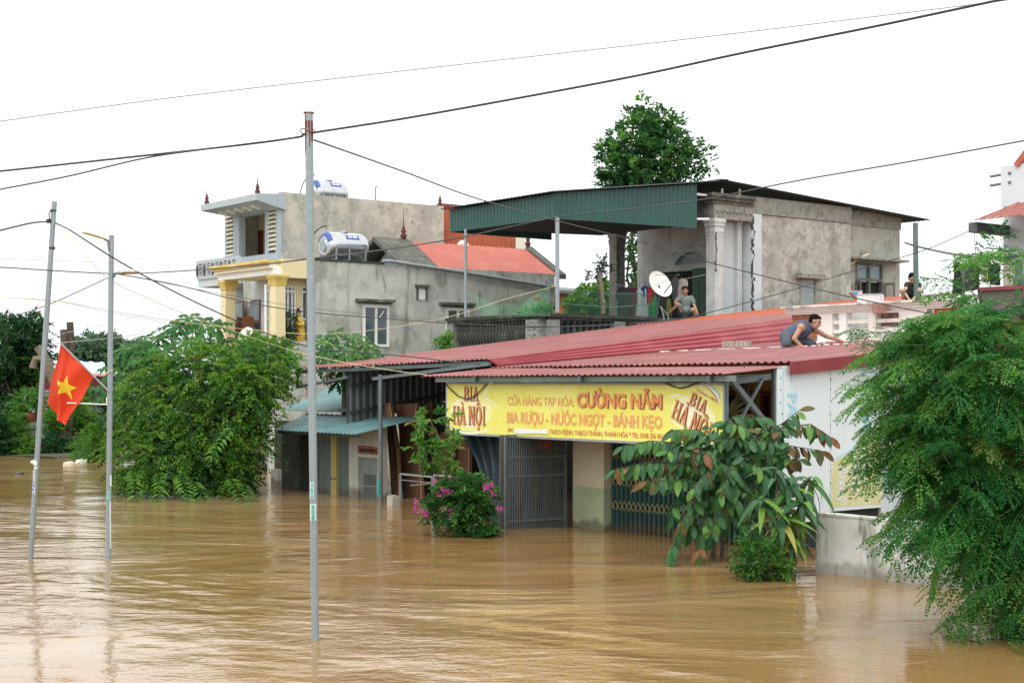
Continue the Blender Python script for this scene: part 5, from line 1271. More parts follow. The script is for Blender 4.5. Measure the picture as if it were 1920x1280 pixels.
# cartons on the orange roof
def carton(px, py, wpx, hpx, d, rz, ma, mbm, lab):
    p = Forange(px, py); k = (F2W(p).y) / FOC; w, h = wpx * k, hpx * k
    t = thing('carton', lab, 'box', tuple(p), group='cartons on the orange roof')
    m = Matrix.Translation(p) @ Matrix.Rotation(rz, 4, 'Z')
    def bx(a, b, c, d_, e, f, mt, nm):
        mb = MB(); mb.box(a, b, c, d_, e, f); mb.v = [tuple(m @ Vector(v)) for v in mb.v]; mb.build(nm, mt, t)
    bx(-w / 2, w / 2, -d / 2, d / 2, .02, h, ma, 'carton_body')
    if mbm: bx(-w / 2 + .01, w * .2, -d / 2 - .004, -d / 2 - .001, h * .3, h * .85, mbm, 'printed_panel')
    bx(-w / 2 - .02, w / 2 + .02, -d / 2 - .03, -d / 2 + .1, h + .002, h + .012, ma, 'flap')
carton(1606, 561, 20, 15, .3, .6, m_carton, m_cartonb, 'small white carton with blue print beside the rear window shutter')
carton(1632, 569, 44, 17, .4, .4, m_carton, None, 'long white carton lying open on the orange roof')
p = Forange(1606, 566); mb = MB(); mb.bar(p + Vector((-.25, 0, .3)), p + Vector((.35, -.3, .02)), .06); one(mb, 'wood_stick', 'short brown wooden stick leaning on the long white carton', 'stick', m_woodb)

# ---------------------------------------------------------------- house at the right edge
yH = yW + 1.2
q = lambda px, py: Fy(px, py, yH)
hx = q(1881, 450).x
rh = thing('white_house', 'white rendered house with red ribbed awning cut by the right picture edge', 'house', (hx, yH, 0))
mb = MB(); mb.box(hx, hx + 6, yH, yH + 5, -1, q(1880, 388).z); mb.build('wall', m_paleblue, rh)
zt_ = q(1880, 312).z
mb = MB(); mb.box(hx - .04, hx + 6, yH - .02, yH + 5, q(1880, 388).z + .001, zt_); mb.build('parapet_block', mat('white_house_plaster', (.60, .64, .65), .8, [((.66, .69, .70), 1., .4, .65), ((.45, .48, .48), W_(3.), .58, .78, .6)]), rh)
a0, a1 = Fy(1822, 414, yH - 1.3), q(1880, 391)
mb = MB(); mb.sheet((a0.x, yH - 1.3, a0.z), (hx + 6, yH - 1.3, a0.z), (hx + 6, yH - .03, a0.z + .42), (a0.x + .1, yH - .03, a0.z + .42), .19, .026); mb.build('awning', mat('weathered_red_sheet', (.30, .09, .07), .5, [((.36, .16, .12), 2., .45, .65), ((.2, .06, .05), 4., .5, .7)]), rh)
mb = MB(); mb.box(a0.x + .05, hx - .001, yH - 1.2, yH - .05, a0.z - .22, a0.z - .02); mb.build('awning_box', m_carport, rh)
for py in (329, 346):
    p = q(1842, py); mb = MB(); mb.bar((p.x, yH + .3, p.z), (hx + .2, yH - .03, p.z - .03), .05); mb.build('bracket_rod', m_steel2, rh)
p = q(1907, 311); mb = MB(); mb.bar(p, p + Vector((.6, 0, .65)), .12); mb.build('red_gable_edge', m_coral, rh)
mb = MB(); p = Fy(1840, 540, yH - 2.5); mb.box(p.x, p.x + 5, yH - 2.5, yH - 2.3, -1, Fy(1880, 545, yH - 2.3).z); mb.build('front_parapet', m_dark_c2, rh)
mb = MB(); mb.box(p.x - .05, p.x + 5, yH - 2.55, yH - 2.25, Fy(1880, 545, yH - 2.3).z + .001, Fy(1880, 540, yH - 2.3).z + .02); mb.build('parapet_coping', m_redfas, rh)
# post and bent pipe for washing
pp = Forange(1718, 566); zpt = Fy(1716, 418, pp.y).z
mb = MB(); mb.tube([pp - Vector((0, 0, .1)), (pp.x - .03, pp.y, zpt)], .075, 10); one(mb, 'washing_post', 'grey steel post beside the woman squatting on the orange roof', 'post', m_steel2, smooth=True)
YPw = F2W(pp).y - .1
def wtube(pix, r, seg=6, sub=6):
    """smooth tube through (px, py, Y) points, world frame"""
    P_ = [Wy(*a) for a in pix]; out = []
    for i in range(len(P_) - 1):
        p0, p1, p2, p3 = P_[max(i - 1, 0)], P_[i], P_[i + 1], P_[min(i + 2, len(P_) - 1)]
        for k in range(sub):
            t = k / sub
            out.append(.5 * ((2 * p1) + (p2 - p0) * t + (2 * p0 - 5 * p1 + 4 * p2 - p3) * t * t + (3 * p1 - p0 - 3 * p2 + p3) * t ** 3))
    out.append(P_[-1]); mb = MB(); mb.tube(out, r, seg); return mb
YRw = F2W(Fy(1880, 450, yH - 1.0)).y
one(wtube([(1697, 455, YPw), (1720, 462, YPw), (1780, 475, (YPw + YRw) / 2), (1850, 483, YRw), (1900, 481, YRw), (1960, 474, YRw)], .03), 'washing_pole', 'long bent pipe carrying clothes at the right', 'pole', m_steel2, 'W', smooth=True)
# clothes
GARM = {}
def garment(px, py, wpx, hpx, Y, col, lab, grp, kind='shirt', fr='W'):
    key = tuple(col)
    if key not in GARM: GARM[key] = mat('cloth_%d' % len(GARM), col, .85, [(tuple(c * .72 for c in col), 6., .45, .7)])
    k = Y / FOC; w, h = wpx * k / 2, hpx * k
    c = Wy(px, py, Y)
    t = thing('hanging_' + kind, lab, kind, tuple(c), 'W', grp)
    prof = {'shirt': [(0, .22), (.03, .5), (.10, .92), (.30, 1.0), (.38, .95), (.40, .72), (.7, .74), (1, .80)], 'trousers': [(0, .6), (.1, .62), (.4, .75), (1, .85)], 'dress': [(0, .25), (.05, .6), (.12, .8), (.35, .62), (1, 1.0)], 'towel': [(0, .95), (.5, 1), (1, .97)]}[kind]
    ang = rnd.uniform(-.5, .5); ph = rnd.uniform(0, 6)
    def wd(v):
        for (a, wa), (b, wb_) in zip(prof[:-1], prof[1:]):
            if v <= b: return wa + (wb_ - wa) * (v - a) / (b - a)
        return prof[-1][1]
    def f(u, v, s):
        a = (u * 2 - 1) * wd(v); th_ = .05 * (1 - (u * 2 - 1) ** 2) * s + .025 * math.sin(a * 9 + ph) * (v + .2)
        return (c.x + a * w * math.cos(ang) - th_ * math.sin(ang), c.y - th_ * math.cos(ang) + a * w * math.sin(ang), c.z - v * h + .015 * math.sin(a * 7 + ph) * v)
    mb = MB(); mb.grid(lambda u, v: f(u, v, 1), 14, 14); mb.grid(lambda u, v: f(1 - u, v, -1), 14, 14); mb.build('cloth_body', GARM[key], t, 'W', smooth=True)
    mb = MB(); mb.tube([c + Vector((-w * .4, 0, -h * .06)), c + Vector((0, 0, .03)), c + Vector((w * .4, 0, -h * .06))], .008, 5); mb.tube([c + Vector((0, 0, .03)), c + Vector((0, 0, .12)), c + Vector((.03, 0, .15))], .006, 5); mb.build('hanger', m_dsteel, t, 'W')
    return t
g1_ = 'washing under the bent pipe'
for a in ((1795, 490, 26, 62, YRw, (.018, .022, .024), 'black dress hanging leftmost under the bent pipe', 'dress'), (1806, 494, 18, 52, YRw + .2, (.14, .14, .14), 'grey patterned trousers second along the bent pipe', 'trousers'), (1818, 494, 20, 50, YRw, (.04, .045, .045), 'dark grey trousers under the bent pipe', 'trousers'),
          (1830, 494, 20, 48, YRw + .2, (.055, .05, .045), 'charcoal brown shirt under the bent pipe', 'shirt'), (1846, 496, 16, 32, YRw, (.55, .45, .40), 'pale pink beige shirt under the bent pipe', 'shirt'), (1857, 494, 16, 34, YRw + .2, (.25, .12, .06), 'rusty brown shirt under the bent pipe', 'shirt'),
          (1866, 494, 20, 40, YRw, (.015, .022, .03), 'navy black shirt right of the rusty brown one', 'shirt'), (1891, 482, 22, 50, YRw, (.66, .56, .52), 'long white floral towel in front of the white house', 'towel'), (1910, 486, 20, 48, YRw + .2, (.20, .32, .32), 'grey teal dress beside the long floral towel', 'dress')):
    garment(*a[:6], a[6], g1_, a[7])
YL = F2W((XG - 1, Yl - .7, 5)).y
g2_ = 'washing in the terrace loggia'
for a in ((1168, 538, 30, 60, (.035, .035, .05), 'black top hanging by the left loggia column', 'shirt'), (1182, 538, 24, 60, (.10, .03, .06), 'dark plum trousers on the loggia line', 'trousers'), (1173, 540, 18, 50, (.13, .06, .07), 'brown plum blouse on the loggia line', 'dress'), (1192, 538, 16, 54, (.12, .035, .05), 'dark maroon shirt on the loggia line', 'dress'),
          (1199, 540, 15, 52, (.55, .60, .58), 'pale grey long dress on the loggia line', 'dress'), (1207, 542, 16, 52, (.50, .58, .60), 'white blue trousers on the loggia line', 'trousers'), (1210, 536, 16, 22, (.04, .045, .22), 'deep blue small shirt left of the dish', 'shirt'), (1217, 538, 18, 34, (.45, .02, .025), 'bright red shirt partly behind the dish', 'shirt'),
          (1224, 560, 16, 34, (.02, .26, .06), 'bright green towel below the dish', 'towel'), (1246, 548, 22, 46, (.025, .03, .032), 'black trousers right of the dish mast', 'trousers'), (1254, 560, 14, 32, (.16, .17, .05), 'olive trousers behind the seated woman', 'trousers'), (1278, 522, 26, 40, (.48, .41, .33), 'beige blouse on a hanger above the seated woman', 'shirt'), (1266, 520, 16, 42, (.07, .075, .085), 'dark jacket left of the beige blouse', 'shirt')):
    garment(a[0], a[1], a[2], a[3], YL, a[4], a[5], g2_, a[6])
mb = MB()
one(wtube([(1150, 532, YL + .1), (1200, 539, YL + .1), (1260, 528, YL + .1), (1345, 510, YL + .1)], .01, 5), 'clothes_line', 'thin line strung between the loggia columns', 'line', m_cordw, 'W')
# ---------------------------------------------------------------- satellite dish on the terrace rail
dq = G(1232, 534) + Vector((.1, 0, 0))
di = thing('satellite_dish', 'large round white satellite dish with rust stain on the terrace rail', 'satellite dish', (XG, dq.y, zrl))
axd = (FI.to_3x3() @ Vector((.55, -.72, .42))).normalized()
dishmesh(dq - axd * .05, axd, .44, .11, m_dish, di)
fo = dq + axd * .40 + (FI.to_3x3() @ Vector((.32, 0, .10)))
lo_ = dq + (FI.to_3x3() @ Vector((.05, 0, -.38)))
mb = MB(); mb.tube([lo_, fo], .017, 6); mb.build('feed_arm', m_dsteel, di)
for o_ in ((-.38, 0, -.12), (-.15, 0, .3)):
    mb = MB(); mb.tube([dq + (FI.to_3x3() @ Vector(o_)), fo], .006, 5); mb.build('stay_wire', m_dsteel, di)
mb = MB(); mb.lathe(fo - axd * .06, [(.035, 0), (.045, .02), (.045, .08), (.03, .10)], 12, tuple(axd)); mb.build('feed_horn', m_black, di)
mb = MB(); b_ = dq - axd * .03; mb.tube([b_, b_ + Vector((0, .05, -.25)), (XG - .1, dq.y + .05, zrl - .02)], .04, 8); mb.build('mast', m_steel2, di)
for o_ in (.10, .28): 
    mb = MB(); mb.tube([(XG + .06, dq.y + .08, zrl + .35), (XG + .14, dq.y + .05 + o_, zrl + .05), (XG + .15, dq.y + .08 + o_, zrl - .5)], .014, 6); mb.build('signal_cable', m_cordw, di)
# netting, bamboo pole, brush, sticks on the terrace
def nt_(u, v):
    a, b, c, d = Wy(878, 546, 41.2), Wy(1030, 535, 41.5), Wy(1032, 592, 41.5), Wy(904, 592, 41.2)
    p = a.lerp(b, u).lerp(d.lerp(c, u), v); s_ = math.sin(math.pi * u) * .45 * (1 - v)
    return (p.x, p.y + .05 * math.sin(u * 11 + v * 3), p.z - s_)
mb = MB(); mb.grid(nt_, 30, 10); one(mb, 'netting', 'thin green netting sagging behind the terrace canopy posts', 'net', m_net, 'W', smooth=True)
mb = MB(); y0, y1 = G(1052, 560).y, G(1234, 560).y; zt = zrl + .72; x_ = XG + .02; nn = 46
for i in range(nn + 12):
    for s_ in (1, -1):
        ya, yb2 = y0 + (y1 - y0) * i / nn, y0 + (y1 - y0) * (i - s_ * 10) / nn
        p, q2 = Vector((x_ + .002 * s_, ya, zrl)), Vector((x_ + .002 * s_, yb2, zt))
        lo2, hi2 = y0, y1
        f0, f1 = 0., 1.
        dy = q2.y - p.y
        if dy:
            ta, tb2 = sorted(((lo2 - p.y) / dy, (hi2 - p.y) / dy)); f0, f1 = max(0, ta), min(1, tb2)
        if f1 - f0 > .05: mb.tube([p.lerp(q2, f0), p.lerp(q2, f1)], .0045, 3, False)
mb.tube([(x_, y0, zt), (x_, (y0 + y1) / 2, zt - .06), (x_, y1, zt)], .008, 4); mb.tube([(x_, y0, zrl + .3), (x_, (y0 + y1) / 2, zrl + .24), (x_, y1, zrl + .42)], .012, 5)
o_ = one(mb, 'wire_mesh', 'green diamond wire mesh along the terrace rail in front of the washing', 'net', m_wire)
b0, b1 = G(1131, 588), G(1124, 508); mb = MB(); mb.tube([b0, b0.lerp(b1, .45) + Vector((0, .02, 0)), b1], [.065, .06, .05], 8)
one(mb, 'bamboo_pole', 'pale bamboo pole standing on the terrace rail', 'pole', m_barkp, smooth=True)
b0, b1 = Fy(1038, 590, YC), Fy(1024, 525, YC); mb = MB(); mb.tube([b0, b1], .028, 6); one(mb, 'dark_stick', 'dark slanting stick beside the right canopy post', 'stick', m_dsteel)
b0, b1 = Fy(1045, 568, YC), Fy(1007, 560, YC)
br = thing('round_brush', 'round brown brush on a stick beyond the terrace rail', 'brush', tuple(b0))
mb = MB(); mb.tube([b0, b1], .016, 6); mb.build('handle', m_dsteel, br)
mb = MB()
for i in range(60):
    a, b = rnd.uniform(0, 6.28), math.acos(rnd.uniform(-1, 1)); d = Vector((math.sin(b) * math.cos(a), math.sin(b) * math.sin(a), math.cos(b))); mb.tube([b1, b1 + d * .13], [.014, .006], 3)
mb.build('bristles', m_brick, br, kind='stuff')
# ---------------------------------------------------------------- people
def capsule(mb, p, q, rp, rq):
    p, q = Vector(p), Vector(q); d = (q - p)
    L_ = d.length
    if L_ < 1e-4: mb.ellipsoid(p, (rp,) * 3, 12, 8); return
    prof = [(rp * math.sin(R(a)), -rp * math.cos(R(a))) for a in (3, 30, 60, 90)] + [(rq * math.cos(R(a)), L_ + rq * math.sin(R(a))) for a in (0, 30, 60, 87)]
    mb.lathe(p, prof, 12, tuple(d.normalized()))
def blob(name, mb, vox, mt, parent, smooth=2):
    me = bpy.data.meshes.new('tmp'); me.from_pydata(mb.v, [], mb.f); o = bpy.data.objects.new('tmp', me); COL.objects.link(o)
    bm_ = bmesh.new(); bm_.from_mesh(me); bmesh.ops.recalc_face_normals(bm_, faces=bm_.faces); bm_.to_mesh(me); bm_.free()
    r = o.modifiers.new('r', 'REMESH'); r.mode = 'VOXEL'; r.voxel_size = vox
    s_ = o.modifiers.new('s', 'SMOOTH'); s_.iterations = smooth; s_.factor = .5
    bpy.context.view_layer.update()
    m2 = bpy.data.meshes.new_from_object(o.evaluated_get(bpy.context.evaluated_depsgraph_get()))
    bpy.data.objects.remove(o)
    v = np.empty(len(m2.vertices) * 3, dtype=np.float32); m2.vertices.foreach_get('co', v); v = v.reshape(-1, 3)
    t = np.array(MW[parent.name].inverted()); v = v @ t[:3, :3].T + t[:3, 3]; m2.vertices.foreach_set('co', v.astype(np.float32).ravel())
    m2.polygons.foreach_set('use_smooth', [True] * len(m2.polygons)); m2.materials.clear(); m2.name = name; m2.update()
    return link(name, m2, mt, parent, MW[parent.name].copy())
def hand(mb, wrist, tip, palm_n, s, thumb_side=1, curl=.25):
    """palm plus five tapering fingers; wrist -> tip gives the reach, palm_n the palm normal"""
    w, t = Vector(wrist), Vector(tip); d = (t - w).normalized(); n = Vector(palm_n); n = (n - d * n.dot(d)).normalized(); x = d.cross(n) * thumb_side
    for a in (-.5, 0, .5): capsule(mb, w, w + d * .085 * s + x * a * .055 * s, .022 * s, .020 * s)
    for i, L_ in enumerate((.070, .080, .075, .058)):
        b = w + d * .085 * s + x * (.036 - .024 * i) * s; sp_ = x * (.012 - .008 * i) * s
        k = b + d * L_ * .55 * s + sp_; e_ = k + (d * .8 + n * curl).normalized() * L_ * .5 * s + sp_ * .6
        capsule(mb, b, k, .0105 * s, .0095 * s); capsule(mb, k, e_, .0095 * s, .008 * s)
    b = w + d * .025 * s + x * .025 * s; k = b + (d * .6 + x * .8).normalized() * .045 * s; e_ = k + (d * .9 + x * .3 + n * .2).normalized() * .035 * s
    capsule(mb, b, k, .014 * s, .012 * s); capsule(mb, k, e_, .012 * s, .009 * s)
def head(mb, c, face, up, s):
    """skull, jaw, nose, ears; returns the local frame"""
    c, f, u = Vector(c), Vector(face).normalized(), Vector(up); u = (u - f * u.dot(f)).normalized(); r = f.cross(u)
    rot = Matrix((r, f, u)).transposed()
    mb.ellipsoid(c + u * .025 * s, (.075 * s, .093 * s, .095 * s), 16, 12, rot); mb.ellipsoid(c + f * .028 * s - u * .045 * s, (.056 * s, .062 * s, .070 * s), 14, 10, rot)
    capsule(mb, c + f * .088 * s + u * .012 * s, c + f * .108 * s - u * .022 * s, .009 * s, .015 * s)
    for q_ in (-1, 1):
        mb.ellipsoid(c + r * q_ * .076 * s - f * .005 * s - u * .005 * s, (.012 * s, .020 * s, .030 * s), 8, 6, rot); mb.ellipsoid(c + r * q_ * .035 * s + f * .070 * s - u * .015 * s, (.025 * s, .02 * s, .022 * s), 8, 6, rot)
        capsule(mb, c + r * q_ * .015 * s + f * .090 * s + u * .030 * s, c + r * q_ * .05 * s + f * .074 * s + u * .028 * s, .010 * s, .008 * s)
    capsule(mb, c + f * .086 * s - u * .050 * s - r * .018 * s, c + f * .086 * s - u * .050 * s + r * .018 * s, .010 * s, .010 * s)
    return c, f, u, r, rot
def face_parts(fr_, s, par):
    c, f, u, r, rot = fr_
    for q_ in (-1, 1):
        mb = MB(); mb.ellipsoid(c + r * q_ * .033 * s + f * .086 * s + u * .010 * s, (.014 * s, .008 * s, .007 * s), 8, 6, rot); mb.build('eye', m_black, par, 'W', smooth=True)
        mb = MB(); capsule(mb, c + r * q_ * .016 * s + f * .098 * s + u * .034 * s, c + r * q_ * .05 * s + f * .082 * s + u * .033 * s, .005 * s, .004 * s); mb.build('eyebrow', m_hair, par, 'W', smooth=True)
    mb = MB(); capsule(mb, c + f * .0955 * s - u * .052 * s - r * .018 * s, c + f * .0955 * s - u * .052 * s + r * .018 * s, .005 * s, .005 * s); mb.build('mouth', mat('lips', (.26, .10, .075), .5) if 'lips' not in MATS else MATS['lips'], par, 'W', smooth=True)
# crouching man on the lower red roof
fm = F2W(Froof(1500, 651)); YM = fm.y; s = 1.10 * YM / 28.0
J = lambda px, py, d=0: Wy(px, py, YM - d)
pm = thing('person', 'man in a slate blue sleeveless vest crouching on the red roof and reaching for papers', 'person', tuple(fm), 'W')
mb = MB()
hipN, hipF, knN, knF = J(1477, 633, .14), J(1480, 634, -.10), J(1474, 644, .34), J(1522, 644, -.02)
anN, anF = J(1487, 650, .16), J(1489, 648.5, -.06)
che, neck = J(1504, 617, .04), J(1517, 611, .05)
shN, shF = J(1502, 614, .26), J(1524, 616, -.12)
elN, elF = J(1488.5, 635, .34), J(1550, 630.5, -.16); wrN, wrF = J(1503, 649, .34), J(1577, 638.5, -.10)
capsule(mb, J(1479, 632), che, .135 * s, .150 * s); capsule(mb, che, neck, .13 * s, .062 * s); capsule(mb, che, shN, .11 * s, .072 * s); capsule(mb, che, shF, .11 * s, .065 * s); capsule(mb, neck, J(1523, 606, .06), .058 * s, .055 * s)
for a, b, c, r0 in ((shN, elN, wrN, .053), (shF, elF, wrF, .050)): capsule(mb, a, b, r0 * s, .041 * s); capsule(mb, b, c, .041 * s, .027 * s)
for h_, k_, a in ((hipN, knN, anN), (hipF, knF, anF)): capsule(mb, h_, k_, .09 * s, .062 * s); capsule(mb, k_, a, .056 * s, .036 * s)
for a in (anN, anF): capsule(mb, a, a + Vector((.19, -.05, -.02)) * s, .036 * s, .026 * s); 
hand(mb, wrN, wrN + Vector((.16, -.02, -.03)), (0, 0, -1), s * 1.05, 1, .1); hand(mb, wrF, wrF + Vector((.15, 0, -.06)), (0, .2, -1), s * 1.05, -1, .3)
fr_ = head(mb, J(1527.5, 603.5, .06), (.86, -.36, -.30), (.30, .05, .95), s * 1.06)
blob('body', mb, .010, m_skin, pm)
face_parts(fr_, s * 1.06, pm)
mb = MB(); c, f, u, r, rot = fr_; ss = s * 1.06
mb.ellipsoid(c + u * .055 * ss - f * .018 * ss, (.083 * ss, .097 * ss, .078 * ss), 16, 12, rot); mb.ellipsoid(c - f * .04 * ss + u * .0 * ss, (.078 * ss, .068 * ss, .075 * ss), 14, 10, rot); mb.ellipsoid(c + u * .080 * ss + f * .045 * ss, (.058 * ss, .042 * ss, .034 * ss), 12, 8, rot)
blob('hair', mb, .009, m_hair, pm, 1)
mb = MB(); capsule(mb, J(1478, 631), che, .155 * s, .166 * s); capsule(mb, che, J(1513, 612.5, .05), .145 * s, .098 * s); capsule(mb, che, shN + (che - shN) * .22, .125 * s, .082 * s); capsule(mb, che, shF + (che - shF) * .2, .12 * s, .078 * s)
blob('vest', mb, .012, m_vest, pm)
mb = MB(); capsule(mb, J(1478, 633), hipN, .155 * s, .125 * s); capsule(mb, J(1478, 633), hipF, .15 * s, .12 * s); capsule(mb, hipN, knN, .112 * s, .086 * s); capsule(mb, hipF, knF, .108 * s, .082 * s); capsule(mb, knF, knF.lerp(anF, .18), .082 * s, .075 * s); capsule(mb, knN, knN.lerp(anN, .2), .086 * s, .075 * s)
blob('trousers', mb, .012, m_trous, pm)
# woman seated on the terrace rail
fw = F2W((XG, G(1283, 594).y, zrl)); YF_ = fw.y - .05; s = 1.0 * YF_ / 41.0
J = lambda px, py, d=0: Wy(px, py, YF_ - d)
pw = thing('person', 'older woman in a printed grey green dress sitting on the terrace rail', 'person', tuple(fw), 'W')
mb = MB()
neck, che, wai, hip = J(1285.2, 555, .02), J(1285, 564), J(1285, 576), J(1285.5, 587, .02)
shL, shR = J(1274, 559), J(1296, 559); elL, elR = J(1265.5, 567, .16), J(1302, 573, .12); haL, haR = J(1273, 577, .36), J(1307, 585, .38)
knL, knR = J(1271, 571, .42), J(1299.5, 581, .46); anL, anR = J(1254.5, 587, .20), J(1306, 598, .30)
capsule(mb, hip, wai, .16 * s, .13 * s); capsule(mb, wai, che, .13 * s, .145 * s); capsule(mb, che, neck, .12 * s, .05 * s); capsule(mb, neck, J(1285, 549, .03), .048 * s, .05 * s)
for a, b, c in ((shL, elL, haL), (shR, elR, haR)): capsule(mb, che, a, .10 * s, .068 * s); capsule(mb, a, b, .055 * s, .040 * s); capsule(mb, b, c, .039 * s, .026 * s)
for k_, a, q_ in ((knL, anL, -1), (knR, anR, 1)):
    h_ = hip + Vector((.09 * q_, -.05, 0)); capsule(mb, h_, k_, .095 * s, .064 * s); capsule(mb, k_, a, .056 * s, .034 * s); capsule(mb, a, a + Vector((-.10 if q_ < 0 else .03, -.14, -.03)), .034 * s, .026 * s)
hand(mb, haL, haL + Vector((.05, -.06, -.12)), (1, 0, .2), s, 1, .5); hand(mb, haR, haR + Vector((.03, -.05, -.14)), (-1, 0, 0), s, -1, .3)
fr_ = head(mb, J(1284.3, 545.5, .04), (.02, -.98, -.10), (0, 0, 1), s * 1.06)
blob('body', mb, .010, m_skin, pw); face_parts(fr_, s * 1.06, pw)
mb = MB(); c, f, u, r, rot = fr_; ss = s * 1.06
mb.ellipsoid(c + u * .055 * ss - f * .016 * ss, (.090 * ss, .102 * ss, .084 * ss), 16, 12, rot); mb.ellipsoid(c - f * .045 * ss, (.082 * ss, .066 * ss, .09 * ss), 14, 10, rot); mb.ellipsoid(c - f * .11 * ss, (.05 * ss,) * 3, 10, 8)
blob('hair', mb, .009, mat('greying_black_hair', (.016, .016, .016), .9, spec=.15), pw, 1)
mb = MB(); capsule(mb, hip, wai, .185 * s, .148 * s); capsule(mb, wai, che, .146 * s, .162 * s); capsule(mb, che, J(1285.2, 557.5, .0), .14 * s, .085 * s)
for a, b in ((shL, elL), (shR, elR)): capsule(mb, che, a, .12 * s, .085 * s); capsule(mb, a, a.lerp(b, .55), .08 * s, .074 * s)
for k_, q_ in ((knL, -1), (knR, 1)): h_ = hip + Vector((.09 * q_, -.05, 0)); capsule(mb, h_, h_.lerp(k_, .86), .125 * s, .088 * s)
capsule(mb, hip.lerp(knL, .4), hip.lerp(knR, .4), .09 * s, .09 * s)
blob('dress', mb, .012, m_dress, pw)
for a, d in ((anL, Vector((-.10, -.14, -.03))), (anR, Vector((.03, -.14, -.03)))):
    mb = MB(); capsule(mb, a + d * .1 + Vector((0, 0, -.035)), a + d * 1.15 + Vector((0, 0, -.035)), .030 * s, .034 * s); mb.build('sandal', m_black, pw, 'W', smooth=True)
# woman squatting on the orange roof
fo_ = F2W(Forange(1709, 566)); YO = fo_.y; s = 1.0 * YO / 34.5
J = lambda px, py, d=0: Wy(px, py, YO - d)
po_ = thing('person', 'woman in a black striped dress squatting on the orange roof behind the grey post', 'person', tuple(fo_), 'W')
mb = MB()
neck, che, hip = J(1711, 530, .10), J(1712, 539), J(1712, 557, -.10)
shL, shR = J(1701.5, 534, .04), J(1722, 535, .04); elL, elR = J(1696, 548, .22), J(1723, 549, .24); haL, haR = J(1703.5, 560, .40), J(1712, 561, .42)
knL, knR = J(1691.5, 545, .30), J(1722, 545, .34); anL, anR = J(1695, 563, .12), J(1722, 564, .14)
capsule(mb, hip, che, .15 * s, .14 * s); capsule(mb, che, neck, .12 * s, .05 * s); capsule(mb, neck, J(1710.5, 526, .14), .047 * s, .05 * s)
for a, b, c in ((shL, elL, haL), (shR, elR, haR)): capsule(mb, che, a, .10 * s, .065 * s); capsule(mb, a, b, .050 * s, .038 * s); capsule(mb, b, c, .037 * s, .025 * s)
for k_, a, q_ in ((knL, anL, -1), (knR, anR, 1)):
    h_ = hip + Vector((.1 * q_, 0, 0)); capsule(mb, h_, k_, .09 * s, .064 * s); capsule(mb, k_, a, .055 * s, .034 * s); capsule(mb, a, a + Vector((-.02 * -q_, -.17, -.03)), .034 * s, .026 * s)
hand(mb, haL, haL + Vector((.10, -.06, -.08)), (0, 0, -1), s, 1, .4); hand(mb, haR, haR + Vector((-.06, -.08, -.08)), (0, 0, -1), s, -1, .4)
fr_ = head(mb, J(1710, 522, .17), (-.05, -.80, -.58), (0, -.4, .9), s * 1.05)
blob('body', mb, .010, m_skin2, po_); face_parts(fr_, s * 1.05, po_)
mb = MB(); c, f, u, r, rot = fr_; ss = s * 1.05
mb.ellipsoid(c + u * .048 * ss - f * .018 * ss, (.087 * ss, .100 * ss, .082 * ss), 16, 12, rot); mb.ellipsoid(c - f * .045 * ss, (.084 * ss, .066 * ss, .1 * ss), 14, 10, rot); mb.ellipsoid(c - f * .10 * ss - u * .05 * ss, (.06 * ss, .05 * ss, .08 * ss), 10, 8)
blob('hair', mb, .009, m_hair, po_, 1)
mb = MB(); capsule(mb, hip, che, .18 * s, .158 * s); capsule(mb, che, J(1711, 532.5, .08), .14 * s, .09 * s)
for a, b in ((shL, elL), (shR, elR)): capsule(mb, che, a, .12 * s, .08 * s); capsule(mb, a, a.lerp(b, .2), .075 * s, .07 * s)
for k_, q_ in ((knL, -1), (knR, 1)): h_ = hip + Vector((.1 * q_, 0, 0)); capsule(mb, h_, h_.lerp(k_, .75), .115 * s, .085 * s)
blob('dress', mb, .012, m_dress2, po_)
bq = Forange(1733, 568); mb = MB(); z = bq.z + .02
bo = thing('plastic_bottle', 'clear plastic water bottle right of the grey washing post', 'bottle', tuple(bq))
mb.lathe((bq.x, bq.y, z), [(.02, 0), (.08, .01), (.085, .05), (.075, .1), (.085, .15), (.075, .2), (.085, .25), (.08, .3), (.03, .37), (.03, .4)], 14); mb.build('bottle_body', m_bottle, bo, smooth=True)
mb = MB(); mb.lathe((bq.x, bq.y, z + .4), [(.033, 0), (.033, .03)], 12); mb.build('cap', m_white, bo)
# ---------------------------------------------------------------- street poles
def wtext(name, s, mt, par, org, ax, ay, w, h, **kw):
    r_ = FI.to_3x3(); put_text(name, s, mt, par, W2F(org), r_ @ Vector(ax), r_ @ Vector(ay), w, h, **kw)
def pole(pxb, pyb, pxt, pyt, r0, r1, lab):
    b = Wz(pxb, pyb, 0); Y = b.y; t = Wy(pxt, pyt, Y)
    p = thing('street_pole', lab, 'pole', tuple(b), 'W', group='steel poles standing in the flood')
    d = (t - b); mb = MB(); a = b - d * .2
    seg = 24; mb.tube([a.lerp(t, k / 12) for k in range(13)], [r0 + (r1 - r0) * k / 12 for k in range(13)], seg); mb.build('shaft', m_steel, p, 'W', smooth=True)
    # rolled seam ribs down the shaft
    mb = MB()
    for an in (-100, -60): mb.bar(a + Vector((math.cos(R(an)) * r0 * 1.01, math.sin(R(an)) * r0 * 1.01, 0)), t + Vector((math.cos(R(an)) * r1 * 1.01, math.sin(R(an)) * r1 * 1.01, 0)), .006)
    mb.build('seam', m_steel, p, 'W')
    return p, b, t
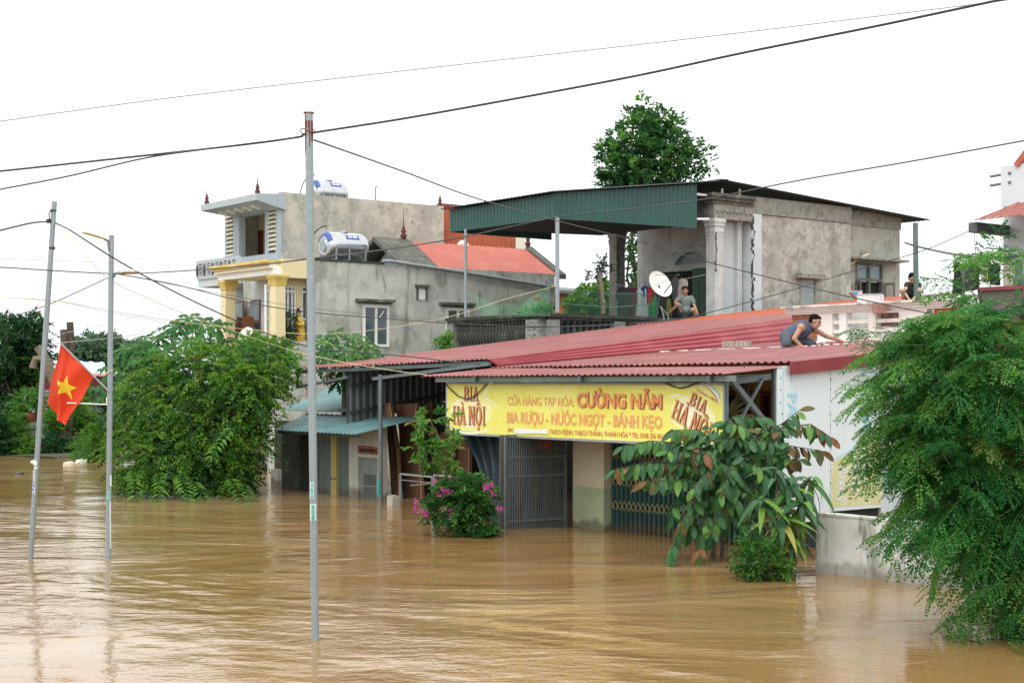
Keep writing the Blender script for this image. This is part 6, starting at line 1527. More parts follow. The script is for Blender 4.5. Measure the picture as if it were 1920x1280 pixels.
def sticker(par, b, t, r, px, py0, py1, wpx, s, mt, back=m_sticker):
    Y = b.y - r; k = Y / FOC
    p1, p0 = Wy(px, py0, Y), Wy(px, py1, Y); w = wpx * k
    mb = MB()
    n = 6
    x0 = p0.x
    for i in range(n):   # wrapped round the shaft
        xa_, xb_ = x0 + w * i / n, x0 + w * (i + 1) / n
        f = lambda x, z: (x, (b.y + (t.y - b.y) * z / t.z) - math.sqrt(max(1e-6, (r + .004) ** 2 - min((x - (b.x + (t.x - b.x) * z / t.z)) ** 2, (r + .003) ** 2))), z)
        mb.add([f(xa_, p0.z), f(xb_, p0.z), f(xb_, p1.z), f(xa_, p1.z)], [(0, 1, 2, 3)])
    st2 = mb.build('sticker', back, par, 'W')
    yc = f(x0 + w / 2, (p0.z + p1.z) / 2)[1]
    if s: wtext('lettering', s, mt, par, (x0 + w * .15, yc - .008, p1.z - (p1.z - p0.z) * .04), (0, 0, -1), (1, 0, 0), (p1.z - p0.z) * .92, w * .7, bold=.04, extrude=.002)
p3_, b3, t3 = pole(591, 1200, 579, 213, .040, .044, 'nearest grey steel pole with rust red top plate standing in the flood')
mb = MB(); mb.box(t3.x - .052, t3.x + .052, t3.y - .05, t3.y + .05, t3.z, t3.z + .012); mb.build('top_plate', m_rust, p3_, 'W')
mb = MB()
for i in range(16):
    an = R(-190 + 12 * i); L_ = (.42 if i < 5 else .12 if i < 9 else .24) + rnd.uniform(-.06, .06); a0_ = an; a1_ = R(-190 + 12 * (i + 1)); rr = .0452
    z0 = t3.z - (.02 if i < 5 else .08)
    mb.add([(t3.x + math.cos(a0_) * rr, t3.y + math.sin(a0_) * rr, z0), (t3.x + math.cos(a1_) * rr, t3.y + math.sin(a1_) * rr, z0), (t3.x + .004 + math.cos(a1_) * rr, t3.y + math.sin(a1_) * rr, z0 - L_ + rnd.uniform(-.02, .02)), (t3.x + .004 + math.cos(a0_) * rr, t3.y + math.sin(a0_) * rr, z0 - L_)], [(0, 1, 2, 3)])
mb.build('rust_patch', m_rust, p3_, 'W')
mb = MB(); c_ = Wy(577, 246, b3.y); mb.tube([c_ + Vector((math.cos(a) * .075, math.sin(a) * .06, .02 * math.sin(2 * a))) for a in np.linspace(0, 6.283, 20)], .006, 5); mb.build('wire_loop', m_rust, p3_, 'W')
sticker(p3_, b3, t3, .043, 580.8, 904, 935, 7.5, '091 082 0150', m_stgreen)
sticker(p3_, b3, t3, .042, 581.5, 944.5, 976, 11, '096 633 9960', m_stgreen)
p1_, b1_, t1_ = pole(57, 1047, 102, 378, .042, .040, 'leftmost leaning grey steel pole with white and blue stickers')
mb = MB()
for (px, py) in ((100, 395), (97.5, 465)): c_ = Wy(px, py, b1_.y); mb.lathe(c_, [(.044, -.02), (.050, -.01), (.050, .01), (.044, .02)], 14)
mb.build('band', m_dsteel, p1_, 'W')
mb = MB(); c_ = Wy(95, 415, b1_.y); mb.box(c_.x - .05, c_.x + .01, c_.y - .06, c_.y, c_.z - .03, c_.z + .03); mb.tube([c_ + Vector((0, -.05, 0)), Wy(92, 400, b1_.y - .1), Wy(97, 394, b1_.y - .05)], .01, 5); mb.build('cable_clamp', m_black, p1_, 'W')
mb = MB(); c_ = Wy(63, 866, b1_.y - .05); mb.ellipsoid(c_, (.05, .03, .03)); mb.ellipsoid(c_ + Vector((.03, -.01, -.03)), (.03, .025, .03)); mb.build('tape_knot', m_sticker, p1_, 'W')
sticker(p1_, b1_, t1_, .042, 64, 869, 879, 6, '', None); sticker(p1_, b1_, t1_, .042, 61, 881, 902, 5, '0982 356', m_cordw); sticker(p1_, b1_, t1_, .042, 60, 905, 927, 5.5, '097 62 10', m_stblue)
p2_, b2_, t2_ = pole(203, 1046, 209, 441, .041, .041, 'grey steel lamp pole that carries the red flag')
sticker(p2_, b2_, t2_, .042, 200.5, 921, 942, 5.2, '0911 628', m_stgreen, mat('sticker_pale_teal', (.35, .66, .60), .5)); sticker(p2_, b2_, t2_, .042, 206.2, 890, 911, 2, '', None); sticker(p2_, b2_, t2_, .042, 205.6, 940, 1028, 1.6, '', None)
for (pa, pb, pc, lab) in (((205, 470), (203, 452), (196, 448), 1), ((213, 520), (216, 513), (226, 511), 2)):
    mb = MB(); mb.tube([Wy(*pa, b2_.y - .03), Wy(*pb, b2_.y - .03), Wy(*pc, b2_.y - .03)], .022, 8); mb.build('lamp_bracket', m_steel2, p2_, 'W', smooth=True)
m_lamp = mat('rusty_lamp_housing', (.40, .25, .08), .6, [((.56, .40, .2), 12., .45, .65)])
def lamphead(pts, hw_):
    P_ = [Wy(a, b, b2_.y - .03) for a, b in pts]; mb = MB(); n = len(P_); vs = []
    wds = [.25, .8, 1, 1, .8, .35]
    for p_, w in zip(P_, wds):
        for k in range(8):
            a = 2 * math.pi * k / 8; vs.append(p_ + Vector((0, math.cos(a) * hw_ * w, math.sin(a) * .022 * w)))
    fs = [(i * 8 + k, i * 8 + (k + 1) % 8, (i + 1) * 8 + (k + 1) % 8, (i + 1) * 8 + k) for i in range(n - 1) for k in range(8)] + [tuple(range(7, -1, -1)), tuple((n - 1) * 8 + k for k in range(8))]
    mb.add(vs, fs); h_ = mb.build('lamp_head', m_lamp, p2_, 'W')
    mb = MB()
    for t_ in (.3, .5, .7): 
        c_ = P_[0].lerp(P_[-1], t_); mb.box(c_.x - .02, c_.x + .02, c_.y - .02, c_.y + .02, c_.z + .02, c_.z + .045)
    mb.build('lamp_fin', m_offw, h_, 'W')
lamphead([(152, 435.5), (160, 437), (172, 440), (184, 443.5), (195, 447), (202, 450)], .08)
lamphead([(263, 509.5), (255, 510), (244, 510.8), (234, 511.5), (226, 512.2), (220, 513)], .08)
mb = MB(); c_ = Wy(205, 697, b2_.y); mb.tube([c_ + Vector((math.cos(a) * .065 - .01, math.sin(a) * .06, .02 * math.sin(a + 1) + .05 * math.cos(a) * .3)) for a in np.linspace(0, 6.283, 22)], .007, 5); mb.build('yellow_tie', m_cord, p2_, 'W')
# flag on a raked staff
YF2 = b2_.y - .05
mb = MB(); s0_, s1_ = Wy(204, 733, YF2), Wy(114, 644, YF2 - .05)
fl = thing('flag', 'red flag with yellow star hanging slack from a raked staff on the lamp pole', 'flag', tuple(s0_), 'W')
mb.tube([s0_, s1_], .014, 8); mb.build('staff', m_steel, fl, 'W')
hoist0, hoist1 = Wy(176, 706, YF2), Wy(114, 645, YF2 - .05); fl0, fl1 = Wy(125, 798, YF2 - .10), Wy(88.5, 756, YF2 + .25)
def flagf(u, v):   # u along the hoist from the tip (0) to the pole (1), v towards the fly
    p = hoist1.lerp(hoist0, u).lerp(fl1.lerp(fl0, u), v)
    cre = math.exp(-((u - (.10 + .62 * v ** 1.2)) / .12) ** 2) * .20 * (v ** .5)
    sag = -.06 * math.sin(math.pi * u) * math.sin(math.pi * min(v, 1)) 
    return Vector((p.x + .012 * math.sin(v * 8 + u * 4) - .02 * math.sin(math.pi * v), p.y - cre + .05 * math.sin(u * 7 + v * 4), p.z + sag * .5 + .01 * math.sin(u * 9 + v * 6)))
NU, NV = 120, 170
def instar(u, v):
    x, y = (v - .46) * 1.5, (u - .52)      # star upright when the hoist is vertical
    a = math.atan2(y, x); r_ = math.hypot(x, y); a = (a + R(20)) % (2 * math.pi / 5); a = abs(a - math.pi / 5) if False else a
    k = a if a < math.pi / 5 else 2 * math.pi / 5 - a
    Ro, Ri = .30, .30 * .382
    # edge from the outer point (angle 0) to the inner point (angle 36 deg)
    x1, y1 = Ro, 0; x2, y2 = Ri * math.cos(math.pi / 5), Ri * math.sin(math.pi / 5)
    px_, py_ = r_ * math.cos(k), r_ * math.sin(k)
    return (x2 - x1) * (py_ - y1) - (y2 - y1) * (px_ - x1) > 0
mb = MB(); mb.grid(lambda u, v: tuple(flagf(u, v)), NU, NV)
mb.mi = [1 if instar((i + .5) / NU, (j + .5) / NV) else 0 for j in range(NV) for i in range(NU)]
mb.build('cloth', [m_flag, m_star], fl, 'W', smooth=True)
mb = MB(); mb.tube([Wy(125, 755, YF2), Wy(201, 758, YF2)], .010, 6); mb.tube([Wy(200, 744, YF2), Wy(200, 759, YF2)], .010, 6); mb.build('brace_rod', m_white, fl, 'W')

# ---------------------------------------------------------------- overhead wires
Ya, Yb, Yc = b1_.y, b2_.y, b3.y
WR = [([(-60, 236, 14), (300, 186, 14), (800, 128, 14), (1300, 72, 14), (1780, 14, 14), (2000, -14, 14)], .0075, m_cordw, 'thin pale wire highest across the sky'),
      ([(-80, 327, 17), (0, 321, 17), (260, 293, 16.5), (460, 271, 16), (560, 257, Yc), (582, 250, Yc), (760, 222, 15), (1000, 179, 14.5), (1200, 141, 14), (1400, 98, 13.5), (1640, 50, 13), (1885, -2, 12.5), (2000, -28, 12)], .012, m_cable, 'thick dark cable rising right from the nearest pole top'),
      ([(-60, 366, 17), (0, 355, 17), (130, 330, 16.8), (270, 297, 16.5), (400, 278, 16), (560, 258, Yc)], .009, m_cable, 'lower dark cable meeting the nearest pole from the left'),
      ([(590, 263, Yc), (650, 284, 17), (760, 323, 20), (900, 374, 24), (1060, 418, 28), (1180, 448, 30), (1320, 489, 32), (1450, 522, 31), (1600, 558, 29), (1720, 583, 28), (1800, 596, 27), (1930, 608, 26)], .012, m_cable, 'dark cable falling right from the nearest pole top past the terrace'),
      ([(-60, 446, 21), (0, 432, 21.5), (60, 418, 22), (94, 416, Ya), (108, 420, Ya), (135, 434, 22), (180, 463, 22), (215, 485, Yb - .3), (300, 533, 23.5), (400, 582, 26), (500, 625, 29), (590, 652, 31), (690, 662, 30.5), (765, 668, 30), (850, 678, 29.5), (900, 682, 29)], .013, m_cable, 'heavy black cable from the leftmost pole down to the red shop roof'),
      ([(-60, 500, 21), (0, 501, 21), (110, 508, 22), (213, 513, Yb), (270, 512, 22), (370, 506, 20), (480, 497, 18), (590, 484, 16.5), (700, 471, 18), (860, 446, 20), (1040, 408, 20), (1200, 390, 19), (1330, 372, 18), (1500, 338, 17), (1700, 304, 16), (1920, 264, 15), (2000, 250, 15)], .009, m_cable, 'dark twisted wire crossing the whole picture over the green canopy'),
      ([(217, 513, Yb), (330, 534, 24), (480, 570, 27), (600, 587, 29), (740, 598, 31), (850, 606, 32), (1000, 612, 33), (1150, 609, 34), (1310, 594, 35)], .010, m_cable, 'dark wire from the lamp pole along the front of the terrace'),
      ([(217, 512, Yb), (400, 548, 25), (600, 580, 29), (850, 603, 32)], .005, m_cable, 'thin companion wire just above the terrace wire'),
      ([(850, 616, 33), (1050, 612, 34), (1240, 603, 34), (1320, 588, 34), (1480, 545, 33), (1600, 508, 33), (1730, 470, 33), (1824, 430, 33.5)], .010, m_cable, 'dark wire climbing right past the old grey walls to the red awning'),
      ([(-20, 607, 26), (80, 575, 24.5), (150, 545, 23.5), (202, 521, Yb)], .008, m_cable, 'dark wire from the left edge to the lamp pole'),
      ([(106, 422, Ya), (140, 455, 22.3), (200, 520, Yb - .1), (280, 560, 24), (350, 590, 26), (430, 618, 28), (540, 655, 30), (640, 678, 30), (740, 695, 29.5), (830, 706, 29)], .006, m_cord, 'pale yellow cord slanting down to the shop awning'),
      ([(-20, 556, 24), (60, 560, 24), (120, 566, 24), (220, 585, 24.5), (330, 602, 26), (460, 617, 28), (590, 626, 29), (720, 616, 32), (850, 592, 36), (950, 560, 39), (1044, 536, 41)], .007, m_cord, 'long pale yellow cord to the terrace canopy post'),
      ([(-20, 561, 26), (100, 564, 26), (200, 585, 27), (310, 605, 29)], .006, m_cordw, 'grey wire under the yellow cord at the left'),
      ([(-20, 484, 30), (120, 489, 32), (240, 494, 36), (372, 499, 42)], .007, m_cordw, 'thin grey wire to the grey balcony'),
      ([(-20, 550, 24), (80, 538, 23.5), (202, 522, Yb)], .004, m_cordw, 'faint thin wire left of the lamp pole'),
      ([(90, 644, 40), (140, 640, 40), (250, 628, 42), (340, 604, 44), (420, 572, 46)], .009, m_cordw, 'grey wire from the far bank to the yellow porch'),
      ([(85, 632, 44), (230, 600, 46), (420, 555, 48)], .007, m_cordw, 'faint grey wire above it on the far bank'),
      ([(1826, 430, 33.5), (1828, 460, 33.5), (1831, 488, 33.5)], .007, m_cable, 'short black wire hanging from the red awning'),
      ([(1640, 690, 20), (1652, 640, 21), (1660, 620, 22)], .008, m_cordw, 'pale string hanging in front of the maroon flashing')]
for pts, r_, mt, lab in WR:
    P_ = [Wy(*p) for p in pts]
    wb_ = wtube(pts, r_, 6 if r_ > .006 else 4, 8)
    for i0, i1 in ((0, 1), (-1, -2)):      # wires run on beyond the picture
        if not 0 <= pts[i0][0] <= 1920: d_ = (P_[i0] - P_[i1]).normalized(); d_.z *= .5; wb_.tube([P_[i0] - d_ * .02, P_[i0] + d_ * 9, P_[i0] + d_ * 18 + Vector((0, 0, .8))], r_, 6)
    o = one(wb_, 'overhead_wire', lab, 'wire', mt, 'W', group='overhead wires', smooth=True)

# ---------------------------------------------------------------- vegetation
UP = np.array([0., 0., 1.])
def nrm(a): return a / np.maximum(np.linalg.norm(a, axis=-1, keepdims=True), 1e-9)
def leaf_arrays(P, D, N, L, Wd, fold=.18, curl=.15):
    """pointed folded leaves: 6 vertices, 4 triangles each"""
    D = nrm(D); S = nrm(np.cross(D, N)); N = nrm(np.cross(S, D)); n = len(P)
    L = np.broadcast_to(np.asarray(L, float).reshape(-1, 1), (n, 1)); Wd = np.broadcast_to(np.asarray(Wd, float).reshape(-1, 1), (n, 1))
    v0 = P; m = P + D * L * .5; tip = P + D * L - N * L * curl
    a = P + D * L * .42 + S * Wd * .5 + N * Wd * fold; b = P + D * L * .42 - S * Wd * .5 + N * Wd * fold
    V = np.stack([v0, a, tip, b], 1).reshape(-1, 3)
    i = np.arange(n)[:, None] * 4
    T = np.concatenate([i + [[0, 2, 1]], i + [[0, 3, 2]]], 1).reshape(-1, 3)
    return V, T
def sprays(P, D, nl, length, L, Wd, droop=.3, pair=True, jit=.25, spread=1.0, hang=.0):
    """twigs with leaflets in two rows; returns leaf arrays and twig polylines"""
    D = nrm(D); n = len(P)
    side = nrm(np.cross(D, UP + rng.normal(size=(n, 3)) * .25)); nn = nrm(np.cross(side, D))
    t = np.linspace(.12, 1.0, nl); PP, DD, NN = [], [], []
    length = np.broadcast_to(np.asarray(length, float).reshape(-1, 1), (n, 1))
    for k in range(nl):
        q = P + D * length * t[k] - UP * length * droop * t[k] ** 2
        for s_ in ((1, -1) if pair else ((1,) if k % 2 else (-1,))):
            d = D * (.45 + .5 * (k == nl - 1)) + side * s_ * spread * (1 - .4 * (k == nl - 1)) - UP * (droop * .8 * t[k] + hang) + rng.normal(size=(n, 3)) * jit
            PP.append(q); DD.append(d); NN.append(nn + rng.normal(size=(n, 3)) * jit)
    P2 = np.concatenate(PP); D2 = np.concatenate(DD); N2 = np.concatenate(NN)
    sc = rng.uniform(.7, 1.15, len(P2))
    V, T = leaf_arrays(P2, D2, N2, L * sc, Wd * sc)
    return V, T
def cat_(parts):
    Vs, Ts, o = [], [], 0
    for V, T in parts: Vs.append(V); Ts.append(T + o); o += len(V)
    return np.concatenate(Vs), np.concatenate(Ts)
def lobes_pts(lobes, n, shell=.55, flat=1.0):
    """n points spread through ellipsoid lobes (c, r), more near the surface, and outward directions"""
    vol = np.array([l[1][0] * l[1][1] * l[1][2] for l in lobes]) ** .75; vol /= vol.sum()
    idx = rng.choice(len(lobes), n, p=vol)
    C = np.array([l[0] for l in lobes])[idx]; Rr = np.array([l[1] for l in lobes])[idx]
    d = nrm(rng.normal(size=(n, 3))); rr = shell + (1 - shell) * rng.random((n, 1)) ** .6
    rr = np.where(rng.random((n, 1)) < .2, rng.random((n, 1)) * rr, rr)
    return C + d * Rr * rr, nrm(d / np.maximum(Rr, .05))
def WP(px, py, Y): return np.array(Wy(px, py, Y))
def plobes(spec):
    """lobe list from (px, py, Y, rx_px, ry_px, depth_m)"""
    return [(WP(px, py, Y), (rx * Y / FOC, dm, ry * Y / FOC)) for px, py, Y, rx, ry, dm in spec]
def leafmat(name, c, c2, tr=.3, isl=.35, sc=1.2): return mat(name, c, .5, [(c2, sc, .42, .62)], island=isl, trans=tr, spec=.22)
lm_bush = leafmat('mid_green_leaves', (.100, .265, .032), (.165, .33, .042), .52)
lm_bush_y = leafmat('yellowing_leaves', (.17, .23, .03), (.12, .21, .03), .4)
lm_dark = leafmat('dark_green_leaves', (.022, .078, .028), (.036, .11, .032), .25)
lm_jack = leafmat('glossy_green_leaves', (.046, .16, .046), (.09, .235, .052), .45)
lm_mor = leafmat('feathery_green_leaves', (.036, .185, .046), (.07, .255, .052), .55)
lm_mor_l = leafmat('light_feathery_leaves', (.115, .31, .055), (.15, .34, .065), .58)
lm_mor_y = leafmat('yellow_feathery_leaves', (.20, .21, .03), (.10, .16, .03), .35)
lm_pap = leafmat('papaya_leaves', (.030, .115, .026), (.055, .165, .032), .25, .3)
lm_pap_y = leafmat('old_papaya_leaves', (.28, .24, .05), (.2, .2, .05), .3, .2)
lm_far = leafmat('distant_leaves', (.10, .19, .10), (.13, .22, .11), .35)
lm_lime = leafmat('fresh_green_leaves', (.105, .28, .045), (.14, .32, .055), .5)
lm_bou = leafmat('small_green_leaves', (.042, .145, .028), (.07, .20, .034), .35)
lm_pink = mat('magenta_bracts', (.50, .075, .30), .6, island=.2, trans=.35)
m_stem = mat('green_stem', (.16, .24, .06), .6); m_stemp = mat('pale_green_petiole', (.36, .44, .16), .6)
def limbs(mb, base, tips, r0, r1=.02, sag=.0, seg=6):
    for t in tips:
        b, t = Vector(base), Vector(t); m1 = b.lerp(t, .4) + Vector((rnd.uniform(-.12, .12), rnd.uniform(-.12, .12), rnd.uniform(.0, .2))) * (t - b).length; mb.tube([b, b.lerp(m1, .5) + Vector((0, 0, .03)), m1, m1.lerp(t, .6), t], [r0, r0 * .85, r0 * .6, (r0 + r1) * .35, r1], seg)
def bushy(name, label, cat, base, lobes, n, L, Wd, mt, nl=7, length=.3, droop=.35, group=None, trunk_r=.08, extra=None, out=.6, branches=14, pair=True, shell=.55, hang=0., bark=None, spread=1.0, jit=.25):
    t = thing(name, label, cat, tuple(base), 'W', group)
    P, D = lobes_pts(lobes, n, shell)
    D = D * out + rng.normal(size=(n, 3)) * .45 + UP * .15
    fr = [1.0] if not extra else [1 - sum(e[1] for e in extra)] + [e[1] for e in extra]
    who = rng.choice(len(fr), n, p=fr)
    for k, mtk in enumerate([mt] + [e[0] for e in (extra or [])]):
        sel = who == k
        if sel.sum() == 0: continue
        V, T = sprays(P[sel], D[sel], nl, length * rng.uniform(.7, 1.2, sel.sum()), L, Wd, droop, pair=pair, hang=hang, spread=spread, jit=jit)
        V[:, 2] = np.maximum(V[:, 2], .01)
        arrmesh('foliage', V, T, mtk, t, 'stuff')
    if trunk_r:
        mb = MB(); b = Vector(base) - Vector((0, 0, .6)); c = Vector(base) + Vector((0, 0, .25 * max(l[1][2] for l in lobes)))
        mb.tube([b, b.lerp(c, .5) + Vector((.02, 0, 0)), c], [trunk_r * 1.2, trunk_r, trunk_r * .85], 8)
        o = mb.build('trunk', bark or m_bark, t, 'W', smooth=True)
        mb = MB(); idx = rng.choice(n, branches, replace=False); limbs(mb, c, [Vector(P[i]) for i in idx], trunk_r * .6, .008, seg=5); mb.build('branches', bark or m_bark, t, 'W', smooth=True, kind='stuff')
    return t
# the big bush standing in the flood at the left
Yg = Wz(350, 926, 0).y
bb = Wz(365, 918, 0)
bushy('leafy_bush', 'large dense green bush standing in the flood left of the lean-to store', 'bush', bb,
      plobes([(390, 770, Yg, 110, 85, 1.3), (300, 760, Yg, 75, 75, 1.1), (458, 735, Yg, 68, 62, 1.1), (260, 840, Yg - .3, 55, 60, .9), (340, 850, Yg - .5, 90, 62, 1.2), (440, 700, Yg + .3, 65, 45, .9), (492, 705, Yg, 40, 42, .8), (440, 830, Yg, 70, 40, 1.0), (300, 710, Yg + .4, 50, 40, .8), (290, 895, Yg - .7, 60, 22, .7), (400, 880, Yg - .3, 65, 36, .9), (390, 675, Yg + .3, 45, 30, .7), (440, 885, Yg - .2, 30, 34, .7), (430, 905, Yg - .4, 45, 20, .7), (350, 892, Yg + .2, 120, 34, .9), (380, 850, Yg + .3, 110, 50, .9)]),
      3500, .12, .054, lm_bush, 7, .42, .55, extra=[(lm_bush_y, .10), (lm_dark, .24)], out=.75, branches=24, hang=.25, trunk_r=.09)
# custard-leaf fronds low on the bush: larger pinnate leaves
pp_ = [(300, 885), (335, 888), (250, 880), (360, 900), (455, 905), (430, 895), (440, 800)]
V, T = sprays(np.array([WP(a, b, Yg - 1.5) for a, b in pp_]), np.array([(rnd.uniform(-.6, .6), -.6, -.25) for _ in pp_]), 9, .8, .26, .08, .45, jit=.10)
V[:, 2] = np.maximum(V[:, 2], .01)
pf = thing('pinnate_shrub', 'shrub with long comb like leaves growing through the large bush', 'bush', tuple(bb), 'W'); arrmesh('foliage', V, T, lm_lime, pf, 'stuff')
# papaya trees
def palmate(seed=0):
    r_ = random.Random(seed); vs, fs = [(0, 0, 0)], []
    for k in range(7):
        a = R(-150 + 50 * k); Lk_ = (.62 + .38 * math.cos(a * .55)); d = Vector((math.sin(a), math.cos(a), 0)); s_ = Vector((d.y, -d.x, 0))
        prof = [(.10, .05), (.36, .10), (.44, .24), (.56, .10), (.66, .22), (.78, .07), (.90, .10)]
        drop = lambda t_: -.30 * t_ * t_ + r_.uniform(-.015, .015)
        i0 = len(vs)
        mid = [d * t_ * Lk_ + Vector((0, 0, drop(t_) - .02)) for t_, w in prof]
        lf_ = [d * (t_ + (.07 if w > .15 else 0)) * Lk_ + s_ * w * Lk_ + Vector((0, 0, drop(t_) + .03 * (w > .08) - .12 * (w > .15))) for t_, w in prof]
        rt_ = [d * (t_ + (.07 if w > .15 else 0)) * Lk_ - s_ * w * Lk_ + Vector((0, 0, drop(t_) + .03 * (w > .08) - .12 * (w > .15))) for t_, w in prof]
        for m_, l_, q_ in zip(mid, lf_, rt_): vs += [tuple(m_), tuple(l_), tuple(q_)]
        vs.append(tuple(d * Lk_ + Vector((0, 0, -.36)))); tip = len(vs) - 1
        n_ = len(prof)
        fs += [(0, i0, i0 + 1), (0, i0 + 2, i0)]
        for j in range(n_ - 1):
            a_ = i0 + 3 * j; fs += [(a_, a_ + 3, a_ + 4, a_ + 1), (a_ + 2, a_ + 5, a_ + 3, a_)]
        a_ = i0 + 3 * (n_ - 1); fs += [(a_, tip, a_ + 1), (a_ + 2, tip, a_)]
    me = bpy.data.meshes.new('papaya_leaf'); me.from_pydata(vs, [], fs); me.update(); return me
pal = [palmate(k) for k in range(3)]
pal_g = [m.copy() for m in pal]; [m.materials.append(lm_pap) for m in pal_g]
pal_y = [m.copy() for m in pal]; [m.materials.append(lm_pap_y) for m in pal_y]
def papaya(label, base, crown, leaves, size, grp, rpet):
    t = thing('papaya_tree', label, 'tree', tuple(base), 'W', grp); cw = Vector(crown)
    mb = MB(); mb.tube([Vector(base) - Vector((0, 0, 1)), Vector(base).lerp(cw, .5) + Vector((.06, 0, 0)), cw], [.11, .09, .06], 8); mb.build('trunk', m_barkp, t, 'W', smooth=True)
    for i, (tipx, tipy, dy, k, yel) in enumerate(leaves):
        tp_ = Wy(tipx, tipy, cw.y + dy); up_ = cw.lerp(tp_, .6) + Vector((0, 0, .18 * (tp_ - cw).length))
        mb = MB(); mb.tube([cw, cw.lerp(up_, .5) + Vector((0, 0, .03)), up_, tp_], [.022, .017, .013, .010], 5); pt = mb.build('petiole', m_stemp, t, 'W', smooth=True)
        out_ = (tp_ - cw); out_.z *= .3; out_ = out_.normalized()
        nn = (Vector((0, 0, .8)) + Vector((0, -.75, 0)) + out_ * .25 + Vector((rnd.uniform(-.3, .3), rnd.uniform(-.2, .2), 0))).normalized()
        yv = (out_ - nn * out_.dot(nn)).normalized(); xv = yv.cross(nn)
        m = Matrix((xv, yv, nn)).transposed().to_4x4(); m.translation = tp_; m = m @ Matrix.Scale(size * k, 4)
        o = bpy.data.objects.new('leaf', (pal_y if yel else pal_g)[i % 3]); COL.objects.link(o); o.parent = t; o.matrix_local = MW[t.name].inverted() @ m
    mb = MB()
    for i in range(9): mb.ellipsoid(cw + Vector((rnd.uniform(-.12, .12), -.1 + rnd.uniform(-.05, .05), -.15 - .06 * i * .5)), (.05, .05, .075), 8, 6)
    mb.build('fruit', m_stemp, t, 'W', smooth=True, kind='stuff')
Yp = Yg + 1.6
lv = [(330, 612, 0, 1, 0), (355, 598, .3, 1, 0), (380, 605, -.3, 1, 0), (405, 612, .2, .9, 0), (300, 635, .3, 1, 0), (268, 640, 0, 1.1, 0), (250, 672, .2, 1, 0), (235, 655, .5, 1, 0), (285, 668, -.4, 1.1, 0), (310, 660, -.6, 1, 0), (345, 640, -.8, .9, 0), (375, 640, .8, 1, 0), (425, 640, .3, 1, 0), (445, 655, .2, .9, 0), (430, 672, -.3, .9, 0), (255, 705, .2, 1.1, 0), (225, 690, .4, 1.1, 0), (215, 725, .3, 1.1, 0), (240, 740, .2, 1, 0), (290, 705, -.5, 1, 0), (460, 640, .5, .8, 0), (320, 700, .4, 1, 0), (400, 690, .8, 1, 0), (350, 615, .6, 1, 0), (265, 760, .3, 1, 0), (222, 770, .3, 1, 0)]
papaya('tall papaya tree with broad lobed leaves above the large bush', Wy(385, 900, Yp), Wy(374, 672, Yp), lv, .62, 'papaya trees', 1)
Yq = 37.0
lv = [(605, 640, 0, 1, 0), (630, 628, .2, 1, 0), (660, 632, 0, .9, 0), (685, 645, .2, .9, 0), (700, 660, .1, .9, 0), (615, 665, -.2, 1, 0), (650, 655, -.3, 1, 0), (600, 685, .1, .9, 0), (640, 690, -.1, .9, 0), (690, 672, .3, .8, 0), (665, 672, 0, .9, 0), (614, 704, -.2, .55, 1), (632, 715, -.2, .7, 0), (618, 650, .3, 1, 0)]
papaya('smaller papaya tree against the stained grey house wall', Wy(640, 900, Yq), Wy(645, 676, Yq), lv, .52, 'papaya trees', .6)
# jackfruit-like tree behind the terrace house
YJ = 66.0
bushy('broadleaf_tree', 'tall glossy green tree rising behind the green canopied house', 'tree', Wy(1215, 712, YJ),
      plobes([(1215, 300, YJ, 90, 62, 1.8), (1165, 300, YJ, 45, 62, 1.4), (1205, 245, YJ, 38, 50, 1.0), (1250, 260, YJ, 36, 50, 1.0), (1295, 296, YJ, 46, 36, 1.0), (1230, 350, YJ, 70, 40, 1.6), (1150, 340, YJ, 30, 40, 1.0), (1205, 215, YJ, 20, 28, .6), (1245, 225, YJ, 14, 26, .5), (1185, 470, YJ, 22, 60, .8), (1190, 560, YJ, 26, 36, .9)]), 1250, .25, .13, lm_jack, 5, .36, .05, extra=[(lm_lime, .18), (lm_dark, .25)], out=.5, spread=.9, trunk_r=.14, branches=24, shell=.45)
YS2 = 60.0
bs = thing('brick_shed', 'small orange brown brick shed with grey roof edge between terrace and coral roof', 'shed', tuple(Wy(1062, 640, 64)), 'W')
p0, p1 = Wy(1030, 575, 64), Wy(1090, 549, 64); mb = MB(); mb.box(p0.x, p1.x, 64, 67, 0, p1.z); mb.build('wall', m_brick, bs, 'W')
mb = MB(); p0, p1 = Wy(1015, 541, 63.6), Wy(1094, 547, 63.6); mb.hexa([(p0.x, 63.6, p0.z - .12), (p1.x, 63.6, p1.z - .12), (p1.x, 68, p1.z + .3), (p0.x, 68, p0.z + .3)], [(p0.x, 63.6, p0.z), (p1.x, 63.6, p1.z), (p1.x, 68, p1.z + .42), (p0.x, 68, p0.z + .42)]); mb.build('roof', m_steel2, bs, 'W')
bushy('sapling', 'small dark leaved sapling top in front of the left loggia column', 'tree', Wy(1126, 590, 47), plobes([(1124, 495, 47, 16, 14, .3), (1118, 508, 47, 20, 12, .3), (1136, 504, 47, 14, 18, .3)]), 34, .15, .055, lm_dark, 5, .22, .1, trunk_r=.018, branches=6, spread=.8)
bushy('garden_tree', 'bright green garden tree beyond the terrace wire mesh', 'tree', Wy(1105, 640, 58), plobes([(1100, 568, 58, 30, 28, 1), (1132, 560, 58, 20, 36, 1), (1085, 580, 58, 24, 18, .8), (1150, 580, 58, 20, 24, .8)]), 330, .22, .10, lm_lime, 6, .35, .3, extra=[(lm_bush, .5)], branches=8)
bushy('potted_shrub', 'light green shrub top just above the terrace rail at the canopy post', 'plant', Wy(1005, 600, 44), plobes([(1000, 588, 44, 26, 8, .4), (1025, 585, 44, 14, 9, .4)]), 70, .15, .06, lm_lime, 6, .2, .2, trunk_r=.02, branches=5)
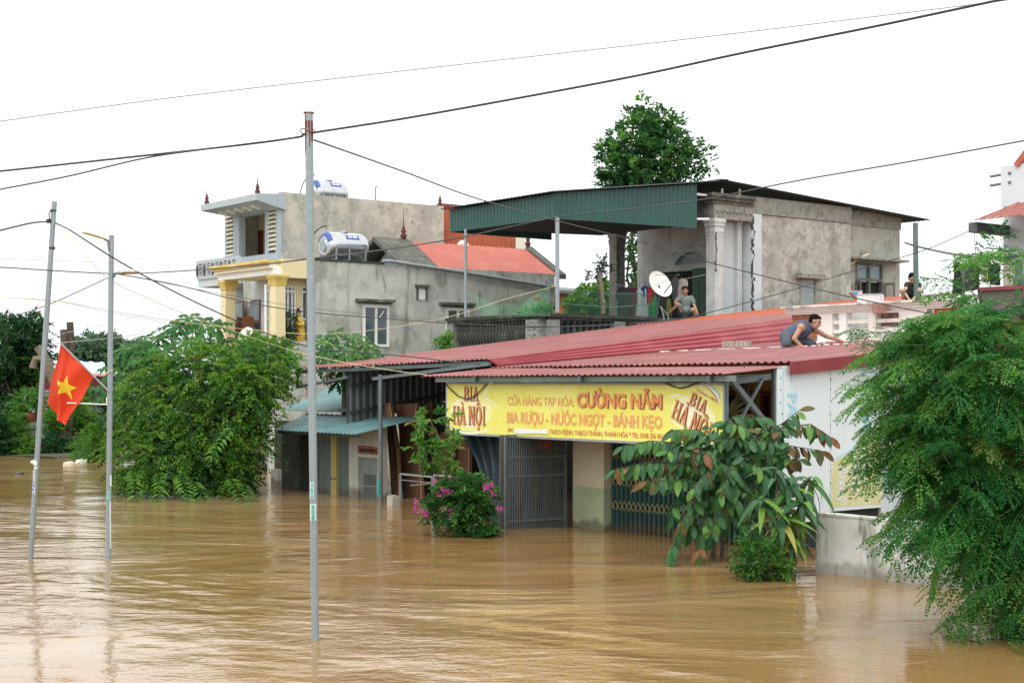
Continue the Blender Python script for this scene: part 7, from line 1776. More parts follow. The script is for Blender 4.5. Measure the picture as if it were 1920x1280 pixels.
bushy('wall_shrub', 'small leafy shrub growing at the left end of the dark balustrade', 'plant', Wy(832, 660, 39.5), plobes([(832, 645, 39.5, 16, 12, .3), (840, 636, 39.5, 8, 8, .2)]), 70, .09, .05, lm_lime, 6, .15, .2, trunk_r=.015, branches=5)
bushy('porch_plant', 'green climbing shrub below the yellow porch wall', 'plant', Wy(520, 690, 36.5), plobes([(505, 650, 36.5, 34, 16, .4), (530, 665, 36.5, 22, 22, .4), (470, 640, 36.5, 26, 12, .4), (545, 690, 36, 18, 30, .4)]), 230, .10, .05, lm_lime, 6, .2, .25, extra=[(lm_bush, .4)], trunk_r=.02, branches=8)
bushy('orchid_plant', 'dark strap leaved pot plant beside the robed statue', 'plant', F2W((sq.x - .05, sq.y - .3, pz)), [(np.array(F2W((sq.x - .02, sq.y - .32, pz + .55))), (.16, .16, .38))], 40, .2, .04, lm_dark, 4, .12, .3, trunk_r=.01, branches=4)
# ---- left bank
bushy('dark_tree', 'dark crowned tree at the left edge of the far bank', 'tree', Wy(25, 850, 58), plobes([(20, 640, 58, 55, 45, 1.8), (60, 615, 58, 24, 28, 1), (75, 660, 58, 18, 40, .8), (0, 700, 58, 40, 50, 1.5), (40, 680, 58, 36, 40, 1.2), (5, 790, 57, 30, 40, 1)]), 1000, .22, .10, lm_dark, 6, .4, .3, extra=[(lm_bush, .15)], trunk_r=.16, branches=24, shell=.4)
for (px, py, rx, ry, lab) in ((175, 655, 38, 26, 'pale distant tree clump right of the cut trunk'), (212, 655, 24, 24, 'pale distant tree clump behind the lamp pole'), (150, 672, 30, 16, 'low pale distant tree clump behind the blue shed roof'), (255, 665, 30, 22, 'pale distant tree clump behind the papaya leaves'), (-40, 700, 60, 40, 'distant tree clump at the left picture edge'), (-190, 690, 90, 45, 'distant tree clump beyond the left picture edge')):
    Y = 190.; bushy('distant_tree', lab, 'tree', Wy(px, 735, Y), plobes([(px, py, Y, rx, ry, 3.5), (px - rx * .5, py + ry * .3, Y, rx * .6, ry * .7, 3), (px + rx * .5, py + ry * .4, Y, rx * .6, ry * .6, 3)]), 520, .55, .30, lm_far, 5, .9, .3, group='distant trees beyond the far bank', trunk_r=.25, branches=6)
def stump(pts, lab):
    t = thing('cut_trunk', lab, 'tree', tuple(Wy(*pts[0][0])), 'W', 'lopped trunks of the far bank')
    for i, (P_, rr) in enumerate([(pts[0:], None)]):
        pass
    return t
tt = thing('lopped_tree', 'lopped grey trunk with two sawn upright limbs behind the flag', 'tree', tuple(Wy(122, 858, 55)), 'W')
for pix, r_, nm in (([(118, 862, 55), (122, 800, 55), (126, 740, 55), (130, 690, 55)], [.36, .30, .26, .24], 'trunk'), ([(130, 692, 55), (134, 650, 55), (131, 604, 55)], [.16, .13, .125], 'limb'), ([(127, 700, 55), (121, 670, 54.9), (122, 645, 54.9), (120, 618, 54.9)], [.17, .18, .16, .15], 'limb')):
    mb = MB(); mb.tube([Wy(*p) for p in pix], r_, 12); mb.build(nm, m_bark, tt, 'W', smooth=True)
t2 = thing('lopped_tree', 'leaning lopped trunk half hidden by the leftmost pole', 'tree', tuple(Wy(108, 730, 56)), 'W')
for pix, r_, nm in (([(112, 740, 56), (95, 700, 56), (85, 672, 56), (70, 650, 56)], [.2, .2, .17, .15], 'trunk'), ([(85, 672, 56), (66, 672, 55.9), (62, 690, 55.9)], [.14, .12, .16], 'limb')):
    mb = MB(); mb.tube([Wy(*p) for p in pix], r_, 10); mb.build(nm, m_barkp, t2, 'W', smooth=True)
shed = thing('pale_shed', 'long shed with pale blue roof on the far bank', 'shed', tuple(Wy(120, 745, 75)), 'W')
mb = MB(); a, b, c, d = Wy(-60, 704, 70), Wy(200, 704, 70), Wy(196, 680, 79), Wy(60, 668, 79); mb.sheet(a, b, c, Wy(-60, 668, 79), .5, .05); mb.build('roof', m_farroof, shed, 'W')
mb = MB(); p, q_ = Wy(-60, 704, 70.5), Wy(200, 704, 70.5); mb.box(p.x, q_.x, 70.6, 79, -.5, p.z - .1); mb.build('wall', m_farwall, shed, 'W')
aw = thing('maroon_awning', 'dark maroon ribbed awning on thin posts on the far bank', 'awning', tuple(Wy(120, 730, 62)), 'W')
mb = MB(); p0, p1 = Wy(15, 705, 62), Wy(206, 705, 62); zb_ = Wy(120, 731, 62).z
mb.sheet((p0.x, 62, zb_), (p1.x, 62, zb_), (p1.x, 62, p1.z), (p0.x, 62, p0.z), .3, .03); mb.build('fascia', mat('maroon_cladding', (.14, .03, .035), .6), aw, 'W')
mb = MB(); mb.sheet((p0.x, 61.9, p0.z + .02), (p1.x, 61.9, p0.z + .02), (p1.x, 68, p0.z + .12), (p0.x, 68, p0.z + .12), .3, .03); mb.build('roof', m_coral, aw, 'W')
for px in (32, 70, 176, 200): 
    p = Wy(px, 790, 62.3); mb = MB(); mb.bar((p.x, 62.3, 0), (p.x, 62.3, zb_), .12); mb.build('post', m_dsteel, aw, 'W')
bw = Wy(172, 790, 66); mb = MB(); mb.sheet((Wy(20, 790, 66).x, 66, 0), (Wy(210, 790, 66).x, 66, 0), (Wy(210, 790, 66).x, 66, Wy(172, 733, 66).z), (Wy(20, 790, 66).x, 66, Wy(172, 733, 66).z), .3, .03)
one(mb, 'sheet_fence', 'pale blue ribbed sheet fence under the maroon awning', 'fence', m_farwall, 'W')
# bonsai in pot on pedestal, shore shrubs
bz = Wy(57, 790, 56); bt = thing('potted_bonsai', 'bonsai tree in a terracotta pot on a grey pedestal on the far bank', 'plant', (bz.x, bz.y, 0), 'W')
mb = MB(); mb.lathe((bz.x, 56, bz.z - .05), [(.16, 0), (.22, .08), (.27, .28), (.24, .36), (.2, .4)], 16); mb.build('pot', m_pot, bt, 'W', smooth=True)
mb = MB(); mb.box(bz.x - .35, bz.x + .35, 55.7, 56.3, bz.z - .25, bz.z - .05); mb.box(bz.x - .3, bz.x + .3, 55.75, 56.25, bz.z - 1.0, bz.z - .2505); mb.box(bz.x - .5, bz.x + 1.0, 55.6, 56.4, 0, bz.z - 1.0005); mb.build('pedestal', mat('grey_pedestal', (.27, .26, .23), .9), bt, 'W')
P, D = lobes_pts(plobes([(50, 755, 56, 22, 20, .5), (72, 745, 56, 16, 14, .4), (40, 770, 56, 16, 10, .4)]), 130); V, T = sprays(P, D, 6, .3, .16, .07, .3); arrmesh('foliage', V, T, lm_lime, bt, 'stuff')
mb = MB(); mb.tube([Wy(57, 775, 56), Wy(54, 765, 56), Wy(60, 750, 56)], [.05, .04, .02], 6); mb.build('trunk', m_bark, bt, 'W')
SHR = [((15, 810, 55), 30, 40, lm_lime, 'yellow green shrub at the left edge of the far bank'), ((25, 840, 54), 32, 22, lm_dark, 'low dark shrub at the left waterline of the far bank'), ((55, 838, 54), 22, 18, lm_bush, 'low green shrub left of the floating plank'), ((100, 835, 54), 20, 22, lm_dark, 'dark shrub between plank and lopped trunk'), ((100, 790, 55), 24, 24, lm_bush, 'mid green shrub below the bonsai behind the leftmost pole'),
       ((150, 785, 56), 22, 40, lm_bush, 'green shrub right of the lopped trunk'), ((172, 800, 56), 14, 20, lm_dark, 'spiky dark shrub beside the sheet fence'), ((172, 845, 50), 34, 36, lm_lime, 'airy light green shrub at the waterline by the foam rafts'), ((195, 810, 50), 20, 30, lm_bush, 'green shrub just behind the lamp pole'), ((222, 760, 50), 24, 60, lm_dark, 'tall dark shrub between lamp pole and large bush'), ((-30, 800, 54), 40, 60, lm_dark, 'dark shrub cut by the left picture edge'), ((145, 735, 60), 18, 24, lm_lime, 'light shrub under the maroon awning'), ((130, 840, 55), 16, 16, lm_bush, 'low shrub at the foot of the lopped trunk')]
for (c_, rx, ry, mt, lab) in SHR:
    Y = c_[2]; airy = 'airy' in lab
    bushy('bank_shrub', lab, 'shrub', Wz(c_[0], 850 if Y > 51 else 862, .05) if False else Vector((Wy(*c_).x, Y, .1)), plobes([(c_[0], c_[1], Y, rx, ry, .8), (c_[0] - rx * .4, c_[1] + ry * .3, Y - .3, rx * .6, ry * .6, .6), (c_[0] + rx * .4, c_[1] + ry * .2, Y - .2, rx * .6, ry * .65, .6)]), int(60 + rx * ry * .22), .13 if not airy else .10, .06 if not airy else .03, mt, 7, .32, .3, group='shrubs along the far bank', trunk_r=.03, branches=6, shell=.3)
fr1 = Wz(133, 872, 0)
for (px, py, w, h, col_, lab) in ((133, 872, .55, .10, m_foam, 'larger tan foam raft floating by the far bank'), (152, 867, .36, .09, m_white, 'pale foam sheet floating beside the tan raft')):
    p = Wz(px, py, 0); mb = MB()
    mb.add([(p.x + w * (math.cos(a) * (.5 + .06 * math.sin(3 * a + px))), p.y + .3 * math.sin(a), -.05) for a in np.linspace(0, 6.283, 15)[:-1]] + [(p.x + w * (math.cos(a) * (.46 + .06 * math.sin(3 * a + px))), p.y + .28 * math.sin(a), h + .03 * math.sin(a * 4)) for a in np.linspace(0, 6.283, 15)[:-1]], [tuple(range(13, -1, -1)), tuple(range(14, 28))] + [(k, (k + 1) % 14, 14 + (k + 1) % 14, 14 + k) for k in range(14)])
    one(mb, 'foam_raft', lab, 'debris', col_, 'W', 'floating debris')
p = Wz(85, 842, .25) if False else Wy(86, 840, 54); mb = MB(); mb.hexa([(p.x - .25, 54, p.z - .06), (p.x + .22, 54, p.z - .04), (p.x + .22, 54.5, p.z - .04), (p.x - .25, 54.5, p.z - .06)], [(p.x - .25, 54, p.z + .05), (p.x + .22, 54, p.z + .07), (p.x + .22, 54.5, p.z + .07), (p.x - .25, 54.5, p.z + .05)]); mb.bar((p.x - .2, 54.2, -.2), (p.x - .2, 54.2, p.z - .06), .06); mb.bar((p.x + .18, 54.2, -.2), (p.x + .18, 54.2, p.z - .05), .06)
one(mb, 'wooden_bench', 'pale plank bench half sunk at the far bank', 'bench', m_foam, 'W')
p = Wz(36, 889, 0); mb = MB(); mb.ellipsoid(p + Vector((0, 0, .0)), (.13, .2, .07), 12, 8); mb.ellipsoid(p + Vector((.06, 0, .02)), (.08, .12, .06), 10, 6); one(mb, 'floating_bag', 'small black floating bag near the leftmost pole', 'bag', m_black, 'W', smooth=True)

# ---- flowering bush and sapling before the shop
Yb_ = Wz(870, 1004, 0).y
fb = bushy('bougainvillea', 'rounded flowering bush with magenta blossoms in front of the navy tarpaulin', 'bush', Wz(872, 1000, 0),
      plobes([(870, 950, Yb_, 48, 38, .5), (840, 940, Yb_, 40, 36, .45), (895, 930, Yb_, 36, 34, .45), (870, 912, Yb_, 40, 20, .4), (820, 960, Yb_, 26, 18, .3), (870, 985, Yb_, 36, 16, .35), (850, 925, Yb_, 36, 22, .4)]), 650, .075, .042, lm_bou, 6, .20, .35, extra=[(lm_lime, .15), (lm_dark, .2)], trunk_r=.06, branches=18)
fl_px = [(817, 901), (830, 920), (836, 923), (842, 922), (822, 926), (781, 940), (778, 952), (788, 958), (795, 961), (801, 965), (843, 965), (845, 957), (832, 955), (830, 990), (912, 910), (917, 916), (908, 915), (925, 926), (936, 953), (921, 908)]
PP_, DD_, NN_ = [], [], []
for (a, b) in fl_px:
    for k in range(8):
        PP_.append(WP(a + rnd.uniform(-4, 4), b + rnd.uniform(-4, 4), Yb_ - .42 + rnd.uniform(-.08, .08))); DD_.append((rnd.uniform(-1, 1), rnd.uniform(-1, .3), rnd.uniform(-.6, 1))); NN_.append((rnd.uniform(-.6, .6), -1, rnd.uniform(-.5, .5)))
V, T = leaf_arrays(np.array(PP_), np.array(DD_), np.array(NN_), .05, .045); arrmesh('blossoms', V, T, lm_pink, fb, 'stuff')
twp = [(790, 945), (800, 955), (935, 950), (925, 920), (778, 948)]
mb = MB(); limbs(mb, Wz(872, 985, 0) + Vector((0, 0, .5)), [Wy(a, b, Yb_ - .4) for a, b in fl_px[::2]], .016, .005, seg=4); mb.build('twigs', m_bark, fb, 'W', kind='stuff')
bushy('low_weed', 'low green weed at the waterline right of the flowering bush', 'plant', Wz(915, 1006, 0), plobes([(912, 1000, Yb_ - .2, 22, 8, .25), (920, 990, Yb_ - .2, 8, 8, .15)]), 70, .07, .035, lm_bou, 6, .15, .3, trunk_r=.012, branches=4)
sp_ = bushy('thin_sapling', 'thin straggly sapling with light green leaves left of the yellow banner', 'tree', Wz(872, 985, 0) + Vector((0, .5, 0)),
      plobes([(800, 790, Yb_ + .5, 16, 20, .25), (790, 800, Yb_ + .5, 10, 16, .2), (815, 790, Yb_ + .5, 14, 14, .2), (835, 782, Yb_ + .5, 12, 8, .2), (790, 835, Yb_ + .4, 18, 14, .25), (805, 852, Yb_ + .4, 18, 10, .2), (830, 850, Yb_ + .5, 22, 26, .3), (790, 866, Yb_ + .3, 32, 6, .15), (845, 868, Yb_ + .5, 16, 14, .25), (850, 830, Yb_ + .5, 10, 14, .2), (785, 912, Yb_ + .3, 14, 5, .1), (808, 830, Yb_ + .4, 10, 18, .2)]), 78, .11, .056, lm_lime, 6, .22, .35, extra=[(lm_bou, .45), (lm_pap_y, .05)], trunk_r=0, hang=.2)
mb = MB()
for pix in ([(868, 930), (850, 890), (835, 850), (815, 805), (805, 785)], [(850, 890), (825, 868), (790, 866), (765, 866)], [(835, 850), (845, 815), (838, 785)], [(840, 865), (812, 850), (790, 838)], [(860, 920), (820, 905), (770, 910)]):
    mb.tube([Wy(a, b, Yb_ + .5) for a, b in pix], [.022 - .003 * k for k in range(len(pix))], 6)
mb.build('stem', m_barkp, sp_, 'W', smooth=True)

# ---- big-leaf tree in front of the shutter
def leaf_mesh(L, Wd, mt, curl=.18, fold=.12, nseg=6, wprof=None):
    vs, fs = [], []
    for j in range(nseg + 1):
        t = j / nseg; w = (wprof(t) if wprof else math.sin(math.pi * min(t * .92 + .04, 1)) ** .75) * Wd / 2 * (0.05 if j == nseg else 1)
        y = L * t; z = -curl * L * t * t
        vs += [(-w, y, z + fold * w), (0, y, z), (w, y, z + fold * w)]
        if j:
            a = 3 * j; fs += [(a - 3, a - 2, a + 1, a), (a - 2, a - 1, a + 2, a + 1)]
    me = bpy.data.meshes.new('leaf'); me.from_pydata(vs, [], fs); me.materials.append(mt); me.polygons.foreach_set('use_smooth', [True] * len(fs)); me.update(); return me
def lmat2(name, c, c2, rough=.42, tr=.12):
    m = mat(name, c, rough, [(c2, 9., .45, .65), (tuple(k * .45 for k in c), 21., .60, .72, .6)], orand=.38, trans=tr, spec=.28)
    # pale midrib along each leaf's own axis
    N, Lk = m.node_tree.nodes, m.node_tree.links.new; b = N['Principled BSDF']; src = b.inputs['Base Color'].links[0].from_socket
    tc_ = N.new('ShaderNodeTexCoord'); s_ = N.new('ShaderNodeSeparateXYZ'); Lk(tc_.outputs['Object'], s_.inputs[0])
    ab = N.new('ShaderNodeMath'); ab.operation = 'ABSOLUTE'; Lk(s_.outputs['X'], ab.inputs[0])
    r_ = N.new('ShaderNodeMapRange'); r_.inputs['From Min'].default_value, r_.inputs['From Max'].default_value = .001, .006; r_.inputs['To Min'].default_value, r_.inputs['To Max'].default_value = .55, 0.
    Lk(ab.outputs[0], r_.inputs['Value'])
    mx = N.new('ShaderNodeMix'); mx.data_type = 'RGBA'; Lk(r_.outputs[0], mx.inputs['Factor']); Lk(src, mx.inputs[6]); mx.inputs[7].default_value = (*[min(1, k * 1.9 + .03) for k in c], 1); Lk(mx.outputs[2], b.inputs['Base Color'])
    return m
lb_g = lmat2('broad_dark_leaf', (.026, .098, .030), (.042, .135, .036), .42); lb_l = lmat2('broad_light_leaf', (.075, .20, .035), (.10, .24, .05), tr=.25); lb_b = lmat2('broad_brown_leaf', (.15, .072, .024), (.20, .11, .042), .6); lb_o = lmat2('broad_olive_leaf', (.10, .075, .022), (.06, .08, .025), .5)
big = {k: [leaf_mesh(.21 + .015 * j, (.090, .104, .096)[j], m, curl=(.10, .26, .42)[j], fold=(.30, .16, .38)[j]) for j in range(3)] for k, m in (('g', lb_g), ('l', lb_l), ('b', lb_b), ('o', lb_o))}
def put_leaf(me, par, pos, d, n, k, lst=None):
    d = Vector(d).normalized(); n = Vector(n); n = (n - d * n.dot(d)).normalized(); x = d.cross(n)
    m = Matrix((x, d, n)).transposed().to_4x4(); m.translation = pos; m = m @ Matrix.Scale(k, 4)
    if lst is not None: lst.append((me, m)); return
    o = bpy.data.objects.new('leaf', me); COL.objects.link(o); o.parent = par; o.matrix_local = MW[par.name].inverted() @ m
def join_leaves(lst, par):
    by = {}
    for me, m in lst: by.setdefault(me.name, (me, []))[1].append(m)
    for me, ms in by.values():
        n = len(me.vertices); v = np.empty(n * 3, dtype=np.float32); me.vertices.foreach_get('co', v); v = v.reshape(-1, 3)
        q_ = np.array([list(p.vertices) for p in me.polygons]); Vs, Ts = [], []
        for i, m in enumerate(ms): t_ = np.array(m); Vs.append(v @ t_[:3, :3].T + t_[:3, 3]); Ts.append(q_ + i * n)
        arrmesh('small_leaves', np.concatenate(Vs), np.concatenate(Ts), me.materials[0], par, 'stuff', smooth=True)
Yt = Wz(1335, 1050, 0).y
lt = thing('broad_leaf_tree', 'small tree with broad dark green and rusty brown leaves before the folding shutter', 'tree', tuple(Wz(1335, 1050, 0)), 'W')
mb = MB()
BR = [([(1336, 1070, 0), (1338, 960, 0), (1340, 860, 0), (1346, 800, 0)], .045), ([(1350, 1070, .2), (1362, 950, .2), (1395, 850, .1), (1440, 790, 0)], .04),
      ([(1340, 850, 0), (1290, 832, -.3), (1220, 826, -.5), (1168, 836, -.6)], .014), ([(1340, 880, 0), (1280, 866, -.3), (1210, 866, -.5), (1152, 880, -.6)], .014), ([(1335, 905, 0), (1290, 898, -.4), (1212, 902, -.6)], .012),
      ([(1343, 830, 0), (1310, 805, -.2), (1268, 806, -.4)], .012), ([(1346, 800, 0), (1380, 778, -.2), (1430, 782, -.3)], .012), ([(1420, 815, 0), (1465, 795, -.2), (1500, 768, -.3)], .012), ([(1410, 830, 0), (1470, 800, -.3), (1520, 795, -.4), (1556, 818, -.5)], .014),
      ([(1400, 850, 0), (1460, 832, -.3), (1540, 845, -.4)], .013), ([(1340, 910, 0), (1300, 940, -.5), (1275, 985, -.6), (1258, 1035, -.7)], .013), ([(1340, 930, 0), (1320, 980, -.5), (1312, 1035, -.6)], .012), ([(1345, 900, 0), (1350, 960, -.5), (1335, 1000, -.6)], .012),
      ([(1350, 880, 0), (1370, 910, -.5), (1390, 950, -.5)], .012), ([(1350, 850, 0), (1330, 880, -.6), (1300, 915, -.7)], .012), ([(1390, 860, 0), (1420, 870, -.5), (1440, 900, -.5)], .012), ([(1346, 820, 0), (1390, 820, -.4), (1450, 830, -.5)], .012), ([(1343, 840, 0), (1320, 850, -.6), (1250, 845, -.7)], .012), ([(1345, 880, 0), (1370, 880, -.6), (1350, 930, -.7)], .012), ([(1400, 840, 0), (1400, 800, -.4), (1360, 790, -.5)], .012), ([(1345, 870, .1), (1290, 870, .3), (1240, 890, .3)], .012), ([(1395, 850, .1), (1450, 860, .3), (1500, 860, .2)], .012), ([(1345, 930, .1), (1300, 960, .2), (1290, 1000, .2)], .012)]
cand = []
for pix, r_ in BR:
    P_ = [Wy(a, b, Yt + d) for a, b, d in pix]; mb.tube(P_, [r_ * (1 - .6 * k / (len(P_) - 1)) for k in range(len(P_))], 7)
    if r_ > .03: continue
    n_ = len(P_) - 1; tot = sum((P_[i + 1] - P_[i]).length for i in range(n_)); st_n = int(tot / .048)
    for k in range(3, st_n + 1):
        f = k / st_n * n_; i = min(int(f), n_ - 1); p = P_[i].lerp(P_[i + 1], f - i); d = (P_[i + 1] - P_[i]).normalized()
        sd = d.cross(Vector((0, 0, 1))).normalized() * (1 if k % 2 else -1)
        ld = sd * .55 + d * .40 + Vector((0, -.1, -.75)) + Vector((rnd.gauss(0, .2), rnd.gauss(0, .2), rnd.gauss(0, .25)))
        if k == st_n: ld = d + Vector((0, 0, -.4))
        nn = Vector((rnd.gauss(0, .35), -.8, .75 + rnd.gauss(0, .3)))
        zone_b = (p.x > Wy(1470, 0, Yt).x and rnd.random() < .5) or rnd.random() < .11
        ky = ('b' if rnd.random() < .55 else 'o') if zone_b else ('l' if rnd.random() < .26 else 'g')
        cand.append((p + Vector((0, 0, -.01)), ld, nn, rnd.uniform(.85, 1.2), ky))
mb.build('branches', m_bark, lt, 'W', smooth=True, kind='stuff')
for k in range(420):   # inner leaves
    a, b = min(max(rnd.gauss(1375, 60), 1262), 1478), min(max(rnd.gauss(880, 55), 800 + abs(rnd.gauss(0, 14))), 985); p = Wy(a, b, Yt + rnd.uniform(-.5, .4)); cand.append((p, (rnd.gauss(0, .6), rnd.gauss(-.3, .4), -.6 + rnd.gauss(0, .3)), (rnd.gauss(0, .4), -.8, .7), rnd.uniform(.8, 1.1), 'g' if rnd.random() < .85 else 'l'))
cand.sort(key=lambda c: c[0].y - .5 * c[3])
rest = []
for i, (p, d, n, k, ky) in enumerate(cand): put_leaf(big[ky][i % 3], lt, p, d, n, k, None if i < 298 else rest)
if rest: join_leaves(rest, lt)
# ---- dracaena with strap leaves
Yd = Wz(1465, 1078, 0).y
dr_ = thing('dragon_plant', 'tall plant with long drooping strap leaves beside the broad leaved tree', 'plant', tuple(Wz(1468, 1078, 0)), 'W')
ds_g = lmat2('strap_dark_leaf', (.028, .10, .038), (.045, .14, .04), tr=.2); ds_l = lmat2('strap_light_leaf', (.095, .24, .035), (.15, .29, .045), tr=.3); ds_y = lmat2('strap_yellow_leaf', (.26, .27, .05), (.33, .27, .09), .6)
stp = {k: leaf_mesh(.46, .105, m, curl=.55, fold=.25, nseg=8, wprof=lambda t: min(1, .35 + t * 3) * (1 - t ** 3)) for k, m in (('g', ds_g), ('l', ds_l), ('y', ds_y))}
heads = [(1455, 885, .0, 12), (1480, 905, 0, 16), (1430, 935, -.2, 12), (1500, 950, .1, 16), (1465, 965, -.2, 18), (1485, 1000, -.1, 16), (1520, 900, .1, 10), (1505, 930, -.2, 12)]
for (a, b, d, n_) in heads:
    c_ = Wy(a, b, Yd + d); mb = MB(); g_ = Wy(1468 + (a - 1468) * .3, 1085, Yd + d * .3); mb.tube([g_ - Vector((0, 0, .1)), g_.lerp(c_, .5) + Vector((rnd.uniform(-.03, .03), 0, 0)), c_], [.03, .024, .018], 7); mb.build('stem', m_barkp, dr_, 'W', smooth=True)
    for k in range(n_):
        an = 2 * math.pi * k / n_ + rnd.uniform(-.3, .3); el = rnd.uniform(-.9, .45)
        dd = Vector((math.cos(an), math.sin(an) * .9 - .1, el)); ky = 'y' if (b > 960 and rnd.random() < .3) else ('l' if rnd.random() < .5 and b > 890 else 'g')
        put_leaf(stp[ky], dr_, c_ + Vector((0, 0, rnd.uniform(-.12, .06))), dd, Vector((0, 0, 1)) - dd * .3 + Vector((0, -.3, 0)), rnd.uniform(.75, 1.15))
for k in range(22):   # hanging old leaves
    a, b = rnd.uniform(1455, 1500), rnd.uniform(960, 1010); put_leaf(stp['y' if k % 3 == 0 else 'l'], dr_, Wy(a, b, Yd - .15), (rnd.gauss(0, .25), -.25, -1), (rnd.gauss(0, .3), -1, .2), rnd.uniform(.7, 1))
Ys_ = Wz(1430, 1086, 0).y
bushy('green_shrub', 'small leafy green shrub at the waterline under the strap leaved plant', 'shrub', Wz(1432, 1084, 0), plobes([(1430, 1050, Ys_, 40, 30, .35), (1410, 1030, Ys_, 22, 26, .25), (1450, 1065, Ys_, 30, 20, .3), (1395, 1077, Ys_, 14, 8, .2)]), 210, .075, .038, lm_bou, 6, .2, .25, extra=[(lm_lime, .3), (lm_dark, .2)], trunk_r=.02, branches=10)
# dead banana-like fronds behind the banner end
fp = thing('palm_fronds', 'dry yellowish palm fronds behind the right end of the yellow banner', 'plant', tuple(F2W(Fy(1375, 780, -.2))), 'W')
fm_ = leaf_mesh(.55, .07, lmat2('dry_frond', (.16, .15, .06), (.22, .19, .07), .6), curl=.5, fold=.2, nseg=8)
for k in range(9): put_leaf(fm_, fp, F2W(Fy(1366 + k * .8, 770 + 3 * k, -.3)), (.5 + .05 * k, -.1, 1.0 - .22 * k), (-.3, -1, .2), .9)

# ---- feathery tree in the right foreground
tm = Wz(1890, 1178, 0); Ym = tm.y
ft = thing('feathery_tree', 'large feathery leaved tree in the right foreground drooping over the flood', 'tree', tuple(tm), 'W')
mb = MB()
for pix, r_ in (([(1893, 1200, 0), (1890, 1050, 0), (1885, 900, .1), (1870, 740, .3), (1850, 620, .5), (1835, 540, .5)], .06), ([(1905, 1200, .2), (1915, 1000, .3), (1905, 800, .5), (1915, 620, .7), (1925, 500, .8)], .05), ([(1885, 900, .1), (1830, 800, -.3), (1760, 720, -.5), (1690, 690, -.6)], .022), ([(1888, 960, 0), (1820, 920, -.5), (1740, 880, -.7), (1670, 880, -.8)], .02), ([(1890, 1040, 0), (1830, 1000, -.3), (1770, 1010, -.5)], .02), ([(1870, 760, .3), (1810, 680, 0), (1740, 620, -.1), (1700, 610, 0)], .018), ([(1850, 620, .5), (1830, 560, .4), (1815, 530, .4)], .010), ([(1895, 850, .3), (1850, 880, -.4), (1790, 940, -.7)], .018)):
    mb.tube([Wy(a, b, Ym + d) for a, b, d in pix], [r_ * (1 - .65 * k / (len(pix) - 1)) for k in range(len(pix))], 8)
mb.build('trunk', m_bark, ft, 'W', smooth=True)
poly = [(1712, 700), (1720, 650), (1740, 620), (1800, 585), (1835, 560), (1870, 570), (1900, 570), (1990, 560), (1990, 1150), (1900, 1140), (1850, 1070), (1790, 1020), (1740, 980), (1740, 930), (1718, 880), (1712, 800), (1710, 740)]
def inpoly(x, y):
    c = False; n = len(poly); j = n - 1
    for i in range(n):
        (x1, y1), (x2, y2) = poly[i], poly[j]
        if (y1 > y) != (y2 > y) and x < (x2 - x1) * (y - y1) / (y2 - y1) + x1: c = not c
        j = i
    return c
FR = []   # frond: origin, direction, length, droop
while len(FR) < 600:
    a, b = rnd.uniform(1640, 1990), rnd.uniform(540, 1150)
    if not inpoly(a, b): continue
    side_ = (1890 - a) / 250.0
    FR.append((WP(a, b, Ym + rnd.uniform(-1.0, 1.0)), (-.9 * max(.2, side_) + rnd.gauss(0, .45), rnd.gauss(-.4, .4), rnd.gauss(-.02, .28)), rnd.uniform(.42, .75), rnd.uniform(.15, .55)))
edge = [(1705, 690, -1, -.05), (1700, 720, -1, -.2), (1695, 760, -1, -.3), (1700, 800, -1, -.45), (1710, 850, -1, -.5), (1735, 900, -.8, -.8), (1755, 950, -.6, -1), (1775, 1000, -.3, -1), (1805, 1040, -.2, -1), (1845, 1080, -.2, -1), (1880, 1110, 0, -1), (1715, 660, -1, .1), (1770, 620, -1, .1), (1805, 590, -1, .2), (1835, 555, -.8, .5), (1850, 540, -.5, 1), (1850, 520, .2, 1), (1900, 540, .3, 1), (1735, 640, -1, 0), (1720, 780, -1, -.3), (1715, 830, -1, -.3), (1690, 700, -1, -.1), (1790, 600, -1, .05), (1885, 480, -.6, .3), (1690, 735, -1, -.15), (1700, 640, -1, .15)]
for (a, b, dx, dz) in edge:
    for k in range(2): FR.append((WP(a + rnd.uniform(-8, 8), b + rnd.uniform(-8, 8), Ym - .4 + rnd.uniform(-.4, .5)), (dx + rnd.gauss(0, .15), rnd.gauss(-.1, .3), dz * .8 + rnd.gauss(0, .12)), rnd.uniform(.45, .68), rnd.uniform(.15, .35)))
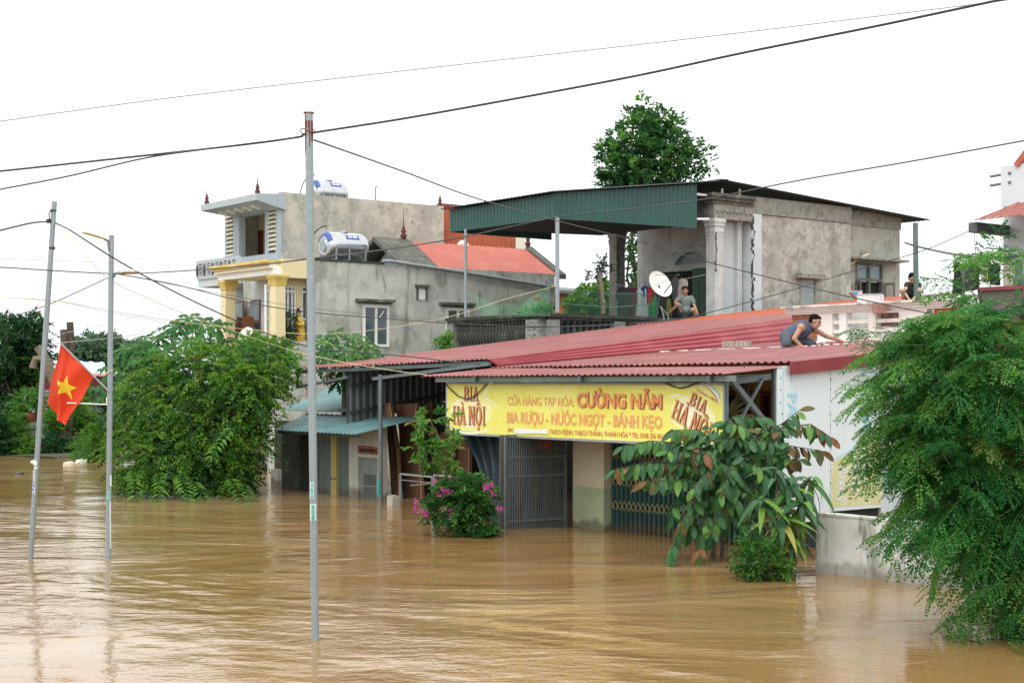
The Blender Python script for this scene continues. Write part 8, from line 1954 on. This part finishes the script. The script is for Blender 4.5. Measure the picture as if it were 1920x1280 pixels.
P0 = np.array([f[0] for f in FR]); D0 = nrm(np.array([f[1] for f in FR], float)); LN = np.array([f[2] for f in FR])[:, None]; DP = np.array([f[3] for f in FR])[:, None]
nF = len(FR); sd = nrm(np.cross(D0, UP + rng.normal(size=(nF, 3)) * .3))
PPn, DDn, LLn, own = [], [], [], []
npn = 7
for k in range(npn):
    t = (k + .6) / npn; q_ = P0 + D0 * LN * t - UP * LN * DP * t * t; tang = nrm(D0 - 2 * UP * DP * t)
    for s_ in (1, -1):
        PPn.append(q_); DDn.append(nrm(tang * .75 + sd * s_ * .85 - UP * .15 + rng.normal(size=(nF, 3)) * .12)); LLn.append(LN[:, 0] * (.44 - .25 * abs(t - .35))); own.append(np.arange(nF))
q_ = P0 + D0 * LN - UP * LN * DP; PPn.append(q_); DDn.append(nrm(D0 - 2 * UP * DP)); LLn.append(LN[:, 0] * .25); own.append(np.arange(nF))
PPn, DDn, LLn, own = map(np.concatenate, (PPn, DDn, LLn, own))
zf_ = (P0[:, 2] - P0[:, 2].min()) / np.ptp(P0[:, 2]); kind_ = np.where(rng.random(nF) < .08 + .50 * zf_ ** 2, 1, np.where(rng.random(nF) < .04, 2, 0)); kind_[600:] = rng.choice([0, 1], nF - 600, p=[.4, .6])  # paler fronds get commoner with height, painting skylight onto the crown
outer = np.argsort(P0[:, 1])
for k, mt in enumerate((lm_mor, lm_mor_l, lm_mor_y)):
    sel = kind_[own] == k
    V, T = sprays(PPn[sel], DDn[sel], 8, LLn[sel], .046, .026, .25, jit=.18, spread=.85); V[:, 2] = np.maximum(V[:, 2], .01); arrmesh('foliage', V, T, mt, ft, 'stuff')
mb = MB()
for i in range(nF):
    p, d, L_, dp = Vector(P0[i]), Vector(D0[i]), float(LN[i, 0]), float(DP[i, 0]); mb.tube([p, p + d * L_ * .5 - Vector((0, 0, L_ * dp * .25)), p + d * L_ - Vector((0, 0, L_ * dp))], [.006, .004, .002], 3, False)
mb.build('frond_stalks', m_stem, ft, 'W', kind='stuff')
print('objects', len(bpy.data.objects), 'tris', sum(len(m.polygons) for m in bpy.data.meshes))
